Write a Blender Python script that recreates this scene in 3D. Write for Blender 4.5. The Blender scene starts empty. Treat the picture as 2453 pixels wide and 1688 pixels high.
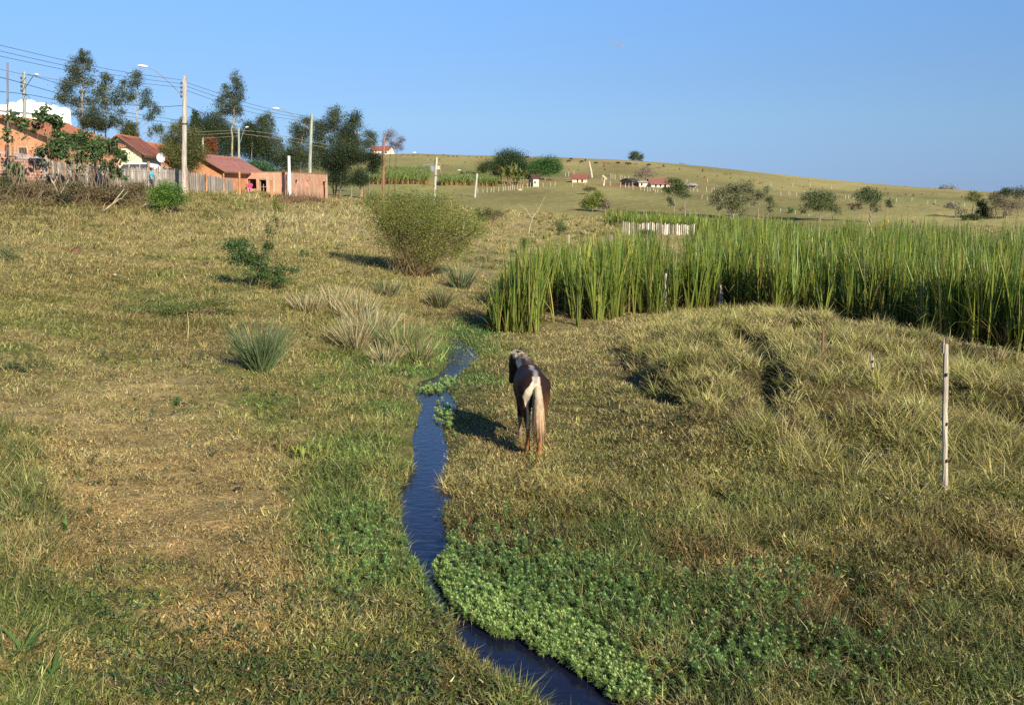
import bpy, bmesh, math, random
import numpy as np
from mathutils import Vector, Matrix

rng = np.random.default_rng(7)
random.seed(7)
scene = bpy.context.scene
COL = scene.collection
R = math.radians

# ------------------------------------------------------------------ camera
CAM_H = 4.2                     # eye height above the stream, standing on the bridge
F = 2333.0                      # focal length in photo pixels (photo 2453 x 1688)
CX, CY = 1226.5, 844.0
HOR = 465.0                     # eye level row
PITCH = math.atan((CY - HOR) / F)
CP, SP = math.cos(PITCH), math.sin(PITCH)
cam_d = bpy.data.cameras.new('camera')
cam = bpy.data.objects.new('camera', cam_d)
COL.objects.link(cam)
cam.location = (0, 0, CAM_H)
cam.rotation_euler = (math.pi / 2 - PITCH, 0, 0)
cam_d.sensor_fit = 'HORIZONTAL'
cam_d.sensor_width = 36.0
cam_d.lens = 36.0 * F / 2453.0
cam_d.clip_start = 0.1
cam_d.clip_end = 6000
scene.camera = cam


def pt(px, row, Y):
    """world point at ground distance Y that a photo position looks at"""
    xc = (px - CX) / F
    yc = -(row - CY) / F
    dy = CP + yc * SP
    dz = -SP + yc * CP
    t = Y / dy
    return np.array([xc * t, Y, CAM_H + dz * t])


def slope_of(row):
    yc = -(row - CY) / F
    return (-SP + yc * CP) / (CP + yc * SP)


def xslope(px, row):
    yc = -(row - CY) / F
    return (px - CX) / F / (CP + yc * SP)


def to_px(P):
    P = np.asarray(P, float)
    x, y, z = P[..., 0], P[..., 1], P[..., 2] - CAM_H
    d = y * CP - z * SP
    u = y * SP + z * CP
    d = np.maximum(d, 1e-3)
    return CX + F * x / d, CY - F * u / d


# ------------------------------------------------------------------ noise
def _hash(ix, iy, seed):
    n = (ix.astype(np.int64) * 374761393 + iy.astype(np.int64) * 668265263 + seed * 1442695041) & 0xffffffff
    n = ((n ^ (n >> 13)) * 1274126177) & 0xffffffff
    n = n ^ (n >> 16)
    return (n & 0xffffff) / float(0xffffff)


def vnoise(x, y, seed=0):
    x = np.asarray(x, float); y = np.asarray(y, float)
    ix = np.floor(x); iy = np.floor(y)
    fx = x - ix; fy = y - iy
    fx = fx * fx * (3 - 2 * fx); fy = fy * fy * (3 - 2 * fy)
    a = _hash(ix, iy, seed); b = _hash(ix + 1, iy, seed)
    c = _hash(ix, iy + 1, seed); d = _hash(ix + 1, iy + 1, seed)
    return (a + (b - a) * fx) * (1 - fy) + (c + (d - c) * fx) * fy


def fbm(x, y, seed=0, oct=3):
    s = 0.0; a = 0.5; t = 0.0
    for k in range(oct):
        s = s + a * vnoise(x * 2 ** k, y * 2 ** k, seed + k * 17)
        t += a; a *= 0.5
    return s / t


# ------------------------------------------------------------------ terrain
def zrow(row, Y):
    return CAM_H + slope_of(row) * Y


ctrl = []        # (px, Y, z)


def cr(px, *rows):
    for row, Y in rows:
        ctrl.append((px, Y, zrow(row, Y)))


def cz(px, *zs):
    for z, Y in zs:
        ctrl.append((px, Y, z))


cz(-400, (.5, 4), (.6, 12), (1.2, 25), (2.6, 42), (5.2, 62), (6.0, 90), (6.5, 160), (9, 300), (12, 520), (0, 900), (-20, 3000))
cz(0, (.4, 4), (.4, 7.5), (.42, 10.5), (.5, 16), (.9, 23), (1.66, 32), (2.67, 42), (3.87, 52), (5.4, 62), (5.7, 75), (5.9, 95), (6, 160), (9, 300), (12, 520), (0, 900), (-20, 3000))
cz(300, (.3, 4), (.3, 7.6), (.26, 11), (.25, 14.5), (.25, 17.5), (.45, 20), (.6, 25), (1.0, 32), (1.8, 43), (2.95, 53), (4.07, 62), (4.95, 70), (5.1, 90), (5.2, 160), (9, 300), (12, 520), (0, 900), (-20, 3000))
cz(700, (.15, 4), (.13, 8), (.1, 11.5), (.12, 15), (.2, 21.5), (.5, 26), (.9, 33), (1.6, 46), (2.7, 65), (3.9, 92), (4.1, 110), (4.6, 160), (9, 300), (14, 520), (2, 900), (-20, 3000))
cz(880, (1.2, 46), (2.3, 75), (3.3, 110), (3.8, 160), (6.2, 220), (13, 320), (22.3, 480), (22.5, 520), (18, 700), (0, 1500))
cz(1000, (.05, 4), (.03, 8.2), (.04, 11.7), (.04, 18), (.06, 25), (.2, 30), (.5, 37), (1.2, 52), (2.1, 75), (2.8, 110), (3.0, 160), (6.2, 220), (13, 320), (23.2, 480), (23.5, 530), (19, 700), (0, 1500), (-20, 3000))
cz(1300, (.05, 4), (.05, 8.2), (.06, 12), (.08, 18), (.08, 25), (0, 31), (.2, 45), (.6, 62), (.95, 80), (1.7, 98), (1.9, 106), (1.2, 130), (1.8, 150), (2.7, 170), (4.7, 210), (9.8, 300), (22.2, 500), (22.3, 540), (18, 700), (0, 1500), (-20, 3000))
cz(1580, (.08, 4), (.1, 8.5), (.12, 12), (.15, 18), (.1, 25), (0, 31), (0, 45), (.4, 62), (.92, 80), (.9, 90), (.5, 105), (.75, 130), (1.6, 150), (2.6, 170), (3.95, 200), (6.5, 250), (10.2, 320), (19.6, 500), (19.6, 540), (15, 700), (0, 1500), (-20, 3000))
cz(1900, (.1, 4), (.12, 8.5), (.2, 12), (.35, 18), (.4, 24), (.05, 31), (0, 45), (-.1, 62), (0, 90), (.05, 130), (.5, 145), (1.15, 160), (1.85, 180), (3.1, 220), (5.4, 300), (12.9, 500), (12.9, 540), (9, 700), (-5, 1500), (-20, 3000))
cz(2300, (.1, 4), (.12, 8.5), (.2, 12), (.35, 18), (.3, 24), (0, 28), (0, 45), (-.1, 62), (0, 90), (0, 150), (1.0, 180), (2.15, 220), (4.0, 300), (5.9, 500), (5.9, 540), (3, 700), (-8, 1500), (-20, 3000))
cz(2900, (.1, 4), (.12, 8.5), (.2, 12), (.3, 18), (.1, 24), (0, 28), (0, 45), (0, 90), (0, 150), (.3, 220), (1.0, 350), (2.0, 500), (1, 700), (-8, 1500), (-20, 3000))
ctrl = np.array(ctrl)
_U = (ctrl[:, 0]) / 520.0
_V = np.log(ctrl[:, 1]) * 2.2
_Q = ctrl[:, 2] / ctrl[:, 1]
_c2 = 0.35 ** 2
_A = np.sqrt((_U[:, None] - _U[None]) ** 2 + (_V[:, None] - _V[None]) ** 2 + _c2)
_n = len(_U)
_M = np.zeros((_n + 1, _n + 1)); _M[:_n, :_n] = _A; _M[:_n, _n] = 1; _M[_n, :_n] = 1
_W = np.linalg.solve(_M, np.append(_Q, 0))
GU0, GU1, GUS = -1800.0, 4300.0, 20.0
GV0, GV1, GVS = math.log(2.0), math.log(3600.0), 0.02
gu = np.arange(GU0, GU1 + 1, GUS)
gv = np.arange(GV0, GV1 + GVS, GVS)
_uu = np.clip(gu, -400, 2900)[:, None] / 520.0
_vv = np.clip(gv, math.log(4.0), math.log(3000.0))[None] * 2.2
GQ = np.full((len(gu), len(gv)), _W[_n])
for k in range(_n):
    GQ += _W[k] * np.sqrt((_uu - _U[k]) ** 2 + (_vv - _V[k]) ** 2 + _c2)


def terr0(X, Y):
    X = np.asarray(X, float); Y = np.asarray(Y, float)
    Yc = np.maximum(Y, 2.05)
    u = (CX + F * X / Yc - GU0) / GUS
    v = (np.log(Yc) - GV0) / GVS
    u = np.clip(u, 0, len(gu) - 1.001); v = np.clip(v, 0, len(gv) - 1.001)
    i = u.astype(int); j = v.astype(int)
    fu = u - i; fv = v - j
    q = (GQ[i, j] * (1 - fu) + GQ[i + 1, j] * fu) * (1 - fv) + (GQ[i, j + 1] * (1 - fu) + GQ[i + 1, j + 1] * fu) * fv
    return q * Yc


# stream outline (photo positions of the water's edge, laid down on the water level)
SL = [(1075, 806), (1078, 845), (1072, 880), (1050, 903), (1008, 915), (998, 940), (1008, 960), (1018, 975), (1008, 1005), (996, 1048), (1000, 1085), (995, 1130), (962, 1178), (962, 1226), (968, 1275), (985, 1325), (1029, 1374), (1037, 1423), (1069, 1452), (1108, 1490), (1110, 1535), (1128, 1566), (1172, 1608), (1240, 1658), (1330, 1740), (1420, 1850), (1700, 2300)]
SR = [(1095, 806), (1140, 848), (1145, 858), (1112, 880), (1080, 912), (1062, 930), (1085, 960), (1085, 978), (1062, 995), (1050, 1030), (1066, 1075), (1060, 1120), (1056, 1150), (1052, 1176), (1095, 1192), (1056, 1210), (1047, 1245), (1062, 1295), (1066, 1330), (1034, 1361), (1059, 1400), (1076, 1440), (1118, 1477), (1187, 1517), (1243, 1527), (1292, 1564), (1343, 1580), (1378, 1608), (1421, 1632), (1445, 1660), (1540, 1740), (1650, 1850), (2200, 2300)]
WZ = -0.03


def on_level(px, row, z=WZ):
    Y = (z - CAM_H) / slope_of(row)
    return (xslope(px, row) * Y, Y)


stream = np.array([on_level(*p) for p in SL] + [on_level(*p) for p in reversed(SR)])


def poly_sd(P, X, Y):
    """signed distance to a closed outline, negative inside"""
    X = np.asarray(X, float); Y = np.asarray(Y, float)
    d2 = np.full(X.shape, 1e18); ins = np.zeros(X.shape, bool)
    n = len(P)
    for k in range(n):
        ax, ay = P[k]; bx, by = P[(k + 1) % n]
        ex, ey = bx - ax, by - ay
        L = ex * ex + ey * ey + 1e-12
        t = np.clip(((X - ax) * ex + (Y - ay) * ey) / L, 0, 1)
        d2 = np.minimum(d2, (X - ax - t * ex) ** 2 + (Y - ay - t * ey) ** 2)
        c = ((ay > Y) != (by > Y)) & (X < (bx - ax) * (Y - ay) / (by - ay + 1e-15) + ax)
        ins ^= c
    d = np.sqrt(d2)
    return np.where(ins, -d, d)


def stream_sd(X, Y):
    X = np.asarray(X, float); Y = np.asarray(Y, float)
    out = np.full(X.shape, 9.0)
    m = (Y < 32) & (np.abs(X) < 9)
    if m.any():
        out[m] = poly_sd(stream, X[m], Y[m])
    return out


GROOVES = [[(1455, 838), (1490, 872), (1520, 930), (1570, 975), (1655, 1015)], [(1745, 868), (1800, 905), (1842, 960), (1850, 1010), (1835, 1065)], [(1945, 1045), (1990, 1090), (2040, 1130), (2085, 1190)],
           [(1840, 880), (1900, 862), (1960, 885)], [(2330, 950), (2400, 985), (2440, 990)]]
GROOVES = [np.array([on_level(a, b, .12) for a, b in g]) for g in GROOVES]


PITS = [[(2270, 1290), (2330, 1322), (2390, 1350), (2450, 1365)], [(1990, 1462), (2040, 1490), (2070, 1530), (2095, 1560)], [(2030, 1440), (2060, 1425)], [(1250, 1190), (1262, 1196)], [(1395, 1245), (1412, 1250)], [(1830, 1330), (1850, 1338)], [(1700, 1190), (1730, 1215)], [(1900, 1590), (1930, 1600)]]
PITS = [np.array([on_level(a, b, .12) for a, b in g]) for g in PITS]


def pit_d(X, Y):
    X = np.asarray(X, float); Y = np.asarray(Y, float)
    out = np.full(X.shape, 9.0)
    m = (Y < 17) & (X > -1)
    if m.any(): out[m] = groove_d(X[m], Y[m], PITS)
    return out


def groove_d(X, Y, LINES=None):
    d2 = np.full(X.shape, 81.0)
    for P in (GROOVES if LINES is None else LINES):
        for (ax, ay), (bx, by) in zip(P[:-1], P[1:]):
            ex, ey = bx - ax, by - ay
            t = np.clip(((X - ax) * ex + (Y - ay) * ey) / (ex * ex + ey * ey), 0, 1)
            d2 = np.minimum(d2, (X - ax - t * ex) ** 2 + (Y - ay - t * ey) ** 2)
    return np.sqrt(d2)


def terr(X, Y):
    X = np.asarray(X, float); Y = np.asarray(Y, float)
    sh = X.shape
    X = np.atleast_1d(X).ravel(); Y = np.atleast_1d(Y).ravel()
    z = terr0(X, Y)
    amp = np.clip((Y - 4) / 30, 0.25, 1.0) * np.clip(300 / np.maximum(Y, 1), 0.3, 1)
    z = z + (fbm(X * .9, Y * .9, 3, 3) - .5) * .22 * amp + (fbm(X * .16, Y * .16, 9, 2) - .5) * .5 * np.clip((Y - 30) / 40, 0, 1)
    z = z + (vnoise(X * 3.1, Y * 3.1, 21) - .5) * .07 * np.clip(60 / np.maximum(Y, 1), 0, 1)
    s = stream_sd(X, Y)
    # bank falls to the water; bed below it
    k = np.clip((s + .02) / .55, 0, 1)
    k = k * k * (3 - 2 * k)
    z = np.where(s < .53, np.maximum(z, .03) * k + (1 - k) * .0 - np.clip(.10 - s, 0, .35) * .9, z)
    # tussock hummocks on the right bank
    px = CX + F * X / np.maximum(Y, 2)
    lim = np.interp(px, [1450, 1750, 2000, 2300, 2500], [30, 33, 28.5, 24.5, 22.5])
    m = np.clip((px - 1430) / 250, 0, 1) * np.clip((Y - 13.5) / 3, 0, 1) * np.clip((lim - Y) / 3.5, 0, 1)
    if m.any():
        gd = np.full(X.shape, 9.0)
        k_ = m > 0
        gd[k_] = groove_d(X[k_], Y[k_])
        z = z + m * (.14 + np.minimum(np.abs(fbm(X * .55 + 5, Y * .45, 31, 2) - .5) * 2.6, .44) + .2 * fbm(X * .3, Y * .3, 12, 2)) * (1 - .95 * np.exp(-(gd / .27) ** 2))
    z = z - .20 * np.exp(-(pit_d(X, Y) / .16) ** 2)
    return z.reshape(sh)


def gz(x, y):
    return float(terr(np.array([x]), np.array([y]))[0])


_YS = np.exp(np.linspace(math.log(4), math.log(1200), 1600))


def gnd(px, row):
    """first ground point a photo position looks at"""
    sx, sl = xslope(px, row), slope_of(row)
    zt = terr(sx * _YS, _YS)
    zr = CAM_H + sl * _YS
    k = np.nonzero(zr <= zt)[0]
    if len(k) == 0:
        y = 500.0
        return np.array([sx * y, y, gz(sx * y, y)])
    k = k[0]
    if k > 0:
        a, b = zr[k - 1] - zt[k - 1], zr[k] - zt[k]
        y = _YS[k - 1] + (_YS[k] - _YS[k - 1]) * a / (a - b + 1e-9)
    else:
        y = _YS[0]
    return np.array([sx * y, y, gz(sx * y, y)])


def onY(px, Y):
    """ground point at distance Y below a photo column"""
    x = (px - CX) / F * Y * 1.005
    for _ in range(3):
        z = gz(x, Y)
        d = Y * CP - (z - CAM_H) * SP
        x = (px - CX) / F * d
    return np.array([x, Y, gz(x, Y)])


# ------------------------------------------------------------------ object helpers
def tag(o, label=None, cat=None, group=None, kind=None):
    if label: o['label'] = label
    if cat: o['category'] = cat
    if group: o['group'] = group
    if kind: o['kind'] = kind
    return o


def link(o, parent=None):
    COL.objects.link(o)
    if parent is not None:
        o.parent = parent
    return o


def empty(name, loc, rz=0.0):
    o = bpy.data.objects.new(name, None)
    o.empty_display_size = .2
    o.location = loc
    o.rotation_euler = (0, 0, rz)
    return link(o)


def copy_tree(o, parent=None):
    c = o.copy()
    COL.objects.link(c)
    if parent is not None:
        c.parent = parent
    for ch in list(o.children):
        copy_tree(ch, c)
    return c


class Geo:
    """collects polygons with colours and makes ONE mesh object of them"""
    def __init__(self):
        self.v = []; self.t = []; self.c = []; self.n = 0

    def add(self, v, t, c):
        v = np.asarray(v, float).reshape(-1, 3); t = np.asarray(t, int).reshape(-1, 3)
        c = np.asarray(c, float)
        if c.ndim == 1:
            c = np.repeat(c[None], len(v), 0)
        self.v.append(v); self.t.append(t + self.n); self.c.append(c[:, :3])
        self.n += len(v)
        return self

    def quad(self, pts, c):
        return self.add(pts, [[0, 1, 2], [0, 2, 3]], np.array(c, float))

    def box(self, lo, hi, c):
        x0, y0, z0 = lo; x1, y1, z1 = hi
        v = [(x0, y0, z0), (x1, y0, z0), (x1, y1, z0), (x0, y1, z0), (x0, y0, z1), (x1, y0, z1), (x1, y1, z1), (x0, y1, z1)]
        q = [(0, 3, 2, 1), (4, 5, 6, 7), (0, 1, 5, 4), (1, 2, 6, 5), (2, 3, 7, 6), (3, 0, 4, 7)]
        t = []
        for a, b, cc, d in q:
            t += [(a, b, cc), (a, cc, d)]
        return self.add(v, t, np.array(c, float))

    def tube(self, path, rad, c, n=7, cap=True, c2=None, jit=0.0):
        path = np.asarray(path, float); m = len(path)
        rad = np.asarray(rad, float) * np.ones(m)
        tg = np.gradient(path, axis=0)
        tg /= np.linalg.norm(tg, axis=1)[:, None] + 1e-9
        ref = np.array([0, 1., 0]) if abs(tg[0, 1]) < .9 else np.array([1., 0, 0])
        V = []
        for i in range(m):
            a = np.cross(tg[i], ref); a /= np.linalg.norm(a) + 1e-9
            b = np.cross(tg[i], a)
            ang = np.arange(n) * 2 * math.pi / n
            rr = rad[i] * (1 + (rng.random(n) - .5) * jit)
            V.append(path[i] + (np.cos(ang) * rr)[:, None] * a + (np.sin(ang) * rr)[:, None] * b)
        V = np.concatenate(V)
        T = []
        for i in range(m - 1):
            for k in range(n):
                a, b = i * n + k, i * n + (k + 1) % n
                T += [(a, b, b + n), (a, b + n, a + n)]
        if cap:
            o = len(V)
            V = np.concatenate([V, path[:1], path[-1:]])
            for k in range(n):
                T += [(o, (k + 1) % n, k), (o + 1, (m - 1) * n + k, (m - 1) * n + (k + 1) % n)]
        C = np.repeat(np.array(c, float)[None], len(V), 0)
        if c2 is not None:
            f = np.repeat(np.linspace(0, 1, m), n)
            C[:m * n] = C[:m * n] * (1 - f[:, None]) + np.array(c2)[None] * f[:, None]
        return self.add(V, T, C)

    def build(self, name, mat, parent=None, smooth=False, origin=None):
        v = np.concatenate(self.v) if self.v else np.zeros((0, 3))
        t = np.concatenate(self.t); c = np.concatenate(self.c)
        o = mesh_np(name, v, t, c, mat, parent, smooth, origin)
        if len(v) < 4000 and not smooth:      # round things stay round, edges stay crisp
            o.data.set_sharp_from_angle(angle=R(38))
        return o


def mesh_np(name, v, t, c, mat, parent=None, smooth=False, origin=None):
    me = bpy.data.meshes.new(name)
    nv, nt = len(v), len(t)
    me.vertices.add(nv)
    me.vertices.foreach_set('co', np.ascontiguousarray(v, np.float32).ravel())
    me.loops.add(nt * 3)
    me.loops.foreach_set('vertex_index', np.ascontiguousarray(t, np.int32).ravel())
    me.polygons.add(nt)
    me.polygons.foreach_set('loop_start', np.arange(0, nt * 3, 3, dtype=np.int32))
    if c is not None:
        at = me.attributes.new('col', 'FLOAT_COLOR', 'POINT')
        cc = np.ones((nv, 4), np.float32); cc[:, :3] = c
        at.data.foreach_set('color', cc.ravel())
    me.update(calc_edges=True)
    if smooth:
        me.polygons.foreach_set('use_smooth', np.ones(nt, bool))
    me.materials.append(mat)
    o = bpy.data.objects.new(name, me)
    if origin is not None and parent is None:
        o.location = origin
    return link(o, parent)


# ------------------------------------------------------------------ materials
def new_mat(name):
    m = bpy.data.materials.new(name)
    m.use_nodes = True
    nt = m.node_tree
    nt.nodes.clear()
    out = nt.nodes.new('ShaderNodeOutputMaterial')
    return m, nt, out


def nd(nt, kind, **kw):
    n = nt.nodes.new(kind)
    for k, v in kw.items():
        if k in n.inputs:
            n.inputs[k].default_value = v
        else:
            setattr(n, k, v)
    return n


def mat_veg(name, transl=.3, rough=.5, spec=.25, var=.25):
    """leaves and blades: own colour per leaf, light shining through"""
    m, nt, out = new_mat(name)
    L = nt.links.new
    at = nd(nt, 'ShaderNodeAttribute', attribute_name='col')
    pr = nd(nt, 'ShaderNodeBsdfPrincipled')
    pr.inputs['Roughness'].default_value = rough
    pr.inputs['Specular IOR Level'].default_value = spec
    tr = nd(nt, 'ShaderNodeBsdfTranslucent')
    mx = nd(nt, 'ShaderNodeMixShader'); mx.inputs[0].default_value = transl
    L(at.outputs['Color'], pr.inputs['Base Color']); L(at.outputs['Color'], tr.inputs['Color'])
    L(pr.outputs[0], mx.inputs[1]); L(tr.outputs[0], mx.inputs[2]); L(mx.outputs[0], out.inputs[0])
    return m


def mat_col(name, rough=.7, spec=.3, nscale=6.0, namt=.25, bump=.0, metal=0.0, stretch=(1, 1, 1), bscale=None):
    """own colour from the mesh, broken up by weathering noise"""
    m, nt, out = new_mat(name)
    L = nt.links.new
    at = nd(nt, 'ShaderNodeAttribute', attribute_name='col')
    tc = nd(nt, 'ShaderNodeTexCoord')
    mp = nd(nt, 'ShaderNodeMapping'); mp.inputs['Scale'].default_value = stretch
    L(tc.outputs['Object'], mp.inputs[0])
    no = nd(nt, 'ShaderNodeTexNoise'); no.inputs['Scale'].default_value = nscale; no.inputs['Detail'].default_value = 5
    L(mp.outputs[0], no.inputs[0])
    mr = nd(nt, 'ShaderNodeMapRange'); mr.inputs[1].default_value = .3; mr.inputs[2].default_value = .7
    mr.inputs[3].default_value = 1 - namt; mr.inputs[4].default_value = 1 + namt
    L(no.outputs[0], mr.inputs[0])
    mu = nd(nt, 'ShaderNodeVectorMath', operation='SCALE')
    L(at.outputs['Color'], mu.inputs[0]); L(mr.outputs[0], mu.inputs['Scale'])
    pr = nd(nt, 'ShaderNodeBsdfPrincipled')
    pr.inputs['Roughness'].default_value = rough
    pr.inputs['Specular IOR Level'].default_value = spec
    pr.inputs['Metallic'].default_value = metal
    L(mu.outputs[0], pr.inputs['Base Color'])
    if bump:
        bp = nd(nt, 'ShaderNodeBump'); bp.inputs['Strength'].default_value = bump; bp.inputs['Distance'].default_value = .02
        nb = no
        if bscale:
            nb = nd(nt, 'ShaderNodeTexNoise'); nb.inputs['Scale'].default_value = bscale; L(mp.outputs[0], nb.inputs[0])
        L(nb.outputs[0], bp.inputs['Height']); L(bp.outputs[0], pr.inputs['Normal'])
    L(pr.outputs[0], out.inputs[0])
    return m


M_GRASS = mat_veg('grass_blades', .28, .55, .2)
M_REED = mat_veg('reed_blades', .25, .4, .35)
M_LEAF = mat_veg('tree_leaves', .25, .5, .3)
M_WOOD = mat_col('weathered_wood', .8, .2, 9, .35, .4, stretch=(1, 1, .15))
M_POST = mat_col('old_post_wood', .85, .15, 26, .5, .6, stretch=(1, 1, .06))
M_BARK = mat_col('bark', .85, .15, 5, .35, .4, stretch=(1, 1, .3))
M_CONC = mat_col('concrete', .8, .25, 3, .22, .2)
M_PAINT = mat_col('paint', .45, .4, 2, .12)
M_METAL = mat_col('metal', .35, .5, 2, .1, metal=.4)
M_EARTH = mat_col('red_earth', .95, .1, 5, .3, .6)
M_COAT = mat_col('animal_coat', .6, .15, 18, .22, .15)
M_CLOTH = mat_col('cloth', .85, .2, 9, .12)
# ------------------------------------------------------------------ sky and sun
SUN_EL = R(27)
SUN_TO = np.array([.50 * math.cos(SUN_EL), -.866 * math.cos(SUN_EL), math.sin(SUN_EL)])   # towards the sun
world = bpy.data.worlds.new('World'); scene.world = world
world.use_nodes = True
wn = world.node_tree
wn.nodes.clear()
sky = wn.nodes.new('ShaderNodeTexSky')
sky.sky_type = 'NISHITA'
sky.sun_disc = False
sky.sun_elevation = SUN_EL
sky.sun_rotation = math.atan2(SUN_TO[0], SUN_TO[1])
sky.altitude = 600
sky.air_density = 1.0
sky.dust_density = .0
sky.ozone_density = 3.0
bg = wn.nodes.new('ShaderNodeBackground')
bg.inputs['Strength'].default_value = .093
wo = wn.nodes.new('ShaderNodeOutputWorld')
# clear dry winter air: deeper blue than the standard sky towards the horizon
wtc = wn.nodes.new('ShaderNodeTexCoord'); wsp = wn.nodes.new('ShaderNodeSeparateXYZ')
wrp = wn.nodes.new('ShaderNodeValToRGB'); wmx = wn.nodes.new('ShaderNodeVectorMath'); wmx.operation = 'MULTIPLY'
wn.links.new(wtc.outputs['Generated'], wsp.inputs[0]); wn.links.new(wsp.outputs['Z'], wrp.inputs[0])
stops = [(0.0, .31, .45, 1.02), (.0107, .32, .46, .98), (.036, .41, .52, .93), (.0706, .54, .64, .92), (.113, .65, .73, .99), (.155, .74, .86, 1.13), (.187, .82, .96, 1.25), (.3, .80, .95, 1.30), (1.0, .75, .9, 1.25)]
er = wrp.color_ramp.elements
while len(er) < len(stops):
    er.new(.5)
for e, st in zip(er, stops):
    e.position = st[0]
for e, st in zip(er, stops):
    e.color = (st[1] / 1.42, st[2] / 1.35, st[3] / 1.4, 1)
wn.links.new(sky.outputs[0], wmx.inputs[0]); wn.links.new(wrp.outputs[0], wmx.inputs[1])
wn.links.new(wmx.outputs[0], bg.inputs[0]); wn.links.new(bg.outputs[0], wo.inputs[0])
sun_d = bpy.data.lights.new('sun', 'SUN')
sun_d.energy = 5.0
sun_d.angle = R(.53)
sun_d.color = (1.0, .88, .69)
sun = bpy.data.objects.new('sun', sun_d); COL.objects.link(sun)
sun.rotation_euler = Vector((-SUN_TO[0], -SUN_TO[1], -SUN_TO[2])).to_track_quat('-Z', 'Y').to_euler()
sun.location = (30, -40, 40)
scene.view_settings.view_transform = 'Standard'
scene.view_settings.look = 'None'
scene.view_settings.exposure = 0.75
scene.view_settings.gamma = 1
scene.cycles.use_denoising = False
scene.cycles.max_bounces = 5
scene.cycles.diffuse_bounces = 2
scene.cycles.glossy_bounces = 2
scene.cycles.transmission_bounces = 2
scene.cycles.transparent_max_bounces = 4
scene.cycles.sample_clamp_indirect = 4

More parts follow.
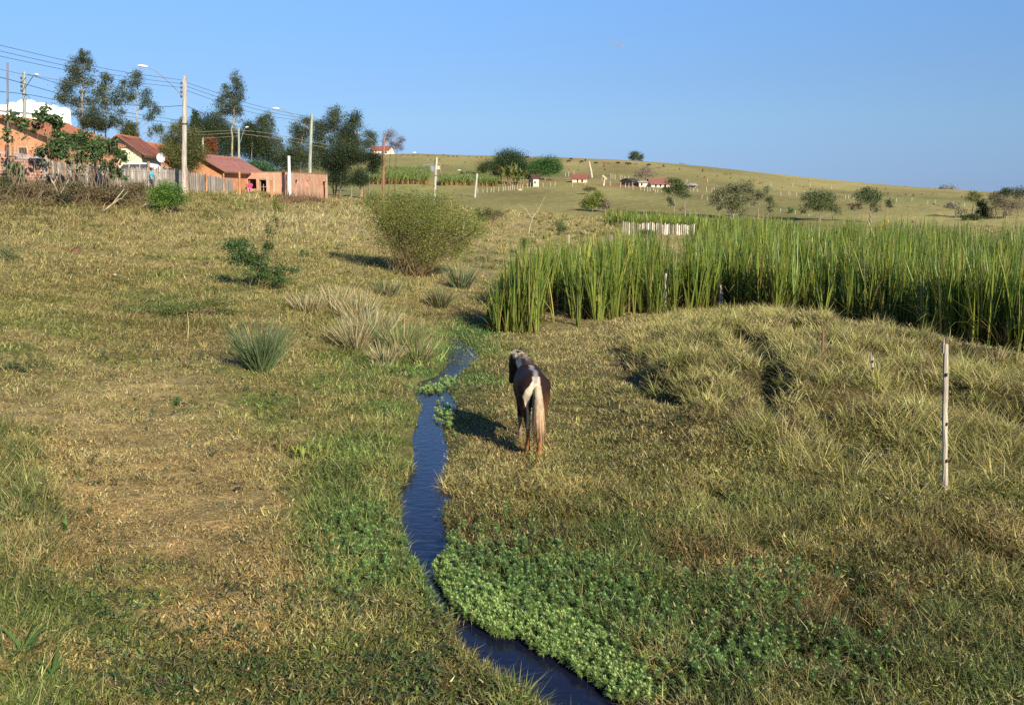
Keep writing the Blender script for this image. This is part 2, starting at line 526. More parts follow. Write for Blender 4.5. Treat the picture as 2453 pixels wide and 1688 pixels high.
# ------------------------------------------------------------------ what grows where (plant colours, plus shadow holes painted in at lower right)
PAL = {'straw': (.51, .435, .225), 'dry': (.415, .34, .14), 'tan': (.44, .315, .125), 'olive': (.265, .265, .075),
       'green': (.165, .235, .055), 'bright': (.13, .27, .065), 'dk': (.065, .11, .03), 'brown': (.19, .11, .045),
       'soil': (.34, .20, .075)}
TYPES = list(PAL)
PALA = np.array([PAL[k] for k in TYPES])
BL = [  # type, px, row, sx, sy, weight
    ('dry', 1200, 700, 2500, 900, .55), ('olive', 1200, 700, 2500, 900, .55), ('tan', 1200, 900, 2500, 900, .18), ('green', 1200, 900, 2500, 900, .10), ('straw', 1200, 600, 2500, 400, .25),
    ('tan', 420, 1320, 250, 240, 3.6), ('straw', 420, 1320, 240, 240, 1.2), ('soil', 330, 1300, 220, 260, .8), ('dry', 350, 1100, 300, 150, 1.6), ('soil', 480, 1500, 180, 90, 1.0), ('tan', 560, 1150, 120, 120, 1.0), ('soil', 140, 1060, 90, 80, .7),
    ('soil', 700, 940, 120, 40, .5), ('brown', 560, 1560, 200, 70, .8),
    ('dk', 60, 1330, 70, 230, 1.6), ('green', 90, 1540, 120, 120, 1.8), ('olive', 60, 1150, 70, 120, 1.5), ('green', 330, 1480, 200, 160, .7), ('green', 250, 1420, 100, 80, .5),
    ('green', 720, 900, 130, 45, 3.5), ('dk', 740, 910, 130, 45, 1.2), ('green', 770, 1180, 70, 200, 2.6), ('dk', 790, 1000, 120, 90, 1.2), ('dk', 830, 1590, 300, 60, .6), ('brown', 830, 1600, 330, 80, 3.0), ('olive', 830, 1560, 330, 120, 2.0), ('green', 860, 1540, 250, 110, 1.6), ('tan', 860, 1500, 120, 40, .9),
    ('green', 860, 1110, 130, 170, 4.2), ('dk', 880, 1120, 110, 160, 1.6), ('olive', 850, 1060, 170, 150, 2.0), ('tan', 830, 1010, 120, 90, .8), ('green', 890, 1310, 105, 150, 6.5), ('dk', 900, 1310, 90, 140, 2.0), ('dk', 930, 1420, 80, 60, 2.0),
    ('green', 790, 950, 160, 70, 4.0), ('olive', 780, 920, 180, 50, 1.5), ('green', 1000, 1490, 75, 120, 4.0), ('green', 940, 1220, 60, 140, 3.0), ('green', 985, 1010, 40, 60, 3.0), ('brown', 1000, 1190, 60, 40, 1.0),
    ('bright', 1000, 865, 70, 45, 7.0), ('bright', 1100, 805, 100, 28, 9.0), ('bright', 1110, 930, 55, 28, 7.0), ('bright', 920, 930, 80, 60, 2.0), ('green', 1040, 990, 30, 60, 3.0),
    ('dry', 250, 620, 600, 110, 1.4), ('straw', 250, 560, 600, 60, .6), ('olive', 250, 720, 600, 150, 1.4), ('green', 150, 770, 170, 70, .7), ('green', 480, 740, 130, 60, 1.2),
    ('dk', 430, 735, 140, 35, 2.4), ('brown', 470, 800, 170, 45, 2.4), ('dk', 250, 760, 160, 25, 1.2), ('brown', 150, 690, 140, 30, 1.4), ('dk', 60, 860, 60, 40, .8), ('straw', 300, 960, 250, 70, 1.0), ('straw', 500, 860, 120, 60, .6),
    ('straw', 760, 515, 160, 40, 2.2), ('straw', 900, 560, 200, 60, 1.0), ('straw', 1050, 700, 120, 80, 1.0), ('straw', 1450, 530, 160, 40, 2.2), ('straw', 1250, 600, 150, 70, 1.2), ('tan', 1180, 560, 200, 50, .7),
    ('brown', 200, 470, 260, 45, 2.2), ('dk', 200, 470, 200, 40, .7), ('brown', 740, 480, 90, 18, 2.5), ('soil', 690, 478, 60, 12, 1.5), ('soil', 80, 455, 60, 20, 2.0), ('olive', 560, 480, 150, 25, 1.8),
    ('olive', 1400, 980, 250, 110, 3.4), ('dry', 1400, 920, 250, 100, 1.5), ('dry', 1500, 810, 200, 50, 2.0), ('straw', 1450, 790, 160, 30, .8), ('tan', 1260, 1080, 60, 40, 1.5),
    ('brown', 1300, 1240, 220, 80, 2.4), ('olive', 1300, 1180, 250, 80, 1.5), ('green', 1500, 1240, 260, 90, 1.2), ('tan', 1550, 1200, 250, 50, .8), ('brown', 1560, 1330, 200, 80, 1.4), ('tan', 1560, 1330, 200, 80, 1.0),
    ('green', 1500, 1450, 350, 150, 1.5), ('dk', 1850, 1480, 330, 150, 3.2), ('brown', 2030, 1450, 220, 150, 3.6), ('dk', 2300, 1500, 200, 150, 1.6), ('dk', 1500, 1400, 300, 120, 1.5), ('brown', 2350, 1330, 120, 30, 3.0), ('dk', 2350, 1330, 120, 30, 2.0), ('olive', 2250, 1380, 200, 220, 1.8), ('brown', 2280, 1280, 150, 50, 1.8), ('olive', 1900, 1250, 250, 90, 1.8), ('dk', 2040, 1500, 70, 70, 2.0),
    ('dk', 250, 500, 250, 25, .8), ('dk', 560, 690, 120, 25, 1.0), ('green', 600, 660, 160, 60, 1.0), ('brown', 330, 640, 200, 40, .7), ('dk', 120, 650, 100, 20, .8), ('olive', 900, 640, 120, 50, 1.5), ('dk', 1160, 640, 80, 30, .7), ('brown', 1050, 760, 90, 40, 1.2), ('dk', 860, 700, 90, 20, .9),
    ('straw', 1900, 830, 420, 110, 2.4), ('dry', 1900, 950, 420, 150, 2.0), ('olive', 1900, 1000, 400, 130, 1.6), ('olive', 2250, 900, 200, 200, 1.2),
]
BLT = np.array([TYPES.index(b[0]) for b in BL])
BLN = np.array([b[1:] for b in BL], float)


def zone_w(px, row, X=None, Y=None):
    w = np.zeros((len(px), len(TYPES)))
    for k in range(len(BL)):
        a, b, sx, sy, ww = BLN[k]
        e = ((px - a) / sx) ** 2 + ((row - b) / sy) ** 2
        m = e < 9
        w[m, BLT[k]] += ww * np.exp(-e[m])
    return w


def zone_col(X, Y, Z, spread=1.0, rg=None):
    """colour of one plant at each spot: a draw from what grows there, patchy at several scales"""
    rg = rg or rng
    px, row = to_px(np.stack([X, Y, Z], -1))
    w = zone_w(px, row)
    # patchiness
    n1 = fbm(X * .8, Y * .8, 51, 3); n2 = fbm(X * 2.3, Y * 2.3, 77, 2); n3 = fbm(X * .35, Y * .35, 91, 2)
    mod = np.ones_like(w)
    gi = [TYPES.index('green'), TYPES.index('bright'), TYPES.index('dk')]
    di = [TYPES.index('straw'), TYPES.index('dry'), TYPES.index('tan')]
    g = np.clip((n1 - .5) * 6.5 + (n2 - .5) * 3.5, -2.2, 2.2); d = np.clip((n3 - .5) * 5 + (n2 - .5) * 3, -1.8, 1.8)
    for i in gi: mod[:, i] = np.exp(g)
    for i in di: mod[:, i] = np.exp(-g * .6 + d * .5)
    w = w * mod + 1e-6
    cw = np.cumsum(w, 1); r = rg.random(len(X)) * cw[:, -1]
    idx = (cw < r[:, None]).sum(1)
    c = PALA[np.clip(idx, 0, len(TYPES) - 1)]
    mean = (w[:, :, None] * PALA[None]).sum(1) / w.sum(1)[:, None]
    c = c * .62 + mean * .38
    v = np.exp(rg.normal(0, .24 * spread, len(X)) + (fbm(X * 1.7, Y * 1.7, 141, 3) - .52) * 1.5 * np.clip(70 / np.maximum(Y, 1), 0, 1))[:, None]
    h = 1 + rg.normal(0, .07, (len(X), 3))
    return np.clip(c * v * h, .01, .75), mean


# ------------------------------------------------------------------ the land
us = np.concatenate([np.arange(-1500, -160, 60), np.arange(-160, 2620, 6.0), np.arange(2620, 4000, 60)])
vs = np.concatenate([np.exp(np.linspace(math.log(2.2), math.log(7), 30, endpoint=False)),
                     np.exp(np.linspace(math.log(7), math.log(40), 300, endpoint=False)),
                     np.exp(np.linspace(math.log(40), math.log(150), 120, endpoint=False)),
                     np.exp(np.linspace(math.log(150), math.log(700), 110, endpoint=False)),
                     np.exp(np.linspace(math.log(700), math.log(3400), 25))])
UU, VV = np.meshgrid(us, vs, indexing='ij')
TX = ((UU - CX) / F * VV).ravel(); TY = VV.ravel()
TZ = terr(TX, TY)
_, tmean = zone_col(TX, TY, TZ, rg=np.random.default_rng(1))
# far pasture: short cropped grass
far = np.clip((TY - 85) / 60, 0, 1)[:, None]
past = np.array([.25, .235, .088])[None] * (1 + (fbm(TX * .05, TY * .02, 5, 4) - .5)[:, None] * .9) + (fbm(TX * .03, TY * .012, 15, 3) - .5)[:, None] * np.array([.08, .03, .02])[None]
hillt = np.clip((TY - 260) / 200, 0, 1)[:, None]
past = past * (1 + hillt * np.array([.12, .03, .08])[None])
tpx, trow = to_px(np.stack([TX, TY, TZ], -1))
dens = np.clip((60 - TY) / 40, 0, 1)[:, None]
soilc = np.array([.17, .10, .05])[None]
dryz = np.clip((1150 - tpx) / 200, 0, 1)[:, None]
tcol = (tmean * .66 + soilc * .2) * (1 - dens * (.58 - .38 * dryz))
tcol = tcol * (.72 + .56 * vnoise(TX * 9, TY * 9, 3) * 1.0)[:, None]
# bare trampled earth where the lawn is worn
bare = (fbm(TX * 1.4, TY * 1.4, 61, 3) > .5)[:, None] * np.exp(-((tpx - 400) / 300) ** 2 - ((trow - 1320) / 280) ** 2)[:, None]
tcol = tcol * (1 - bare * .7) + np.array([.45, .30, .125])[None] * bare * .7
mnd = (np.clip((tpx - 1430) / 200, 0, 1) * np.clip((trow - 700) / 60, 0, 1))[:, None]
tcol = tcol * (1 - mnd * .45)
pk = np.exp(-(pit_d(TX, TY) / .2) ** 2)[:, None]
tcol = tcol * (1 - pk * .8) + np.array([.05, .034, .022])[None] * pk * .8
ssd = stream_sd(TX, TY)
mud = np.clip((.12 - ssd) / .2, 0, 1)[:, None]
tcol = tcol * (1 - mud) + np.array([.06, .042, .025])[None] * mud
# red yard earth round the far farm houses
yard = (np.exp(-((tpx - 1540) / 130) ** 2 - ((trow - 443) / 7) ** 2) + np.exp(-((tpx - 1330) / 45) ** 2 - ((trow - 431) / 4) ** 2))[:, None] * np.clip(fbm(TX * .2, TY * .2, 8, 2) * 2 - .3, 0, 1)[:, None]
past = past * (1 - yard * .8) + np.array([.24, .10, .05])[None] * yard * .8
tcol = tcol * (1 - far) + past * far
nU, nV = len(us), len(vs)
ii = (np.arange(nU - 1)[:, None] * nV + np.arange(nV - 1)[None]).ravel()
tt = np.concatenate([np.stack([ii, ii + nV, ii + nV + 1], 1), np.stack([ii, ii + nV + 1, ii + 1], 1)])


def mat_ground():
    m, nt, out = new_mat('grassy_earth')
    L = nt.links.new
    at = nd(nt, 'ShaderNodeAttribute', attribute_name='col')
    ge = nd(nt, 'ShaderNodeNewGeometry')
    n1 = nd(nt, 'ShaderNodeTexNoise'); n1.inputs['Scale'].default_value = .9; n1.inputs['Detail'].default_value = 8; n1.inputs['Roughness'].default_value = .72
    n2 = nd(nt, 'ShaderNodeTexNoise'); n2.inputs['Scale'].default_value = 14; n2.inputs['Detail'].default_value = 5
    L(ge.outputs['Position'], n1.inputs[0]); L(ge.outputs['Position'], n2.inputs[0])
    a = nd(nt, 'ShaderNodeMapRange'); a.inputs[1].default_value = .3; a.inputs[2].default_value = .7; a.inputs[3].default_value = .72; a.inputs[4].default_value = 1.25
    b = nd(nt, 'ShaderNodeMapRange'); b.inputs[1].default_value = .3; b.inputs[2].default_value = .7; b.inputs[3].default_value = .75; b.inputs[4].default_value = 1.25
    L(n1.outputs[0], a.inputs[0]); L(n2.outputs[0], b.inputs[0])
    mu = nd(nt, 'ShaderNodeMath', operation='MULTIPLY'); L(a.outputs[0], mu.inputs[0]); L(b.outputs[0], mu.inputs[1])
    vm = nd(nt, 'ShaderNodeVectorMath', operation='SCALE'); L(at.outputs['Color'], vm.inputs[0]); L(mu.outputs[0], vm.inputs['Scale'])
    pr = nd(nt, 'ShaderNodeBsdfPrincipled'); pr.inputs['Roughness'].default_value = .95; pr.inputs['Specular IOR Level'].default_value = .1
    bp = nd(nt, 'ShaderNodeBump'); bp.inputs['Strength'].default_value = .7; bp.inputs['Distance'].default_value = .06
    L(n2.outputs[0], bp.inputs['Height']); L(bp.outputs[0], pr.inputs['Normal'])
    L(vm.outputs[0], pr.inputs['Base Color']); L(pr.outputs[0], out.inputs[0])
    return m


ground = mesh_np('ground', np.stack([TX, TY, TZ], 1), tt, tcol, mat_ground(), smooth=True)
tag(ground, 'rolling pasture and grassy banks of the stream', 'ground', kind='structure')


def mat_water():
    m, nt, out = new_mat('stream_water')
    L = nt.links.new
    ge = nd(nt, 'ShaderNodeNewGeometry')
    mp = nd(nt, 'ShaderNodeMapping'); mp.inputs['Scale'].default_value = (2.2, 3.2, 1)
    mp.inputs['Rotation'].default_value = (0, 0, .3)
    L(ge.outputs['Position'], mp.inputs[0])
    n1 = nd(nt, 'ShaderNodeTexNoise'); n1.inputs['Scale'].default_value = 2.2; n1.inputs['Detail'].default_value = 4; n1.inputs['Distortion'].default_value = .6
    L(mp.outputs[0], n1.inputs[0])
    bp = nd(nt, 'ShaderNodeBump'); bp.inputs['Strength'].default_value = .17; bp.inputs['Distance'].default_value = .05
    L(n1.outputs[0], bp.inputs['Height'])
    pr = nd(nt, 'ShaderNodeBsdfPrincipled')
    pr.inputs['Base Color'].default_value = (.008, .010, .026, 1)
    pr.inputs['Roughness'].default_value = .06
    pr.inputs['IOR'].default_value = 1.38
    pr.inputs['Specular IOR Level'].default_value = .5
    L(bp.outputs[0], pr.inputs['Normal']); L(pr.outputs[0], out.inputs[0])
    return m


# water surface: a little wider than its outline, dips under the banks
cl = [np.array(on_level(*p)) for p in SL]; crr = [np.array(on_level(*p)) for p in SR]


def resamp(P, n):
    P = np.array(P); d = np.r_[0, np.cumsum(np.linalg.norm(np.diff(P, axis=0), axis=1))]
    s = np.linspace(0, 1, n)
    # match by distance along the view
    yy = np.interp(s, [0, 1], [P[0, 1], P[-1, 1]])
    o = np.argsort(P[:, 1])
    return np.stack([np.interp(yy, P[o, 1], P[o, 0]), yy], 1)


a = resamp(cl, 160); b = resamp(crr, 160)
a[:, 0] -= .4; b[:, 0] += .4
wv = np.concatenate([np.c_[a, np.full(160, WZ)], np.c_[b, np.full(160, WZ)]])
wt = []
for k in range(159):
    wt += [(k, k + 1, 160 + k + 1), (k, 160 + k + 1, 160 + k)]
water = mesh_np('stream_water', wv, np.array(wt), None, mat_water(), smooth=True)
if water.data.polygons[0].normal.z < 0:
    water.data.flip_normals()
tag(water, 'narrow stream of dark blue water winding through the grass', 'water', kind='structure')
# ------------------------------------------------------------------ blades
def blades(base, L, W, az, lean, bend, face, col, tipc=None, nseg=2):
    """arched blades as arrays: base Nx3, length, width, direction and amount of lean, extra bend, facing angle"""
    N = len(base)
    if nseg == 1:
        ts = np.array([0., 1.])
    elif nseg == 2:
        ts = np.array([0., .5, 1.])
    else:
        ts = np.linspace(0, 1, nseg + 1)
    dirx, diry = np.cos(az), np.sin(az)
    wx, wy = np.cos(face), np.sin(face)
    V = []; C = []
    x = np.zeros(N); z = np.zeros(N); prev = 0
    for k, t in enumerate(ts):
        if k:
            th = lean + bend * (t + prev) * .5
            x = x + np.sin(th) * L * (t - prev); z = z + np.cos(th) * L * (t - prev)
        prev = t
        p = base + np.stack([dirx * x, diry * x, z], 1)
        wd = W * (1 - t) ** .6 * .5 if nseg > 1 else W * .5 * (1 - t)
        cc = col if tipc is None else col * (1 - t) + tipc * t
        if k < len(ts) - 1:
            o = np.stack([wx * wd, wy * wd, np.zeros(N)], 1)
            V += [p - o, p + o]; C += [cc, cc]
        else:
            V.append(p); C.append(cc)
    nv = len(V)
    V = np.stack(V, 1).reshape(-1, 3); C = np.stack(C, 1).reshape(-1, 3)
    T = []
    for k in range(len(ts) - 2):
        a = 2 * k
        T += [(a, a + 1, a + 3), (a, a + 3, a + 2)]
    a = 2 * (len(ts) - 2)
    T.append((a, a + 1, a + 2))
    T = (np.array(T)[None] + (np.arange(N) * nv)[:, None, None]).reshape(-1, 3)
    return V, T, C


def in_poly(P, x, y):
    ins = np.zeros(np.shape(x), bool); n = len(P)
    for k in range(n):
        ax, ay = P[k]; bx, by = P[(k + 1) % n]
        ins ^= ((ay > y) != (by > y)) & (x < (bx - ax) * (y - ay) / (by - ay + 1e-15) + ax)
    return ins


def scatter(n, u0, u1, y0, y1, pw=1.0, rg=rng):
    """random spots over the land, thinning out with distance"""
    u = rg.uniform(u0, u1, n)
    a, b = y0 ** -pw, y1 ** -pw
    Y = (a + (b - a) * rg.random(n)) ** (-1 / pw)
    return (u - CX) / F * Y, Y


MAT_POLY = [(1036, 1362), (1052, 1392), (1070, 1436), (1112, 1474), (1180, 1514), (1243, 1524), (1296, 1560), (1350, 1578), (1382, 1606), (1425, 1630), (1460, 1665), (1560, 1700), (1560, 1640), (1480, 1560), (1400, 1510), (1300, 1460), (1200, 1420), (1130, 1395), (1085, 1345), (1060, 1330)]
CAT_L = [(1160, 778), (1180, 800), (1260, 806), (1335, 798), (1400, 772), (1500, 757), (1600, 748), (1735, 735), (1735, 705), (1600, 690), (1480, 672), (1400, 690), (1280, 722), (1190, 745)]
MAT_G = np.array([on_level(px, r, 0.0) for px, r in MAT_POLY])
CATL_G = np.array([on_level(px, r, 0.0) for px, r in CAT_L])


def grass_field():
    rg = np.random.default_rng(11)
    Vs = []; Ts = []; Cs = []; off = 0

    def put(V, T, C):
        nonlocal off
        Vs.append(V); Ts.append(T + off); Cs.append(C); off += len(V)

    # tufts of short grass: each a few blades from one root
    for (n, y0, y1, pw, k, kind) in ((86000, 6.4, 60, 1.0, 8, 'near'), (74000, 24, 135, .6, 8, 'far'), (36000, 6.4, 15, 1.0, 8, 'near'), (48000, 13, 55, .7, 8, 'near')):
        X, Y = scatter(n, -260, 2720, y0, y1, pw, rg)
        s = stream_sd(X, Y)
        keep = s > .045 + rg.random(len(X)) ** 3 * .10 - .05 * (rg.random(len(X)) < .12)
        keep &= (pit_d(X, Y) > .10) | (rg.random(len(X)) < .25)
        worn = fbm(X * .55, Y * .55, 131, 3)
        keep &= rg.random(len(X)) < np.clip(.45 + (worn - .33) * 3.0, .4, 1) + (X > .4) + np.clip((Y - 16) / 12, 0, .5)
        keep &= ~in_poly(CATL_G, X, Y) | (rg.random(len(X)) < .3)
        keep &= ~in_poly(MAT_G, X, Y) | (rg.random(len(X)) < .06)
        X, Y = X[keep], Y[keep]
        Z = terr(X, Y)
        px, row = to_px(np.stack([X, Y, Z], 1))
        c, mean = zone_col(X, Y, Z, .8, rg)
        N = len(X)
        # how tall the grass stands here
        h = .085 + .0 * X
        h += .09 * np.exp(-((px - 850) / 160) ** 2 - ((row - 1200) / 330) ** 2)
        h += .08 * np.clip((px - 1080) / 250, 0, 1) * np.clip((row - 1090) / 140, 0, 1)
        h -= .05 * np.exp(-((px - 420) / 260) ** 2 - ((row - 1330) / 330) ** 2)
        h += .05 * np.clip((900 - row) / 150, 0, 1) * np.clip((1150 - px) / 150, 0, 1)
        h += .10 * np.exp(-((px - 60) / 110) ** 2) * np.clip((row - 1000) / 200, 0, 1)
        h += .10 * np.clip((600 - row) / 80, 0, 1)
        h += .10 * np.exp(-((px - 1040) / 160) ** 2 - ((row - 850) / 60) ** 2)
        h = h * np.exp(rg.normal(0, .28, N)) * np.clip(.25 + fbm(X * 1.6, Y * 1.6, 33, 3) * 1.5, .35, 1.6)
        sk = stream_sd(X, Y); h = np.where((sk < .6) & (Y > 15), h * np.clip(.22 + sk / .7, .22, 1), h)
        k_ = np.repeat(np.arange(N), k)
        M = len(k_)
        r = np.sqrt(rg.random(M)) * (.08 if kind == 'near' else .3) * np.clip(Y[k_] / 14, .7, 2.2)
        a = rg.random(M) * 2 * math.pi
        bx = X[k_] + np.cos(a) * r; by = Y[k_] + np.sin(a) * r
        broad = rg.random(M) < .16                       # low broad weed leaves among the grass
        L = h[k_] * rg.uniform(.55, 1.35, M) * np.clip(Y[k_] / 45, 1, 1.5)
        W = np.maximum(.0065 + .005 * rg.random(M), Y[k_] * .00065 * rg.uniform(.7, 1.6, M))
        L = np.where(broad, np.minimum(L, .065) * .8 + .012, L)
        W = np.where(broad, np.maximum(W * 1.1, L * .3), W)
        lift = np.where(broad, rg.uniform(.2, .9, M), 0) * np.minimum(h[k_], .22)
        bz = Z[k_] - .012 + lift
        flat = np.clip((.10 - h[k_]) / .06, 0, 1)
        lean = np.where(broad, rg.uniform(.7, 1.75, M), rg.uniform(.25, 1.45, M) + flat * .25); bend = rg.uniform(-.1, .9, M)
        az = a + rg.normal(0, .9, M)
        bc = c[k_] * .8 + mean[k_] * .2
        # single blades differ: some bleached, some fresh, some near-black as painted shade gaps
        t = rg.random(M)[:, None]
        bc = np.where(t < .12, bc * .4 + np.array(PAL['straw']) * .6, bc)
        bc = np.where(t > .90, bc * .5 + np.array(PAL['green']) * .5, bc)
        bc = np.where((t > .80) & (t < .90), bc * .25 + np.array([.02, .016, .01]), bc)
        bc = np.clip(bc * np.exp(rg.normal(0, 1, M) * np.where(Y[k_] > 26, .2, .29))[:, None], .01, .72)
        face = az + math.pi / 2 + rg.normal(0, .7, M)
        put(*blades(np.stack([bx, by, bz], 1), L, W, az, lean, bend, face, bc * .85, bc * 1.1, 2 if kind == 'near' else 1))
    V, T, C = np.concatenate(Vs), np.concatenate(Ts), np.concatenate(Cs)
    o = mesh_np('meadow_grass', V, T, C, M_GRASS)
    return tag(o, 'mixed dry and green grass covering both banks of the stream', 'grass', kind='stuff')


grass_field()


def tussocks():
    rg = np.random.default_rng(5)
    Vs = []; Ts = []; Cs = []; off = 0

    def put(V, T, C):
        nonlocal off
        Vs.append(V); Ts.append(T + off); Cs.append(C); off += len(V)
    # (count, polygon, length, colour mix, blades per tuft)
    P1 = [(1500, 800), (1640, 735), (1760, 725), (2000, 770), (2300, 850), (2560, 880), (2700, 1150), (2330, 1190), (2180, 1190), (2060, 1180), (1930, 1130), (1800, 1060), (1680, 1000), (1570, 930), (1490, 850)]
    specs = [(1500, P1, (.20, .50), 'mound', 66),
             (420, [(-150, 500), (800, 480), (1150, 560), (1150, 700), (1000, 880), (560, 960), (-150, 1000)], (.10, .30), 'slope', 40),
             (300, [(700, 480), (1000, 490), (1480, 520), (1500, 640), (1150, 700), (760, 620)], (.3, .6), 'straw', 40),
             (150, [(1300, 520), (1460, 512), (1510, 545), (1480, 600), (1280, 600)], (.3, .6), 'straw', 40),
             (120, [(-100, 1000), (110, 1050), (130, 1650), (-100, 1700)], (.2, .42), 'weed', 60)]
    for n, P, (l0, l1), kind, k in specs:
        pts = []
        P = np.array(P, float)
        G = np.array([gnd(a, b)[:2] for a, b in P])
        lo, hi = G.min(0), G.max(0)
        tries = 0
        while len(pts) < n and tries < 400:
            q = rg.uniform(lo, hi, (4000, 2)); tries += 1
            q = q[in_poly(G, q[:, 0], q[:, 1])]
            # nearer ones first: thin out with distance
            pr = np.clip((22 / q[:, 1]) ** 1.0, .1, 1)
            q = q[rg.random(len(q)) < pr]
            pts += list(q)
        q = np.array(pts[:n]) if len(pts) > n else np.array(pts)
        rg.shuffle(q)
        X, Y = q[:, 0], q[:, 1]
        if kind == 'mound':      # drawn together into hummocks with gaps between
            d = fbm(X * .55 + 5, Y * .45, 31, 2)
            keep = (np.abs(d - .5) > .03) & (groove_d(X, Y) > .17)
            X, Y = X[keep], Y[keep]
        Z = terr(X, Y); N = len(X)
        Lc = rg.uniform(l0, l1, N)
        if kind == 'mound': Lc = Lc * np.clip(1.22 - (Y - 13) / 40, .95, 1.22)
        ki = np.repeat(np.arange(N), k); M = len(ki)
        r = np.sqrt(rg.random(M)) * Lc[ki] * (.42 if kind == 'mound' else .35)
        a = rg.random(M) * 2 * math.pi
        B = np.stack([X[ki] + np.cos(a) * r, Y[ki] + np.sin(a) * r, Z[ki] - .03], 1)
        L = Lc[ki] * rg.uniform(.5, 1.3, M)
        W = np.maximum(.008 + .006 * rg.random(M), Y[ki] * .00065)
        wind = np.where(rg.random(N) < .7, 2.6, .4)[ki]
        az = a + rg.normal(0, .6, M)
        az = np.where(rg.random(M) < .35, wind + rg.normal(0, .6, M), az)
        lean = rg.uniform(.05, .55, M) + r / (Lc[ki] + .1) * .5; bend = rg.uniform(.1, 1.3, M)
        if kind == 'mound': bend = rg.uniform(.1, 2.1, M); lean = lean + rg.uniform(-.2, .5, M); az = np.where(rg.random(M) < .4, rg.random(M) * 6.28, az)
        tt = rg.random(M)[:, None]
        tint = rg.random(N)[ki][:, None]
        if kind in ('mound', 'straw'):
            c = np.where(tt < .25 + tint * .35, np.array([.50, .42, .18]), np.where(tt < .85, np.array([.33, .33, .075]), np.array([.19, .23, .05])))
            tip = c * .7 + np.array([.5, .42, .22]) * .3
            if kind == 'straw': c = c * .78; tip = tip * .74
        elif kind == 'slope':
            c = np.where(tt < .5, np.array([.38, .30, .13]), np.where(tt < .85, np.array([.22, .21, .06]), np.array([.13, .16, .045])))
            tip = c * 1.1
        else:
            c = np.where(tt < .35, np.array([.30, .26, .10]), np.array([.10, .14, .04])); tip = c * 1.1
        if kind == 'mound':      # some tufts still green, some gone grey-brown
            sel = rg.random(N)[ki][:, None]
            c = np.where(sel < .22, c * np.array([.62, .80, .6]), np.where(sel > .80, c * .45 + np.array([.13, .095, .06]), c)); tip = np.where(sel > .80, c * 1.1, tip)
        v = np.exp(rg.normal(0, .28, M))[:, None] * np.exp(rg.normal(0, .22, N))[ki][:, None]
        put(*blades(B, L, W, az, lean, bend, rg.random(M) * math.pi, np.clip(c * v * .85, .01, .7), np.clip(tip * v, .01, .75), 2))
    o = mesh_np('tussock_grass', np.concatenate(Vs), np.concatenate(Ts), np.concatenate(Cs), M_GRASS)
    return tag(o, 'long straw-coloured tussock grass in hummocks and on the slope', 'grass', kind='stuff')


tussocks()


def low_weeds():
    rg = np.random.default_rng(41)
    X, Y = scatter(9000, -150, 2600, 7, 60, .9, rg)
    n = fbm(X * .45, Y * .45, 171, 3) + .25 * fbm(X * 2.2, Y * 2.2, 172, 2)
    keep = (n > .70) & (stream_sd(X, Y) > .15) & ~in_poly(CATL_G, X, Y) & ~in_poly(MAT_G, X, Y)
    Z = terr(X, Y); px, row = to_px(np.stack([X, Y, Z], 1))
    lawn = np.exp(-((px - 420) / 230) ** 2 - ((row - 1300) / 260) ** 2)
    keep &= rg.random(len(X)) > lawn * 1.2
    X, Y, Z = X[keep], Y[keep], Z[keep]
    N = len(X); k = 9; ki = np.repeat(np.arange(N), k); M = N * k
    s = np.clip(Y / 22, .7, 2.0)
    a = rg.random(M) * 6.28
    B = np.stack([X[ki] + rg.normal(0, .05, M) * s[ki], Y[ki] + rg.normal(0, .05, M) * s[ki], Z[ki] + rg.uniform(.0, .13, M) * s[ki]], 1)
    c = np.where((rg.random(N) < .7)[:, None], np.array([[.06, .105, .03]]), np.array([[.10, .085, .04]])) * np.exp(rg.normal(0, .25, N))[:, None]
    c = c[ki] * np.exp(rg.normal(0, .2, M))[:, None]
    V, T, C = blades(B, rg.uniform(.05, .11, M) * s[ki], rg.uniform(.022, .04, M) * s[ki], a, rg.uniform(.6, 1.5, M), rg.uniform(.1, .7, M), a + 1.57 + rg.normal(0, .4, M), c, c * 1.1, 2)
    o = mesh_np('low_weeds', V, T, C, M_LEAF)
    tag(o, 'dark low leafy weeds scattered in patches through the grass', 'weeds', kind='stuff')


low_weeds()


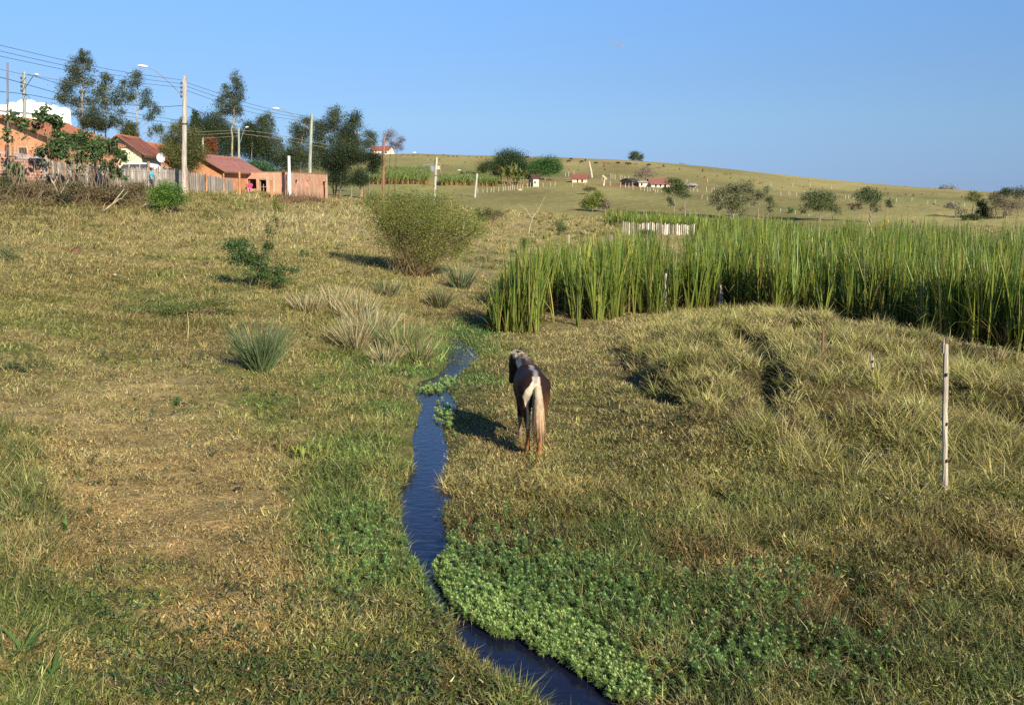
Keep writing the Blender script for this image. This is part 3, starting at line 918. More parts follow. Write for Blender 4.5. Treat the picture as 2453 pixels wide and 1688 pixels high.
def feather_mat():
    """floating parrot feather: every shoot a little plume of fine leaflets"""
    rg = np.random.default_rng(3)
    pts = []
    G = np.array([on_level(a, b, .02) for a, b in MAT_POLY])
    lo, hi = G.min(0), G.max(0)
    q = rg.uniform(lo, hi, (30000, 2)); q = q[in_poly(G, q[:, 0], q[:, 1])]
    q1 = q[:2300]
    dens = lambda px, row: (np.exp(-((px - 1330) / 230) ** 2 - ((row - 1420 - (px - 1330) * .25) / 90) ** 2) + .8 * np.exp(-((px - 1830) / 90) ** 2 - ((row - 1440) / 60) ** 2)
                            + .75 * np.exp(-((px - 1830) / 230) ** 2 - ((row - 1610) / 70) ** 2) + .9 * np.exp(-((px - 880) / 90) ** 2 - ((row - 1300) / 110) ** 2) + .5 * np.exp(-((px - 1090) / 60) ** 2 - ((row - 1340) / 60) ** 2))
    X, Y = scatter(26000, 700, 2200, 7.2, 14.5, 1.0, rg)
    Z = terr(X, Y)
    px, row = to_px(np.stack([X, Y, Z], 1))
    keep = (rg.random(len(X)) < dens(px, row) * .42) & (stream_sd(X, Y) > .03)
    q2 = np.stack([X[keep], Y[keep]], 1)[:2900]
    # rafts lying across the water farther up
    q3 = []
    for (a, b, sx, sy, n) in ((1036, 932, 20, 5, 70), (1058, 985, 9, 12, 30), (1072, 915, 12, 6, 40), (1078, 1003, 6, 18, 30)):
        for _ in range(n):
            q3.append(on_level(a + rg.normal(0, sx), b + rg.normal(0, sy), 0))
    q3 = np.array(q3)
    Q = np.concatenate([q1, q2, q3])
    X, Y = Q[:, 0], Q[:, 1]
    Z = np.maximum(terr(X, Y), WZ) + .02
    n1, n2 = len(q1), len(q2)
    Z[:n1] += rg.uniform(0, .06, n1); Z[n1:n1 + n2] += rg.uniform(.03, .12, n2)
    N = len(X); k = 64
    ki = np.repeat(np.arange(N), k); M = len(ki)
    a = rg.random(M) * 2 * math.pi
    rad = rg.uniform(.028, .060, N); rad[n1 + n2:] = .065
    tz = rg.random(M)
    B = np.stack([X[ki], Y[ki], Z[ki] + tz * .035], 1)
    L = rad[ki] * rg.uniform(.8, 1.1, M) * (1 - tz * .25)
    c0 = np.array([.29, .41, .13]) * np.exp(rg.normal(0, .16, N))[:, None] * (1 + rg.normal(0, .05, (N, 3)))
    c0[n1:n1 + n2] *= np.array([.66, .74, .72])
    C = c0[ki] * (.85 + .25 * tz)[:, None]
    V, T, Cc = blades(B, L, np.full(M, .011), a, 1.7 - tz * 1.3, np.full(M, .2), a + math.pi / 2, C, C * 1.15, 1)
    # stems
    B2 = np.stack([X, Y, Z - .10], 1)
    V2, T2, C2 = blades(B2, np.full(N, .13), np.full(N, .012), rg.random(N) * 6, np.full(N, .1), np.full(N, .1), rg.random(N) * 3, c0 * .6, c0 * .7, 1)
    o = mesh_np('parrot_feather', np.concatenate([V, V2]), np.concatenate([T, T2 + len(V)]), np.concatenate([Cc, C2]), M_LEAF)
    return tag(o, 'blue-green feathery water plants spreading from the right bank over the water', 'water plants', kind='stuff')


feather_mat()


def cattails(name, label, outline, n, hgt, rg, back=None, thin=0.0):
    G = np.array(outline)
    lo, hi = G.min(0), G.max(0)
    pts = []
    while sum(map(len, pts)) < n:
        q = rg.uniform(lo, hi, (6000, 2)); q = q[in_poly(G, q[:, 0], q[:, 1])]
        if thin:
            q = q[rg.random(len(q)) < np.exp(-(q[:, 1] - lo[1]) * thin)]
        cl = fbm(q[:, 0] * .7, q[:, 1] * .5, 71, 2)
        q = q[rg.random(len(q)) < np.clip((cl - .42) * 5.5, .03, 1)]
        pts.append(q)
    q = np.concatenate(pts)[:n]
    X, Y = q[:, 0], q[:, 1]; Z = terr(X, Y); N = len(X)
    hh = hgt * rg.uniform(.70, 1.1, N) * (.68 + .62 * fbm(X * .8, Y * .6, 41, 2))
    if 'clump' in label:     # lower and looser towards the stream
        cpx = CX + F * X / Y; hh = hh * np.clip(.42 + (cpx - 1150) / 190, .42, 1)
    cdir = fbm(X * .6, Y * .6, 47, 2) * 9
    k = 7
    ki = np.repeat(np.arange(N), k); M = len(ki)
    pa = rg.random(N) * math.pi
    side = rg.choice([-1, 1], M)
    az = pa[ki] + np.where(side > 0, 0, math.pi) + rg.normal(0, .35, M)
    az = np.where(rg.random(M) < .35, cdir[ki] + rg.normal(0, .5, M), az)
    r = rg.random(M) * .07
    B = np.stack([X[ki] + np.cos(az) * r, Y[ki] + np.sin(az) * r, Z[ki] - .05], 1)
    L = hh[ki] * rg.uniform(.62, 1.05, M)
    W = np.maximum(.034 + .04 * rg.random(M), Y[ki] * .0010)
    lean = rg.uniform(.0, .16, M); bend = rg.uniform(.0, .6, M) ** 1.6
    broken = rg.random(M) < .10
    bend = np.where(broken, rg.uniform(.9, 2.2, M), bend)
    tint = np.exp(rg.normal(0, .2, N))[ki][:, None]
    t = rg.random(M)[:, None] * .8 + .2 * rg.random(N)[ki][:, None]
    c = np.where(t < .50, np.array([.08, .155, .028]), np.where(t < .84, np.array([.21, .26, .04]), np.where(t < .95, np.array([.30, .24, .07]), np.array([.24, .115, .045]))))
    c = c * tint * np.exp(rg.normal(0, .15, M))[:, None]
    base = c * .45 + np.array([.20, .20, .045]) * .55 * tint
    face = az + math.pi / 2 + rg.normal(0, .5, M)
    V, T, C = blades(B, L, W, az, lean, bend, face, np.clip(base, .01, .6), np.clip(c * 1.05, .01, .6), 4)
    # a litter of dead brown leaves between the stems
    m2 = N * 2; ki = rg.integers(0, N, m2)
    B2 = np.stack([X[ki] + rg.normal(0, .12, m2), Y[ki] + rg.normal(0, .12, m2), Z[ki]], 1)
    V2, T2, C2 = blades(B2, hh[ki] * rg.uniform(.25, .6, m2), np.maximum(.02, Y[ki] * .0005), rg.random(m2) * 6.3, rg.uniform(.1, .9, m2), rg.uniform(.1, 1.2, m2), rg.random(m2) * 3.1,
                        np.array([.17, .10, .045]) * np.exp(rg.normal(0, .25, m2))[:, None], None, 2)
    o = mesh_np(name, np.concatenate([V, V2]), np.concatenate([T, T2 + len(V)]), np.concatenate([C, C2]), M_REED)
    return tag(o, label, 'cattails', kind='stuff')


cattails('cattail_reeds', 'green cattail clump standing beside the head of the stream', CATL_G, 1250, 2.75, np.random.default_rng(21))
gR = [on_level(a, b, 0) for a, b in ((1735, 732), (1900, 770), (2050, 806), (2200, 832), (2440, 866), (2620, 880), (2800, 880))]
gR += [((3000 - CX) / F * 52, 52), ((2453 - CX) / F * 56, 56), ((1900 - CX) / F * 62, 62), ((1690 - CX) / F * 62, 62), ((1640 - CX) / F * 50, 50)]
cattails('cattail_reeds', 'tall dense cattail bed filling the wet ground on the right', gR, 7400, 2.8, np.random.default_rng(22), thin=.035)
gB = [((1430 - CX) / F * 112, 112), ((1490 - CX) / F * 84, 84), ((1680 - CX) / F * 82, 82), ((1680 - CX) / F * 63, 63), ((1900 - CX) / F * 63, 63), ((2000 - CX) / F * 75, 75), ((1880 - CX) / F * 120, 120), ((1500 - CX) / F * 125, 125)]
cattails('marsh_reeds', 'lower pale green reeds in the marsh behind the board fence', gB, 1900, 1.75, np.random.default_rng(23))
# ------------------------------------------------------------------ animals
def loft(st, n=20):
    """closed tube through elliptical sections: (centre, sideways half width, up half height, forward direction)"""
    V = []; T = []
    m = len(st)
    cs = np.array([s[0] for s in st], float)
    tg = np.gradient(cs, axis=0)
    for i, s in enumerate(st):
        d = tg[i] / (np.linalg.norm(tg[i]) + 1e-9)
        side = np.cross(d, [0, 0, 1.0])
        if np.linalg.norm(side) < .25:
            side = np.array([1.0, 0, 0])
        if len(s) > 3 and s[3] is not None:
            side = np.array(s[3], float)
        side = side / np.linalg.norm(side)
        up = np.cross(side, d); up /= np.linalg.norm(up)
        a = np.arange(n) * 2 * math.pi / n
        V.append(cs[i] + np.cos(a)[:, None] * side * s[1] + np.sin(a)[:, None] * up * s[2])
    V = np.concatenate(V + [cs[:1], cs[-1:]])
    for i in range(m - 1):
        for k in range(n):
            a, b = i * n + k, i * n + (k + 1) % n
            T += [(a, b, b + n), (a, b + n, a + n)]
    o = m * n
    for k in range(n):
        T += [(o, (k + 1) % n, k), (o + 1, (m - 1) * n + k, (m - 1) * n + (k + 1) % n)]
    return V, np.array(T)


def fuse(name, pieces, voxel, smooth_it, paint, mat, parent):
    """join overlapping pieces into one continuous skin, then colour it"""
    V = []; T = []; o = 0
    for v, t in pieces:
        V.append(v); T.append(t + o); o += len(v)
    V = np.concatenate(V); T = np.concatenate(T)
    me = bpy.data.meshes.new(name)
    me.from_pydata([tuple(p) for p in V], [], [tuple(int(q) for q in t) for t in T])
    bm = bmesh.new(); bm.from_mesh(me); bmesh.ops.recalc_face_normals(bm, faces=bm.faces[:]); bm.to_mesh(me); bm.free()
    tmp = bpy.data.objects.new(name, me); COL.objects.link(tmp)
    r = tmp.modifiers.new('r', 'REMESH'); r.mode = 'VOXEL'; r.voxel_size = voxel
    s = tmp.modifiers.new('s', 'SMOOTH'); s.iterations = smooth_it; s.factor = .5
    dg = bpy.context.evaluated_depsgraph_get()
    me2 = bpy.data.meshes.new_from_object(tmp.evaluated_get(dg))
    bpy.data.objects.remove(tmp)
    me2.name = name
    n = len(me2.vertices)
    co = np.empty(n * 3, np.float32); me2.vertices.foreach_get('co', co); co = co.reshape(-1, 3)
    c = np.ones((n, 4), np.float32); c[:, :3] = paint(co.astype(float))
    at = me2.attributes.new('col', 'FLOAT_COLOR', 'POINT'); at.data.foreach_set('color', c.ravel())
    me2.polygons.foreach_set('use_smooth', np.ones(len(me2.polygons), bool))
    me2.materials.clear(); me2.materials.append(mat)
    ob = bpy.data.objects.new(name, me2)
    return link(ob, parent)


def leg(pts):
    return loft([((x, y, z), w, d, (1, 0, 0)) for x, y, z, w, d in pts], 14)


def make_horse():
    base = on_level(1278, 1091, .06)
    root = empty('horse', (base[0], base[1], gz(base[0], base[1])), R(4.5))
    tag(root, 'brown and white pinto horse seen from behind, standing by the stream', 'horse')
    P = []
    # trunk, from buttocks forward to the chest
    P.append(loft([((0, -.30, .98), .07, .10), ((0, -.25, 1.0), .17, .20), ((0, -.16, 1.03), .235, .265), ((0, -.02, 1.05), .265, .285), ((0, .14, 1.04), .265, .29),
                   ((0, .32, 1.0), .275, .305), ((0, .52, .97), .285, .32), ((0, .72, .97), .275, .325), ((0, .92, 1.0), .24, .33), ((0, 1.06, 1.02), .19, .28), ((0, 1.16, 1.02), .11, .16)], 28))
    # croup muscles and shoulder blades
    for sx in (-1, 1):
        P.append(loft([((sx * .10, -.22, 1.06), .10, .12), ((sx * .13, -.05, 1.10), .14, .17), ((sx * .12, .14, 1.10), .12, .15)], 16))
        P.append(loft([((sx * .15, .80, 1.22), .05, .06, (1, 0, 0)), ((sx * .17, .90, 1.02), .08, .15, (1, 0, 0)), ((sx * .16, .98, .82), .08, .12, (1, 0, 0))], 16))
    # neck, bending to the left, carried low
    P.append(loft([((0, .86, 1.10), .15, .27), ((-.02, 1.06, 1.16), .115, .22), ((-.07, 1.24, 1.24), .09, .175), ((-.13, 1.38, 1.31), .078, .14), ((-.17, 1.47, 1.345), .07, .10)], 20))
    # head hanging down, turned to the left
    sd = (.80, .60, 0)
    P.append(loft([((-.13, 1.43, 1.37), .06, .06, sd), ((-.150, 1.50, 1.33), .095, .105, sd), ((-.172, 1.53, 1.24), .10, .125, sd), ((-.192, 1.56, 1.13), .082, .11, sd), ((-.205, 1.585, 1.02), .062, .08, sd),
                   ((-.218, 1.60, .92), .056, .068, sd), ((-.224, 1.61, .865), .058, .062, sd), ((-.228, 1.615, .835), .035, .035, sd)], 18))
    # eye ridges
    for s_ in (-1, 1):
        c = np.array([-.168, 1.52, 1.25]) + np.array([.80, .60, 0]) * .088 * s_
        P.append(loft([(c + np.array([0, 0, .03]), .012, .012), (c, .022, .022), (c - np.array([0, 0, .03]), .012, .012)], 10))
    # ears
    for ex, ey, tx in ((-.20, 1.42, -.06), (-.10, 1.50, .03)):
        P.append(loft([((ex, ey, 1.36), .034, .030, (1, .3, 0)), ((ex + tx * .4, ey, 1.43), .034, .024, (1, .3, 0)), ((ex + tx, ey - .005, 1.52), .006, .006, (1, .3, 0))], 10))
    # hind legs: thigh, hock behind, shank, fetlock, hoof
    for sx, fx, fy in ((-1, -.085, .14), (1, .085, -.10)):
        P.append(leg([(sx * .13, .02, 1.10, .11, .20), (sx * .14, -.02, .95, .125, .22), (sx * .135, .0, .80, .105, .175), (sx * .12, fy * .3 - .02, .66, .078, .12), (sx * .105, fy * .6 - .08, .54, .054, .075),
                      (fx * 1.05, fy - .10, .44, .043, .060), (fx, fy - .09, .36, .034, .045), (fx, fy - .05, .24, .030, .034), (fx, fy - .03, .15, .037, .040), (fx, fy + .0, .09, .036, .040), (fx, fy + .02, .05, .050, .060), (fx, fy + .03, -.01, .058, .070)]))
    # front legs: forearm, knee, cannon, fetlock, hoof
    for sx, fx, fy in ((-1, -.15, .76), (1, .13, .96)):
        P.append(leg([(sx * .15, .90, .92, .085, .14), (sx * .15, fy * .5 + .44, .76, .072, .105), (sx * .148, fy * .9 + .08, .60, .055, .070), (fx, fy, .47, .048, .052), (fx, fy, .41, .044, .048),
                      (fx, fy, .30, .030, .034), (fx, fy, .17, .036, .040), (fx, fy + .02, .10, .035, .038), (fx, fy + .04, .05, .048, .056), (fx, fy + .05, -.01, .056, .066)]))

    def paint(v):
        x, y, z = v[:, 0], v[:, 1], v[:, 2]
        dk = np.array([.022, .0105, .0085]); rust = np.array([.26, .115, .045]); wh = np.array([.66, .56, .40]); gr = np.array([.28, .25, .23]); blk = np.array([.022, .014, .012])
        n = fbm(x * 9 + 3, z * 9 + y * 5, 4, 3)
        c = np.repeat(dk[None], len(v), 0) * (.75 + .5 * n)[:, None]
        def mixc(c, m, k):
            m = np.clip(m, 0, 1)[:, None]; return c * (1 - m) + np.asarray(k)[None] * m
        # warmer thighs; the sun's red on the right flank is painted in
        c = mixc(c, np.clip((.86 - z) / .3, 0, 1) * (y < .45) * .45, rust * .75)
        c = mixc(c, (x > .12) * np.clip(1 - np.abs(z - .8) / .3, 0, 1) * (y < .3) * .35, rust)
        # lower legs sandy from dried mud
        hind = y < .45
        c = mixc(c, np.clip((.50 - z) / .10, 0, 1) * hind, rust * 1.25)
        c = mixc(c, np.clip((.46 - z) / .04, 0, 1) * (~hind) * (y < 1.2), np.array([.20, .125, .085]))
        c = mixc(c, np.clip((.06 - z) / .03, 0, 1), rust * .9)
        # white blaze of the left buttock running down the leg
        cx_ = np.interp(z, [.40, .55, .70, .85, .98, 1.10, 1.20, 1.26], [-.085, -.085, -.095, -.13, -.135, -.09, -.045, -.02])
        wd = np.interp(z, [.40, .55, .70, .85, .98, 1.10, 1.20, 1.26], [.030, .028, .026, .034, .058, .062, .030, .0])
        m = ((wd - np.abs(x - cx_ - (n - .5) * .03)) / .012) * (y < .12) * (z > .40)
        c = mixc(c, m, wh)
        # pale dock and a grey stripe up the croup
        c = mixc(c, ((.075 - np.abs(x - .02 - (n - .5) * .05)) / .02) * (z > 1.0) * (y < -.19), wh * .7)
        c = mixc(c, ((.055 - np.abs(x - .02 - (n - .5) * .06)) / .03) * (z > 1.2) * (y < .75) * .75, gr)
        # grey and white withers and crest
        c = mixc(c, np.clip((y - .78) / .12, 0, 1) * np.clip((z - 1.27 - (n - .5) * .08) / .05, 0, 1) * (y < 1.2) * .8, gr * .8)
        c = mixc(c, np.clip((z - 1.30) / .04, 0, 1) * np.clip((y - 1.22) / .06, 0, 1) * (y < 1.42), wh * .75)
        wp = np.hypot((x + .10 + (n - .5) * .08) / .09, (z - 1.24) / .13) * 1.0
        c = mixc(c, (1 - wp) * 4 * (y > .95) * (y < 1.28), wh)
        # dark face
        c = mixc(c, ((y - 1.40) / .06) * (x < -.10), blk)
        c = mixc(c, (z > 1.40) * (y > 1.3) * 1.0, dk)
        return np.clip(c, .008, .8)

    fuse('body', P, .013, 9, paint, M_COAT, root)
    # mane over the crest with a pale forelock
    g = Geo(); rg = np.random.default_rng(2)
    N = 900
    t = rg.random(N)
    cx = np.interp(t, [0, .4, .75, 1], [0, -.05, -.125, -.165]); cy = np.interp(t, [0, .4, .75, 1], [.84, 1.08, 1.30, 1.46]); cz_ = np.interp(t, [0, .4, .75, 1], [1.34, 1.37, 1.41, 1.44])
    B = np.stack([cx + rg.normal(0, .014, N), cy, cz_ - .01], 1)
    sid = np.where(rg.random(N) < .7, 0.0, math.pi) + rg.normal(0, .35, N)
    cc = np.where((t > .60)[:, None], np.array([.62, .54, .43]), np.where((t > .35)[:, None], np.array([.22, .19, .17]), np.array([.07, .05, .045])))
    cc = cc * np.exp(rg.normal(0, .22, N))[:, None]
    V, T, C = blades(B, rg.uniform(.06, .12, N), np.full(N, .026), sid, rg.uniform(.9, 1.5, N), np.full(N, 1.3), sid + math.pi / 2 + rg.normal(0, .3, N), cc, cc * 1.1, 3)
    g.add(V, T, C)
    g.build('mane', M_COAT, root)
    # tail: a full core wrapped in long strands
    g = Geo()
    path = [(.02, -.27, 1.14), (.025, -.34, 1.10), (.035, -.39, 1.0), (.045, -.41, .86), (.055, -.42, .70), (.06, -.42, .54), (.06, -.41, .42), (.055, -.40, .33)]
    rad = [.035, .055, .062, .066, .066, .056, .042, .02]
    rad = [r * 1.08 for r in rad]
    g.tube(path, rad, (.44, .365, .25), n=14, c2=(.25, .14, .07))
    N = 1300
    t = rg.random(N) * .9
    idx = t * 7
    pp = np.array(path); i0 = np.floor(idx).astype(int); f = (idx - i0)[:, None]
    C0 = pp[i0] * (1 - f) + pp[np.minimum(i0 + 1, 7)] * f
    rr = np.interp(t, np.linspace(0, 1, 8), rad)
    an = rg.random(N) * 2 * math.pi
    B = C0 + np.stack([np.cos(an) * rr, np.sin(an) * rr, np.zeros(N)], 1)
    Lh = np.minimum(rg.uniform(.25, .6, N), B[:, 2] - rg.uniform(.26, .45, N))
    Lh = np.maximum(Lh, .08)
    stripe = np.where(rg.random(N) < .3, .5, 1.0)
    c0 = np.array([.50, .42, .285])[None] * stripe[:, None] * np.exp(rg.normal(0, .12, N))[:, None]
    c1 = np.array([.28, .15, .07])[None] * np.exp(rg.normal(0, .2, N))[:, None]
    fz = np.clip((B[:, 2] - .45) / .6, 0, 1)[:, None]; cb = c0 * fz + c1 * (1 - fz)
    fz2 = np.clip((B[:, 2] - Lh - .35) / .6, 0, 1)[:, None]; ct = c0 * fz2 + c1 * (1 - fz2)
    V, T, C = blades(B, Lh, np.full(N, .02), an, np.full(N, math.pi) - rg.uniform(0, .10, N), np.zeros(N), an + math.pi / 2, cb, ct, 3)
    g.add(V, T, C)
    g.build('tail', M_COAT, root)
    return root


make_horse()


def make_cow(scale=1.0):
    root = empty('cow', (0, 0, 0))
    P = [loft([((0, -.85, 1.0), .10, .16), ((0, -.75, 1.02), .24, .30), ((0, -.3, .98), .30, .36), ((0, .3, .96), .31, .38), ((0, .7, 1.0), .26, .36), ((0, .85, 1.02), .14, .24)], 12),
         loft([((0, .7, 1.08), .15, .22), ((0, 1.0, .95), .11, .17), ((0, 1.2, .72), .09, .13), ((0, 1.3, .5), .11, .12), ((0, 1.36, .30), .08, .09), ((0, 1.38, .2), .05, .05)], 10)]
    for x, y in ((-.2, -.65), (.2, -.6), (-.18, .6), (.18, .68)):
        P.append(leg([(x, y, .95, .12, .17), (x, y, .62, .08, .10), (x, y - .02, .38, .055, .06), (x, y, .12, .05, .055), (x, y + .02, 0, .07, .08)]))
    for s in (-1, 1):
        P.append(loft([((s * .08, 1.16, .72), .03, .04), ((s * .2, 1.14, .74), .05, .03), ((s * .26, 1.14, .72), .01, .01)], 6))
    P.append(loft([((0, -.86, 1.16), .03, .03), ((0, -.94, .8), .025, .025), ((0, -.95, .4), .04, .04)], 6))
    fuse('body', P, .05, 3, lambda v: np.repeat(np.array([[.025, .02, .02]]), len(v), 0), M_COAT, root)
    return root


COWS = [(1263, 380.5, 78, 'black cow at the crest beside the big dark round tree'), (1367, 384.5, -70, 'black cow just breaking the skyline left of the bare leaning trunk'),
        (1363, 390, 100, 'black cow lower down, below the skyline cow left of the leaning trunk'), (1393.5, 391.5, 60, 'black cow head-down right beside the leaning bare trunk'),
        (1402, 387.5, 10, 'tiny black cow end-on against the sky above the leaning trunk'), (1427, 394.5, -60, 'black cow grazing alone just right of the leaning bare trunk'),
        (1481, 394.5, 75, 'black cow grazing left of the pair near the lone ridge tree'), (1501.5, 395.5, -80, 'left cow of the black pair near the lone ridge tree'),
        (1508.5, 396.5, 85, 'right cow of the black pair near the lone ridge tree'), (1554.5, 399, 80, 'black cow grazing to the right of the lone ridge tree')]
cow0 = None
for px, row, yaw, lab in COWS:
    p = gnd(px, row)
    c = make_cow() if cow0 is None else copy_tree(cow0)
    cow0 = cow0 or c
    c.location = p; c.rotation_euler = (0, 0, R(yaw)); c.scale = (.78,) * 3
    tag(c, lab, 'cow', 'cattle grazing along the ridge')
bc = copy_tree(cow0)
bc.location = gnd(1524.5, 396.5); bc.rotation_euler = (0, 0, R(85)); bc.scale = (.78,) * 3
tag(bc, 'brown cow grazing under the lone ridge tree', 'cow', 'cattle grazing along the ridge')
for ch in bc.children:
    ch.data = ch.data.copy()
    n = len(ch.data.vertices); a = np.ones((n, 4), np.float32); a[:, :3] = (.22, .12, .07)
    ch.data.attributes['col'].data.foreach_set('color', a.ravel())


def make_person(name, label, loc, yaw, pose, shirt, legs, hair=(.02, .015, .012), height=1.68):
    """one continuous body with clothing and hair as parts; pose: joints by name"""
    root = empty(name, loc, yaw); tag(root, label, 'person')
    s = height / 1.70
    skin = np.array([.22, .11, .07])
    J = {k: np.array(v, float) for k, v in pose.items()}
    P = []
    hd = J['head']
    P.append(loft([(J['pelvis'] - (0, 0, .06), .13, .09, (1, 0, 0)), (J['pelvis'] + (0, 0, .04), .16, .115, (1, 0, 0)), (J['waist'], .135, .095, (1, 0, 0)), (J['chest'], .165, .12, (1, 0, 0)), (J['neck'] - (0, 0, .06), .15, .085, (1, 0, 0)), (J['neck'], .06, .055, (1, 0, 0)), (hd - (0, 0, .09), .05, .055, (1, 0, 0))], 18))
    P.append(loft([(hd - (0, 0, .12), .035, .045, (1, 0, 0)), (hd - (0, 0, .07), .062, .078, (1, 0, 0)), (hd, .074, .095, (1, 0, 0)), (hd + (0, 0, .07), .068, .088, (1, 0, 0)), (hd + (0, 0, .11), .03, .04, (1, 0, 0))], 16))
    P.append(loft([(hd + (0, .085, .03), .010, .010), (hd + (0, .115, -.015), .015, .012), (hd + (0, .09, -.03), .008, .008)], 8))
    for sx, k in ((-1, 'l'), (1, 'r')):
        sh = J['neck'] + (sx * .17, 0, -.06)
        P.append(loft([(sh, .055, .055, None), (J['elbow_' + k] * .5 + sh * .5, .046, .046, None), (J['elbow_' + k], .038, .038, None), (J['hand_' + k] * .5 + J['elbow_' + k] * .5, .034, .034, None), (J['hand_' + k], .024, .024, None)], 10))
        h = J['hand_' + k]; d = h - J['elbow_' + k]; d /= np.linalg.norm(d)
        P.append(loft([(h, .026, .02, None), (h + d * .05, .042, .018, None), (h + d * .09, .038, .016, None)], 8))
        w = np.cross(d, [0, 1.0, 0]); w /= np.linalg.norm(w) + 1e-6
        for q, ln in ((-.030, .065), (-.010, .08), (.010, .075), (.030, .06)):
            P.append(loft([(h + d * .085 + w * q, .009, .009, None), (h + d * (.085 + ln * .6) + w * q + (0, .006, 0), .0085, .0085, None), (h + d * (.085 + ln) + w * q + (0, .016, 0), .006, .006, None)], 6))
        P.append(loft([(h + d * .03 + w * .03 * sx, .011, .011, None), (h + d * .08 + w * .055 * sx + (0, .02, 0), .009, .009, None)], 6))
        hip = J['pelvis'] + (sx * .085, 0, -.02)
        P.append(loft([(hip, .085, .09, None), (hip * .5 + J['knee_' + k] * .5, .072, .075, None), (J['knee_' + k], .052, .054, None), (J['knee_' + k] * .5 + J['foot_' + k] * .5 + (0, -.01, .03), .048, .054, None), (J['foot_' + k] + (0, 0, .05), .034, .036, None)], 12))
        f = J['foot_' + k]
        P.append(loft([(f + (0, -.06, .035), .035, .035, (1, 0, 0)), (f + (0, .06, .035), .045, .03, (1, 0, 0)), (f + (0, .17, .02), .035, .018, (1, 0, 0))], 8))
    P = [(v * s, t) for v, t in P]
    fuse('body', P, .016, 3, lambda v: np.repeat(skin[None], len(v), 0), M_COAT, root)

    def cloth(nm, sections, col):
        g = [(loft(q, 18)[0] * s, loft(q, 18)[1]) for q in sections]
        fuse(nm, g, .02, 3, lambda v: np.repeat(np.array(col)[None], len(v), 0) * (.9 + .2 * fbm(v[:, 0] * 9, v[:, 2] * 9, 3, 2))[:, None], M_CLOTH, root)
    q = [[(J['pelvis'] + (0, 0, -.02), .185, .14, (1, 0, 0)), (J['waist'], .165, .125, (1, 0, 0)), (J['chest'], .19, .145, (1, 0, 0)), (J['neck'] - (0, 0, .055), .165, .10, (1, 0, 0)), (J['neck'] - (0, 0, .01), .08, .07, (1, 0, 0))]]
    for sx, k in ((-1, 'l'), (1, 'r')):
        sh = J['neck'] + (sx * .15, 0, -.06)
        q.append([(sh, .075, .075, None), (sh * .4 + J['elbow_' + k] * .6, .07, .07, None), (sh * .2 + J['elbow_' + k] * .8, .068, .068, None)])
    cloth('shirt', q, shirt)
    q = [[(J['pelvis'] + (0, 0, .06), .17, .13, (1, 0, 0)), (J['pelvis'] - (0, 0, .06), .17, .125, (1, 0, 0))]]
    for sx, k in ((-1, 'l'), (1, 'r')):
        hip = J['pelvis'] + (sx * .085, 0, -.02)
        q.append([(hip, .10, .105, None), (hip * .5 + J['knee_' + k] * .5, .088, .092, None), (J['knee_' + k], .072, .075, None), (J['knee_' + k] * .3 + J['foot_' + k] * .7, .06, .064, None)])
    cloth('trousers', q, legs)
    g = [(v * s, t) for v, t in (loft([(hd + (0, -.02, -.05), .07, .085, (1, 0, 0)), (hd + (0, -.025, .02), .084, .095, (1, 0, 0)), (hd + (0, -.02, .085), .074, .09, (1, 0, 0)), (hd + (0, -.01, .125), .03, .04, (1, 0, 0))], 14),)]
    fuse('hair', g, .015, 2, lambda v: np.repeat(np.array(hair)[None], len(v), 0), M_COAT, root)
    return root


WALK = {'pelvis': (0, 0, .92), 'waist': (0, .01, 1.08), 'chest': (0, .03, 1.27), 'neck': (0, .05, 1.44), 'head': (0, .09, 1.58), 'elbow_l': (-.25, -.02, 1.14), 'elbow_r': (.26, -.06, 1.16), 'hand_l': (-.26, .14, .95), 'hand_r': (.30, .04, .93),
        'knee_l': (-.09, .12, .50), 'knee_r': (.10, -.02, .49), 'foot_l': (-.09, .16, .02), 'foot_r': (.10, -.20, .05)}
SIT = {'pelvis': (0, 0, .46), 'waist': (0, .03, .62), 'chest': (0, .08, .80), 'neck': (0, .13, .97), 'head': (0, .20, 1.10), 'elbow_l': (-.25, .14, .70), 'elbow_r': (.25, .14, .70), 'hand_l': (-.15, .34, .60), 'hand_r': (.15, .34, .60),
       'knee_l': (-.12, .42, .48), 'knee_r': (.12, .42, .48), 'foot_l': (-.12, .42, .02), 'foot_r': (.12, .44, .02)}
# ------------------------------------------------------------------ trees, shrubs and plants
def leaf_cards(P, size, asp, col, rg, droop=0.0):
    """small folded leaves: Px3 positions"""
    N = len(P)
    d = rg.normal(0, 1, (N, 3)); d[:, 2] -= droop * 1.5
    d /= np.linalg.norm(d, axis=1)[:, None] + 1e-9
    w = np.cross(d, rg.normal(0, 1, (N, 3))); w /= np.linalg.norm(w, axis=1)[:, None] + 1e-9
    L = (size * np.exp(rg.normal(0, .25, N)))[:, None]
    a = P - d * L * .5; b = P + d * L * .5
    m = P + np.cross(d, w) * L * .06
    V = np.stack([a, m + w * L * asp * .5, b, m - w * L * asp * .5], 1).reshape(-1, 3)
    T = (np.array([[0, 1, 2], [0, 2, 3]])[None] + (np.arange(N) * 4)[:, None, None]).reshape(-1, 3)
    return V, T, np.repeat(col, 4, 0)


def clump_leaves(c, r, n, rg, shell=.5):
    """points in a lumpy ellipsoid, denser towards its skin, broken by gaps"""
    out = []
    k = max(3, int(n / 60))
    sub = rg.normal(0, 1, (k, 3)); sub /= np.linalg.norm(sub, axis=1)[:, None]
    sub = sub * rg.random((k, 1)) ** .45 * .82
    idx = rg.integers(0, k, n)
    p = sub[idx] + rg.normal(0, 1, (n, 3)) * .27
    return np.asarray(c) + p * np.asarray(r) * 1.3


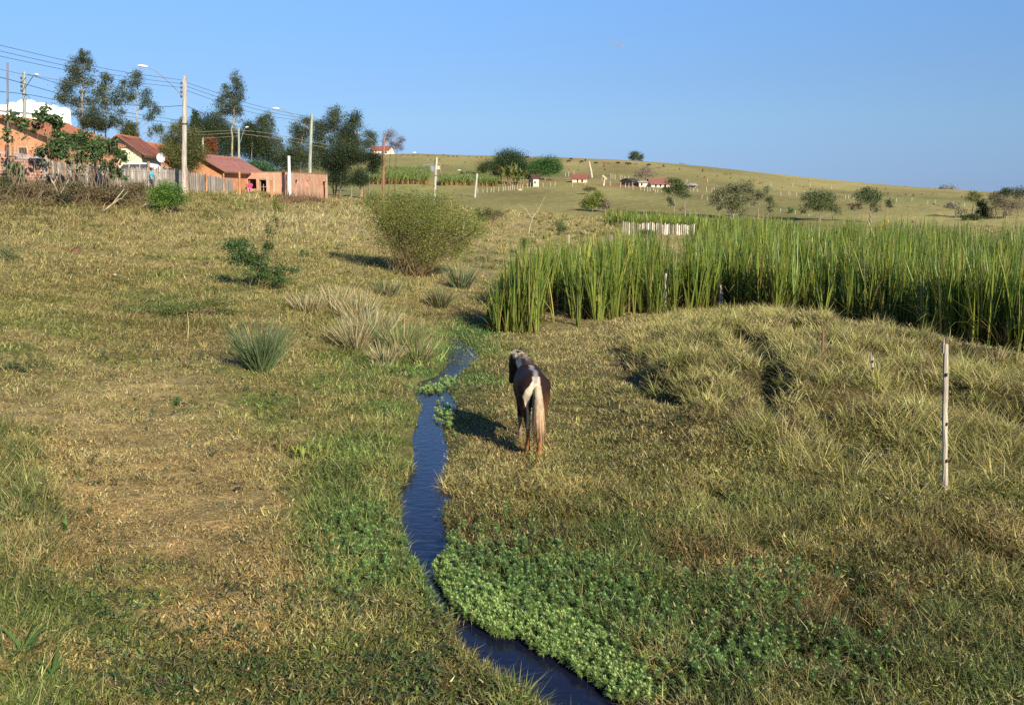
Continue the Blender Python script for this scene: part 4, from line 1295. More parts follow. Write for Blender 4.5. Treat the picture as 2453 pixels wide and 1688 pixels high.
def branch(g, a, b, r0, r1, col, rg, sag=.08, n=6):
    a = np.asarray(a, float); b = np.asarray(b, float)
    t = np.linspace(0, 1, n)[:, None]
    L = np.linalg.norm(b - a)
    p = a * (1 - t) + b * t + rg.normal(0, .025 * L, (n, 3)) * np.sin(t * math.pi)
    p[:, 2] += -np.sin(t[:, 0] * math.pi) * sag * L
    g.tube(p, np.linspace(r0, r1, n), col, n=6)
    return p


def grow_tree(name, label, cat, base, trunk, clumps, Y, leafs, col, rg, group=None, bark=(.30, .26, .21), r0=.16, dens=1.0, asp=.4, droop=.3, zr=.9, minpx=.9, limbs=True, twiggy=0.0):
    """trunk: photo positions up the stem; clumps: (px,row,rx,ry[,dens]) of the crown; all turned into metres at distance Y with depth"""
    b = np.array(base, float)
    root = empty(name, b); tag(root, label, cat, group)
    k = Y / F
    tp = [b - (0, 0, .2)]
    for px, row in trunk:
        q = pt(px, row, Y + rg.normal(0, .25)); tp.append(q)
    tp = np.array(tp)
    g = Geo()
    n = max(6, len(tp) * 3)
    tt = np.linspace(0, len(tp) - 1, n)
    path = np.stack([np.interp(tt, np.arange(len(tp)), tp[:, i]) for i in range(3)], 1)
    path[1:-1] += rg.normal(0, r0 * .35, (n - 2, 3)) * (1, 1, 0)
    bark = tuple(np.array(bark) * .75)
    r0 = r0 * .72
    g.tube(path - b, np.linspace(r0, r0 * .22, n), bark, n=8, jit=.15)
    gl = Geo()
    size = max(leafs, minpx * Y / 974.0)
    for c in clumps:
        px, row, rx, ry = c[:4]
        dd = c[4] if len(c) > 4 else 1.0
        ctr = pt(px, row, Y + rg.uniform(-1, 1) * zr * (rx + ry) * .5 * k * .8)
        rad = np.array([rx * k, (rx + ry) * .5 * k * zr, ry * k])
        area = math.pi * rad[0] * rad[2]
        N = int(dens * dd * 8.5 * area / (size * size * asp))
        N = max(24, min(N, 9000))
        p = clump_leaves(ctr, rad, N, rg)
        up = np.clip((p[:, 2] - ctr[2]) / (rad[2] + .01), -1, 1)
        cc = np.array(col if not isinstance(col, list) else col[rg.integers(len(col))]) * np.exp(rg.normal(0, .10))
        cl = cc[None] * np.exp(rg.normal(0, .25, N))[:, None] * (1 + rg.normal(0, .08, (N, 3)))
        gl.add(*leaf_cards(p - b, size, asp, np.clip(cl, .008, .6), rg, droop))
        if limbs:
            # a limb from the trunk to this part of the crown
            zt = np.clip(ctr[2] - (.5 + .35 * np.hypot(*(ctr[:2] - path[-1][:2]))) * 1.0, path[0][2] + (path[-1][2] - path[0][2]) * .25, path[-1][2])
            s = path[np.argmin(np.abs(path[:, 2] - zt))]
            lp = branch(g, s - b, ctr - b, r0 * .35, r0 * .08, bark, rg)
            for _ in range(4 + int(twiggy * 8)):
                e = ctr - b + rg.normal(0, .55, 3) * rad
                branch(g, lp[rg.integers(3, 6)], e, r0 * .11, r0 * .03, bark, rg, n=4)
    g.build('trunk', M_BARK, root)
    gl.build('crown', M_LEAF, root)
    return root


EUC = (.066, .088, .038)
DKG = (.036, .058, .020)
rt = np.random.default_rng(101)
# --- tall gum trees at the top left
grow_tree('gum_tree', 'tallest gum tree, behind the white warehouse end', 'tree', onY(199, 112), [(199, 300), (197, 230), (197, 180), (200, 132)],
          [(202, 129, 9, 10), (196, 144, 20, 13), (183, 172, 22, 14), (216, 160, 12, 12, .7), (216, 196, 13, 13, .6), (183, 196, 26, 13), (155, 217, 19, 18), (178, 243, 28, 14, .8), (213, 243, 14, 11, .8), (150, 240, 14, 10, .7), (188, 273, 24, 12, .45), (205, 220, 12, 10, .4), (225, 262, 14, 12, .6)], 112, .16, EUC, rt, 'tall gum trees', bark=(.33, .27, .22), r0=.22, dens=1.0)
grow_tree('gum_tree', 'second gum tree from the left, slim with a rounded top', 'tree', onY(253, 116), [(252, 310), (253, 250), (254, 185)],
          [(254, 184, 14, 11), (262, 200, 9, 14, .6), (247, 203, 13, 15), (236, 224, 17, 16), (256, 236, 13, 14, .8), (244, 250, 14, 11, .7), (262, 255, 15, 12, .5), (270, 286, 13, 17), (262, 300, 10, 8, .6)], 116, .16, EUC, rt, 'tall gum trees', bark=(.36, .30, .25), r0=.18, dens=.72)
grow_tree('gum_tree', 'leaning-crowned gum tree with a bare pale trunk left of the tall white pole', 'tree', onY(331, 110), [(329, 330), (328, 280), (327, 230), (330, 180)],
          [(330, 177, 12, 9), (323, 191, 19, 13), (299, 203, 12, 10, .8), (288, 232, 21, 19), (313, 226, 14, 15), (282, 247, 14, 12, .8), (351, 232, 17, 13), (355, 247, 14, 9), (342, 254, 8, 7, .6), (371, 268, 16, 12), (360, 286, 12, 10, .8), (375, 304, 12, 12, .7), (386, 314, 12, 11, .7), (360, 318, 10, 9, .6), (284, 271, 14, 11, .7), (279, 293, 16, 11, .8)], 110, .16, EUC, rt, 'tall gum trees', bark=(.42, .35, .29), r0=.15, dens=.72)
grow_tree('bushy_tree', 'dense dark tree below the tallest gum, behind the tiled roofs', 'tree', onY(227, 106), [(226, 300), (225, 285)], [(225, 286, 25, 19, 1.5), (238, 298, 18, 14, 1.4), (205, 296, 14, 12, 1.1)], 106, .14, (.05, .066, .028), rt, bark=(.2, .16, .12))
grow_tree('bushy_tree', 'dense olive tree beside the bare pale gum trunk', 'tree', onY(311, 104), [(311, 325), (311, 310)], [(312, 303, 15, 13, 1.4), (306, 318, 16, 14, 1.4), (318, 322, 12, 12, 1.2)], 104, .14, (.075, .088, .03), rt, bark=(.2, .16, .12))
grow_tree('gum_tree', 'lone tall gum tree behind the red-roofed brick house', 'tree', onY(557, 132), [(557, 378), (558, 310), (561, 260), (566, 200)],
          [(566, 187, 12, 11), (570, 208, 16, 14), (541, 209, 10, 9, .7), (556, 227, 22, 14), (576, 236, 9, 12, .8), (528, 243, 14, 14, .7), (546, 261, 26, 13), (568, 268, 14, 14), (530, 272, 12, 9, .6), (553, 250, 18, 12), (572, 290, 8, 6, .4)], 132, .17, EUC, rt, 'tall gum trees', bark=(.40, .33, .25), r0=.22, dens=.8)
# --- the dark belt of trees behind the brick houses
BELT = [
    ('narrow pointed dark tree just right of the tall white pole', (468, 132), [(468, 330), (468, 290)], [(468, 272, 6, 8), (468, 284, 11, 12, 1.3), (467, 302, 13, 14, 1.3)], DKG),
    ('small pointed dark tree hidden behind the tall white pole', (437, 134), [(437, 330), (437, 300)], [(437, 290, 5, 7), (437, 302, 11, 13, 1.2)], DKG),
    ('broad dark tree left of the lone tall gum', (505, 148), [(505, 360), (505, 310)], [(512, 290, 26, 18, 1.3), (490, 308, 25, 20, 1.3), (520, 318, 24, 22, 1.3), (500, 345, 34, 26, 1.3), (480, 350, 26, 24, 1.2)], DKG),
    ('dark tree filling the gap under the lone tall gum', (548, 150), [(548, 370), (547, 330)], [(542, 320, 22, 20, 1.2), (560, 338, 24, 22, 1.2), (545, 360, 30, 20, 1.2)], (.042, .066, .022)),
    ('large round tree directly right of the lone tall gum', (604, 146), [(604, 380), (603, 330)], [(598, 308, 16, 14), (592, 325, 18, 16, 1.2), (612, 322, 24, 22, 1.2), (604, 350, 34, 24, 1.2)], DKG),
    ('taller feathery gum with grey-green top behind the brick shell', (636, 148), [(636, 390), (637, 330), (638, 290)], [(638, 284, 13, 12), (628, 292, 14, 13), (645, 300, 12, 13, .8), (637, 318, 20, 16), (640, 342, 24, 18, 1.1), (628, 370, 40, 26, 1.2)], EUC),
    ('thin see-through gum between the two taller clumps', (664, 150), [(663, 390), (664, 340)], [(660, 336, 12, 9, .5), (673, 343, 9, 9, .5), (667, 355, 12, 10, .6), (668, 380, 26, 22, 1.2)], EUC),
    ('pale-topped gum left of the grey-green pole', (722, 140), [(720, 400), (722, 340), (730, 290)], [(734, 290, 15, 12), (712, 309, 17, 14), (735, 310, 12, 14), (718, 331, 22, 13), (704, 340, 14, 11, .7), (707, 362, 25, 20), (724, 382, 30, 24, 1.2), (690, 385, 24, 20, 1.2)], EUC),
    ('tall gum with two stacked tufts right of the grey-green pole', (799, 142), [(796, 420), (798, 350), (806, 275)], [(804, 269, 15, 14), (798, 286, 20, 12), (783, 305, 20, 16), (801, 303, 12, 10, .7), (762, 305, 14, 13), (766, 328, 22, 14, 1.1), (790, 335, 12, 9, .6), (762, 352, 20, 16, 1.1), (768, 380, 28, 22, 1.3)], EUC),
    ('rounded dark-topped gum, last tall one before the open hill', (842, 140), [(841, 420), (842, 350), (845, 290)], [(846, 280, 17, 15), (842, 303, 22, 17), (826, 318, 20, 14), (829, 332, 26, 16, 1.2), (851, 336, 17, 16), (819, 352, 30, 16, 1.3), (852, 355, 20, 14, 1.1)], (.055, .078, .032)),
    ('very dark low tree beneath the last tall gum', (816, 136), [(816, 440), (815, 400)], [(812, 372, 32, 20, 1.5), (806, 400, 26, 20, 1.5), (816, 428, 28, 20, 1.5), (840, 378, 26, 16, 1.4)], (.026, .042, .016)),
    ('dark spreading tree running out toward the reddish wooden pole', (872, 144), [(872, 430), (872, 390)], [(862, 376, 24, 14, 1.3), (888, 375, 20, 13, 1.2), (902, 388, 14, 16, 1.1), (893, 402, 16, 16, 1.0)], (.034, .052, .02)),
    ('small airy gum standing against the sky near the white house', (884, 170), [(884, 380), (884, 345)], [(887, 328, 15, 12), (881, 344, 13, 13), (893, 342, 10, 10, .8)], EUC),
]
for lab, (bx, by), tr, cl, co in BELT:
    grow_tree('belt_tree', lab, 'tree', onY(bx, by), tr, cl, by, .17, co, rt, 'dark belt of trees behind the brick houses', bark=(.30, .25, .2), r0=.16, dens=.95)
grow_tree('willow_tree', 'bushy yellow-green tree behind the tall white pole', 'tree', onY(432, 82), [(432, 380), (430, 350)],
          [(428, 312, 18, 16, 1.2), (413, 340, 24, 22, 1.2), (455, 335, 24, 24, 1.2), (470, 368, 22, 24, 1.1), (432, 372, 28, 24, 1.2), (404, 368, 16, 16, 1.0), (450, 395, 26, 16, 1.0)], 82, .12, (.105, .115, .035), rt, bark=(.2, .17, .12), asp=.3)
grow_tree('flame_tree', 'small tree with rusty orange leaves behind the bushy yellow-green tree', 'tree', onY(500, 125), [(500, 370), (500, 350)], [(500, 340, 14, 11), (510, 352, 12, 12, .8), (497, 362, 14, 9, .7)], 125, .15, (.22, .085, .03), rt)
grow_tree('bushy_tree', 'low fresh green bush above the red-roofed brick house', 'bush', onY(622, 112), [(622, 410), (622, 400)], [(615, 398, 26, 12, 1.4), (640, 408, 24, 9, 1.3)], 112, .14, (.05, .105, .035), rt)
grow_tree('bushy_tree', 'round dark bush right of the brick shell by the fence', 'bush', onY(863, 128), [(863, 440), (863, 430)], [(860, 420, 18, 15, 1.4), (872, 432, 16, 12, 1.2), (852, 434, 14, 10, 1.1)], 128, .13, (.035, .055, .02), rt)
for i, (bx, top, cl) in enumerate([(931, 330, [(934, 322, 16, 13, .35), (926, 333, 10, 12, .25), (940, 340, 10, 10, .25)]), (946, 340, [(958, 338, 12, 11, .4), (948, 350, 12, 12, .25), (962, 352, 8, 8, .25)])]):
    grow_tree('thin_tree', ['nearly bare thin-stemmed tree right next to the reddish wooden pole', 'nearly bare thin-stemmed tree farther right of the reddish wooden pole'][i], 'tree', onY(bx, 150), [(bx + 1, 420), (bx + 4, 370), (bx + 8, top)], cl, 150, .14, (.17, .12, .09), rt, 'thin bare trees', bark=(.12, .09, .07), r0=.09, twiggy=1.2)

# --- the pasture trees
PAST = [
    ('mango_tree', 'big dark round mango tree among the banana plants', 290, 1222, 440, [(1222, 425)], [(1222, 376, 24, 17, 1.5), (1204, 388, 22, 18, 1.5), (1240, 388, 22, 18, 1.5), (1222, 402, 36, 20, 1.5), (1200, 408, 18, 14, 1.4), (1250, 408, 18, 14, 1.4)], (.032, .058, .022), .5),
    ('mango_tree', 'brighter green mango tree right of the dark round one', 300, 1306, 431, [(1306, 420)], [(1300, 395, 26, 15, 1.5), (1322, 392, 17, 15, 1.4), (1284, 404, 20, 14, 1.4), (1330, 405, 14, 11, 1.2), (1308, 409, 28, 12, 1.4), (1270, 408, 14, 12, 1.3)], (.04, .095, .024), .5),
    ('small_tree', 'small tree left of the dark round mango with its shadow beside it', 300, 1161, 428, [(1161, 418)], [(1160, 398, 15, 10, 1.3), (1172, 394, 12, 9, 1.2), (1156, 406, 12, 8, 1.2), (1170, 405, 10, 8, 1.1)], (.055, .075, .026), .25),
    ('small_bush', 'low bush standing between the two grey lamp poles', 280, 1110, 424, [(1110, 420)], [(1108, 418, 9, 6, 1.4), (1130, 415, 12, 6, 1.0)], (.06, .08, .03), .15),
    ('citrus_tree', 'yellowing green tree in the pasture above the straw mound', 150, 1418, 507, [(1418, 495)], [(1412, 480, 17, 11, 1.4), (1432, 470, 14, 11, 1.4), (1402, 490, 12, 9, 1.2), (1425, 490, 20, 9, 1.2), (1440, 483, 10, 10, 1.1)], (.125, .155, .03), .18),
    ('bare_bush', 'leafless brown bush leaning on the yellowing green tree', 149, 1449, 508, [(1449, 500)], [(1449, 487, 11, 9, .7), (1453, 493, 9, 8, .6)], (.15, .11, .08), .1),
    ('small_tree', 'little tree with thin crown right above the yellowing green tree', 190, 1410, 466, [(1410, 458)], [(1406, 452, 11, 6, 1.0), (1418, 454, 9, 6, .9)], (.10, .11, .04), .12),
    ('bare_tree', 'brown leafless round tree above the farm house roof', 350, 1547, 436, [(1546, 425)], [(1545, 413, 22, 10, .5), (1532, 418, 12, 8, .4), (1560, 417, 12, 8, .4), (1547, 408, 16, 7, .5)], (.17, .135, .10), .4),
    ('ridge_tree', 'lone green tree alone on the ridge line', 495, 1522, 394, [(1521, 384)], [(1520, 370, 11, 6, 1.4), (1513, 377, 8, 6, 1.3), (1531, 376, 9, 6, 1.3), (1522, 376, 9, 6, 1.3), (1533, 384, 6, 5, 1.2), (1514, 385, 5, 4, .9)], (.06, .085, .035), .4),
    ('grey_bush', 'greyish bush on the ridge line right of the lone tree', 498, 1633, 406, [(1633, 401)], [(1631, 398, 9, 5, .9), (1638, 396, 6, 4, .8)], (.20, .21, .17), .2),
    ('grey_bush', 'small pale bush on the ridge between the grey bush and the right edge', 500, 1774, 416, [(1774, 414)], [(1772, 411, 5, 4, .9), (1793, 414, 8, 4, .7)], (.21, .21, .17), .15),
    ('field_tree', 'left one of the slim pale-stemmed trees in front of the farm house', 138, 1617, 522, [(1615, 490), (1613, 465)], [(1612, 433, 16, 8, 1.0), (1625, 445, 18, 10, 1.2), (1602, 455, 14, 10, 1.0), (1628, 458, 14, 10, 1.1), (1603, 478, 8, 7, 1.0), (1612, 492, 7, 6, .9), (1592, 455, 8, 6, .7)], (.075, .105, .035), .16),
    ('field_tree', 'right one of the slim pale-stemmed trees in front of the farm house', 136, 1640, 520, [(1641, 490), (1641, 465)], [(1641, 452, 14, 8, .8), (1637, 464, 14, 9, 1.0), (1650, 470, 8, 8, .8), (1633, 500, 5, 4, .5)], (.085, .105, .04), .20),
    ('field_tree', 'wide grey-green tree clump with many stems beyond the cattails', 132, 1755, 525, [(1757, 500), (1760, 480)], [(1728, 466, 22, 14, 1.0), (1760, 455, 22, 14, 1.2), (1790, 448, 20, 14, .9), (1745, 485, 26, 14, 1.0), (1775, 478, 24, 16, 1.0), (1715, 482, 14, 10, .9), (1800, 468, 14, 14, .8), (1750, 505, 16, 10, .5), (1778, 508, 16, 12, .4), (1722, 497, 8, 6, .7)], (.115, .125, .062), .22),
    ('field_tree', 'tall tree with a pale slanting trunk right of the wide clump', 131, 1813, 526, [(1817, 500), (1821, 478)], [(1815, 470, 12, 10, .8), (1806, 488, 9, 8, .6), (1822, 462, 10, 8, .7)], (.10, .11, .05), .18),
    ('field_tree', 'forked dark-trunked tree right of the pale slanting trunk', 132, 1840, 524, [(1838, 508), (1839, 490)], [(1838, 457, 12, 10, .6), (1842, 475, 9, 12, .9), (1850, 490, 10, 9, .8), (1846, 502, 6, 5, .9), (1828, 472, 8, 8, .5)], (.095, .115, .05), .20),
    ('field_tree', 'round umbrella-shaped tree with a short forked trunk', 138, 1963, 532, [(1964, 518), (1966, 508)], [(1958, 466, 26, 9, 1.1), (1935, 476, 14, 12, 1.0), (1964, 480, 26, 14, 1.2), (1985, 476, 16, 12, 1.0), (1950, 492, 24, 12, 1.0), (1982, 496, 22, 10, 1.0), (2005, 500, 12, 10, .9), (1928, 502, 10, 8, .8)], (.085, .108, .042), .22),
    ('field_tree', 'spreading tree with a thick pale trunk near the yellow flowers', 138, 2087, 534, [(2086, 515), (2088, 495)], [(2078, 458, 16, 9, 1.2), (2060, 470, 14, 10, 1.0), (2088, 468, 18, 12, 1.1), (2105, 474, 14, 10, 1.0), (2072, 485, 16, 9, .8), (2130, 487, 12, 8, 1.2), (2095, 492, 12, 10, .6), (2105, 502, 10, 6, .4)], (.08, .105, .042), .26),
    ('bare_tree', 'thin brown half-bare tree between the umbrella tree and the spreading tree', 134, 2047, 532, [(2047, 510), (2047, 500)], [(2046, 490, 13, 6, .7), (2040, 497, 10, 6, .5), (2056, 496, 8, 5, .5)], (.16, .125, .07), .10),
    ('small_bush', 'tiny green bush between the forked tree and the umbrella tree', 140, 1892, 512, [(1892, 508)], [(1892, 506, 8, 6, 1.2), (1892, 498, 4, 4, 1.0)], (.085, .14, .03), .08),
    ('bare_tree', 'grey leafless tree left of the right-hand thicket', 165, 2290, 522, [(2289, 508), (2287, 500)], [(2270, 494, 14, 5, .8), (2282, 490, 14, 6, .8), (2292, 500, 12, 6, .5), (2300, 512, 14, 9, .4)], (.16, .145, .12), .12),
    ('thicket_tree', 'flat-topped yellow-green tree at the left of the right-hand thicket', 160, 2329, 522, [(2330, 500), (2331, 485)], [(2333, 468, 16, 7, 1.2), (2325, 474, 12, 7, 1.1), (2343, 474, 9, 7, 1.0)], (.12, .13, .04), .13),
    ('thicket_tree', 'almost black leafy tree on the edge of the right-hand thicket', 152, 2357, 524, [(2357, 505)], [(2352, 488, 10, 9, 1.5), (2358, 500, 12, 10, 1.4), (2348, 510, 10, 8, 1.3), (2366, 512, 10, 10, 1.0)], (.028, .042, .02), .2),
    ('thicket_tree', 'tall brownish tree in the middle of the right-hand thicket', 156, 2385, 524, [(2385, 500), (2386, 485)], [(2380, 472, 13, 8, 1.2), (2398, 478, 16, 10, .8), (2388, 492, 18, 12, .6), (2380, 510, 14, 10, .4)], (.13, .125, .07), .16),
    ('thicket_tree', 'bare brown tree at the right picture edge', 158, 2410, 524, [(2411, 500), (2412, 480)], [(2405, 484, 14, 11, .6), (2416, 495, 16, 14, .6), (2440, 488, 18, 16, .7), (2410, 512, 14, 10, .5)], (.17, .14, .10), .18),
    ('thicket_tree', 'dark green tree rising behind the right-hand thicket', 210, 2405, 520, [(2405, 480)], [(2402, 461, 15, 8, 1.4), (2420, 460, 14, 9, 1.4), (2440, 462, 16, 11, 1.4)], (.05, .068, .03), .25),
    ('low_bush', 'dark low bush at the foot of the right-hand thicket', 150, 2328, 528, [(2328, 522)], [(2322, 519, 14, 6, 1.5), (2340, 520, 14, 6, 1.5), (2310, 523, 8, 4, 1.2)], (.05, .07, .028), .1),
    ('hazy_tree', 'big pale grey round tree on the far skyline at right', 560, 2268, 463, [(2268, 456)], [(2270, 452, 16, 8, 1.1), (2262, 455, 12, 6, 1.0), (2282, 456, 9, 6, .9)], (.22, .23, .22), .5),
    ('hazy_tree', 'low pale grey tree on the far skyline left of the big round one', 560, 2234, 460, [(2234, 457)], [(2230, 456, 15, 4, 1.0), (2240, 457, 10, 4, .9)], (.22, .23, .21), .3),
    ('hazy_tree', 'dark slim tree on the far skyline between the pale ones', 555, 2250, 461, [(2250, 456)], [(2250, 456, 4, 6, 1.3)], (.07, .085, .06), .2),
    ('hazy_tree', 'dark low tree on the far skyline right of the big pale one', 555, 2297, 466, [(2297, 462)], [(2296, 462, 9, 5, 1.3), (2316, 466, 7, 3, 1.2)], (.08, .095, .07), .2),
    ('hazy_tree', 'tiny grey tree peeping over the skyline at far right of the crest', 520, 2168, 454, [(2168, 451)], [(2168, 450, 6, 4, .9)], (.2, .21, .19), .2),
]
for nm, lab, Y, bx, brow, tr, cl, co, r0 in PAST:
    g_ = gnd(bx, brow) if Y < 480 else onY(bx, Y)
    Yb = g_[1]
    grow_tree(nm, lab, 'bush' if 'bush' in nm else 'tree', g_, tr, cl, Yb, .18, tuple(np.array(co) * 1.3), rt, 'trees scattered over the far pasture', bark=(.30, .25, .20), r0=r0 * Yb / Y, dens=.8, twiggy=.8 if 'bare' in nm else .1, asp=.5, droop=0)


# --- banana plants in front of the mangoes
def banana(loc, h, rg, label, dry):
    root = empty('banana_plant', loc); tag(root, label, 'banana plant', 'banana plants by the mango trees')
    g = Geo(); g.tube([(0, 0, -.1), (.03, 0, h * .3), (0, .02, h * .55)], [.16, .13, .08], (.16, .15, .07) if not dry else (.22, .15, .08), n=7)
    g.build('stem', M_BARK, root)
    n = 9
    az = rg.random(n) * 6.28
    B = np.repeat(np.array([[0, 0, h * .5]]), n, 0)
    c = np.where((rg.random(n) < dry)[:, None], np.array([[.33, .22, .10]]), np.array([[.10, .17, .035]])) * np.exp(rg.normal(0, .2, n))[:, None]
    V, T, C = blades(B, h * rg.uniform(.4, .75, n), np.full(n, h * .15), az, rg.uniform(.05, .5, n), rg.uniform(.4, 1.6, n), az + math.pi / 2, c, c * 1.15, 5)
    Geo().add(V, T, C).build('leaf_crown', M_LEAF, root)


rb = np.random.default_rng(9)
BAN = [(1183, 437, 40), (1192, 440, 46), (1200, 439, 40), (1208, 442, 44), (1216, 440, 40), (1223, 443, 48), (1231, 443, 42), (1238, 444, 46), (1246, 445, 44), (1253, 446, 40), (1260, 446, 38), (1204, 447, 34), (1228, 448, 32), (1242, 449, 30)]
for i, (px, row, hp) in enumerate(BAN):
    p = gnd(px, row)
    banana(p, hp * p[1] / F, rb, 'tattered green and brown banana plant in front of the dark mango tree', .35)


# --- sugar cane strips
def cane(label, u0, u1, r0, r1, n, hpx, seed):
    rg = np.random.default_rng(seed)
    G = np.array([gnd(u0, r1)[:2], gnd(u1, r1)[:2], gnd(u1, r0)[:2], gnd(u0, r0)[:2]])
    s, t = rg.random(n)[:, None], rg.random(n)[:, None]
    q = (G[0] * (1 - s) + G[1] * s) * (1 - t) + (G[3] * (1 - s) + G[2] * s) * t
    Z = terr(q[:, 0], q[:, 1])
    Y = q[:, 1]; h = hpx * Y / F
    k = 7; ki = np.repeat(np.arange(n), k); M = n * k
    az = rg.random(M) * 6.28
    stem = (np.arange(M) % k) < 2
    B = np.stack([q[ki, 0], q[ki, 1], np.where(stem, Z[ki] - .05, Z[ki] + h[ki] * rg.uniform(.35, .6, M))], 1)
    L = np.where(stem, h[ki] * .6, h[ki] * rg.uniform(.4, .75, M))
    c = np.where(stem[:, None], np.array([.28, .20, .085]), np.array([.15, .20, .055])) * np.exp(rg.normal(0, .22, M))[:, None]
    V, T, C = blades(B, L, np.maximum(.05, Y[ki] * .0007), az, np.where(stem, .08, rg.uniform(.1, .6, M)), np.where(stem, .1, rg.uniform(.2, 1.2, M)), rg.random(M) * 3.1, c, c * 1.1, 2)
    o = mesh_np('sugar_cane', V, T, C, M_REED)
    tag(o, label, 'sugar cane', kind='stuff')


cane('strip of pale green sugar cane behind the reddish wooden pole', 872, 1028, 425, 444, 1500, 26, 31)
cane('strip of blue-green sugar cane left of the banana plants', 1055, 1192, 436, 447, 1500, 20, 32)


# --- shrubs near at hand
def shrub(name, label, base, tips, leaf_clumps, Y, leafs, col, rg, n_stem=14, stemc=(.26, .20, .12), r=.018, spread=.3, dens=1.0, asp=.45, cat='shrub', fan=None, minpx=.9, group=None):
    root = empty(name, base); tag(root, label, cat, group)
    b = np.asarray(base, float)
    g = Geo(); gl = Geo(); k = Y / F
    size = max(leafs, minpx * Y / 974)
    cs = [pt(c[0], c[1], Y + rg.uniform(-.5, .5) * (c[2] + c[3]) * k) - b for c in leaf_clumps]
    for _ in range(n_stem):
        j = rg.integers(len(cs)); c = leaf_clumps[j]
        e = cs[j] + rg.normal(0, .45, 3) * np.array([c[2], (c[2] + c[3]) * .5, c[3]]) * k
        a = np.array([rg.normal(0, spread), rg.normal(0, spread), -.1])
        branch(g, a, e, r, r * .3, np.array(stemc) * rg.uniform(.7, 1.3), rg, sag=-.06, n=7)
    for c, ctr in zip(leaf_clumps, cs):
        rad = np.array([c[2], (c[2] + c[3]) * .5, c[3]]) * k
        N = int(dens * (c[4] if len(c) > 4 else 1) * 6.5 * math.pi * rad[0] * rad[2] / (size * size * asp)); N = max(20, min(N, 7000))
        p = clump_leaves(ctr, rad, N, rg)
        cl = np.array(col)[None] * np.exp(rg.normal(0, .28, N))[:, None] * (1 + rg.normal(0, .1, (N, 3))) * np.exp(rg.normal(0, .12))
        gl.add(*leaf_cards(p, size, asp, np.clip(cl, .01, .6), rg))
    g.build('stems', M_BARK, root)
    gl.build('foliage', M_LEAF, root)
    return root


# the big fan-shaped bush in the middle
pb = gnd(985, 655)
bigc = [(925, 492, 52, 28), (985, 478, 62, 24), (1050, 500, 52, 30), (1000, 520, 80, 34), (930, 535, 52, 36, .8), (1060, 545, 62, 38, .8), (1000, 565, 72, 40, .55), (1115, 535, 42, 28), (1148, 552, 24, 20, .8), (1100, 575, 42, 26, .7), (885, 478, 26, 18, .8), (950, 590, 44, 34, .5), (1030, 600, 56, 34, .55), (985, 545, 70, 40, .6), (1090, 600, 40, 24, .6)]
shrub('fan_bush', 'large fan-shaped bush with brown stems and a fine green top', pb, None, bigc, pb[1], .055, (.145, .175, .035), rt, n_stem=300, stemc=(.17, .125, .065), r=.010, spread=.38, dens=.5, asp=.5, cat='bush', minpx=1.0)
p = gnd(402, 512)
shrub('round_bush', 'rounded glossy bright green bush on the bank below the tall white pole', p, None, [(400, 455, 30, 16, 1.5), (385, 470, 28, 16, 1.5), (418, 470, 26, 18, 1.5), (400, 482, 30, 12, 1.3), (385, 508, 14, 12, .9)], p[1], .09, (.085, .165, .028), rt, n_stem=25, dens=1.0, cat='bush')
p = gnd(640, 690)
shrub('leafy_shrub', 'dark green straggling shrub halfway up the left slope', p, None, [(570, 588, 26, 18, 1.3), (575, 612, 28, 20, 1.3), (612, 618, 28, 18, 1.2), (640, 590, 16, 14), (645, 555, 10, 14, .6), (618, 645, 24, 16), (648, 660, 26, 18), (688, 645, 22, 14), (670, 675, 22, 10, .8), (660, 530, 8, 10, .4), (620, 665, 18, 12, .8)], p[1], .08, (.055, .105, .03), rt, n_stem=16, r=.012, stemc=(.14, .10, .06), dens=1.0)
# castor plants by the garden wall
CAST = [('leftmost castor shrub in front of the brick garden wall', 40, 462, [(28, 278, 14, 9), (50, 288, 14, 9), (24, 320, 12, 8, .7), (58, 312, 10, 8), (30, 398, 16, 10), (22, 420, 12, 8), (48, 425, 14, 9, .8)]),
        ('tallest castor shrub with its top against the white warehouse', 140, 470, [(112, 262, 14, 9), (120, 280, 22, 14), (100, 276, 10, 8), (135, 288, 10, 8), (92, 305, 14, 7), (135, 322, 18, 14), (120, 345, 14, 10), (140, 362, 22, 14, 1.2), (105, 358, 16, 10), (148, 340, 20, 14, 1.2), (118, 372, 14, 9), (158, 372, 12, 9)]),
        ('castor shrub in front of the orange tiled roof edge', 205, 470, [(168, 322, 14, 12), (172, 340, 16, 10), (200, 325, 18, 13), (210, 345, 20, 14, 1.2), (195, 365, 16, 12), (220, 362, 18, 12), (188, 380, 14, 9), (212, 385, 12, 10, .8)]),
        ('right castor shrub in front of the cream wall', 262, 468, [(240, 340, 14, 12), (255, 350, 16, 12), (275, 345, 14, 10), (250, 372, 14, 12), (285, 362, 14, 12), (292, 378, 10, 10), (262, 398, 12, 14), (285, 412, 12, 12), (248, 392, 10, 10, .8)])]
for lab, bx, brow, cl in CAST:
    p = gnd(bx, brow)
    cl = [(c[0], c[1], c[2] * 1.25, c[3] * 1.25) for c in cl] + [(c[0] + rt.normal(0, 9), c[1] + rt.uniform(4, 22), c[2] * .9, c[3] * .9, .8) for c in cl]
    shrub('castor_shrub', lab, p, None, cl, p[1] + 1.5, .20, (.062, .108, .036), rt, n_stem=22, stemc=(.20, .16, .11), r=.016, spread=.5, dens=.85, asp=.6, group='castor shrubs by the garden wall')
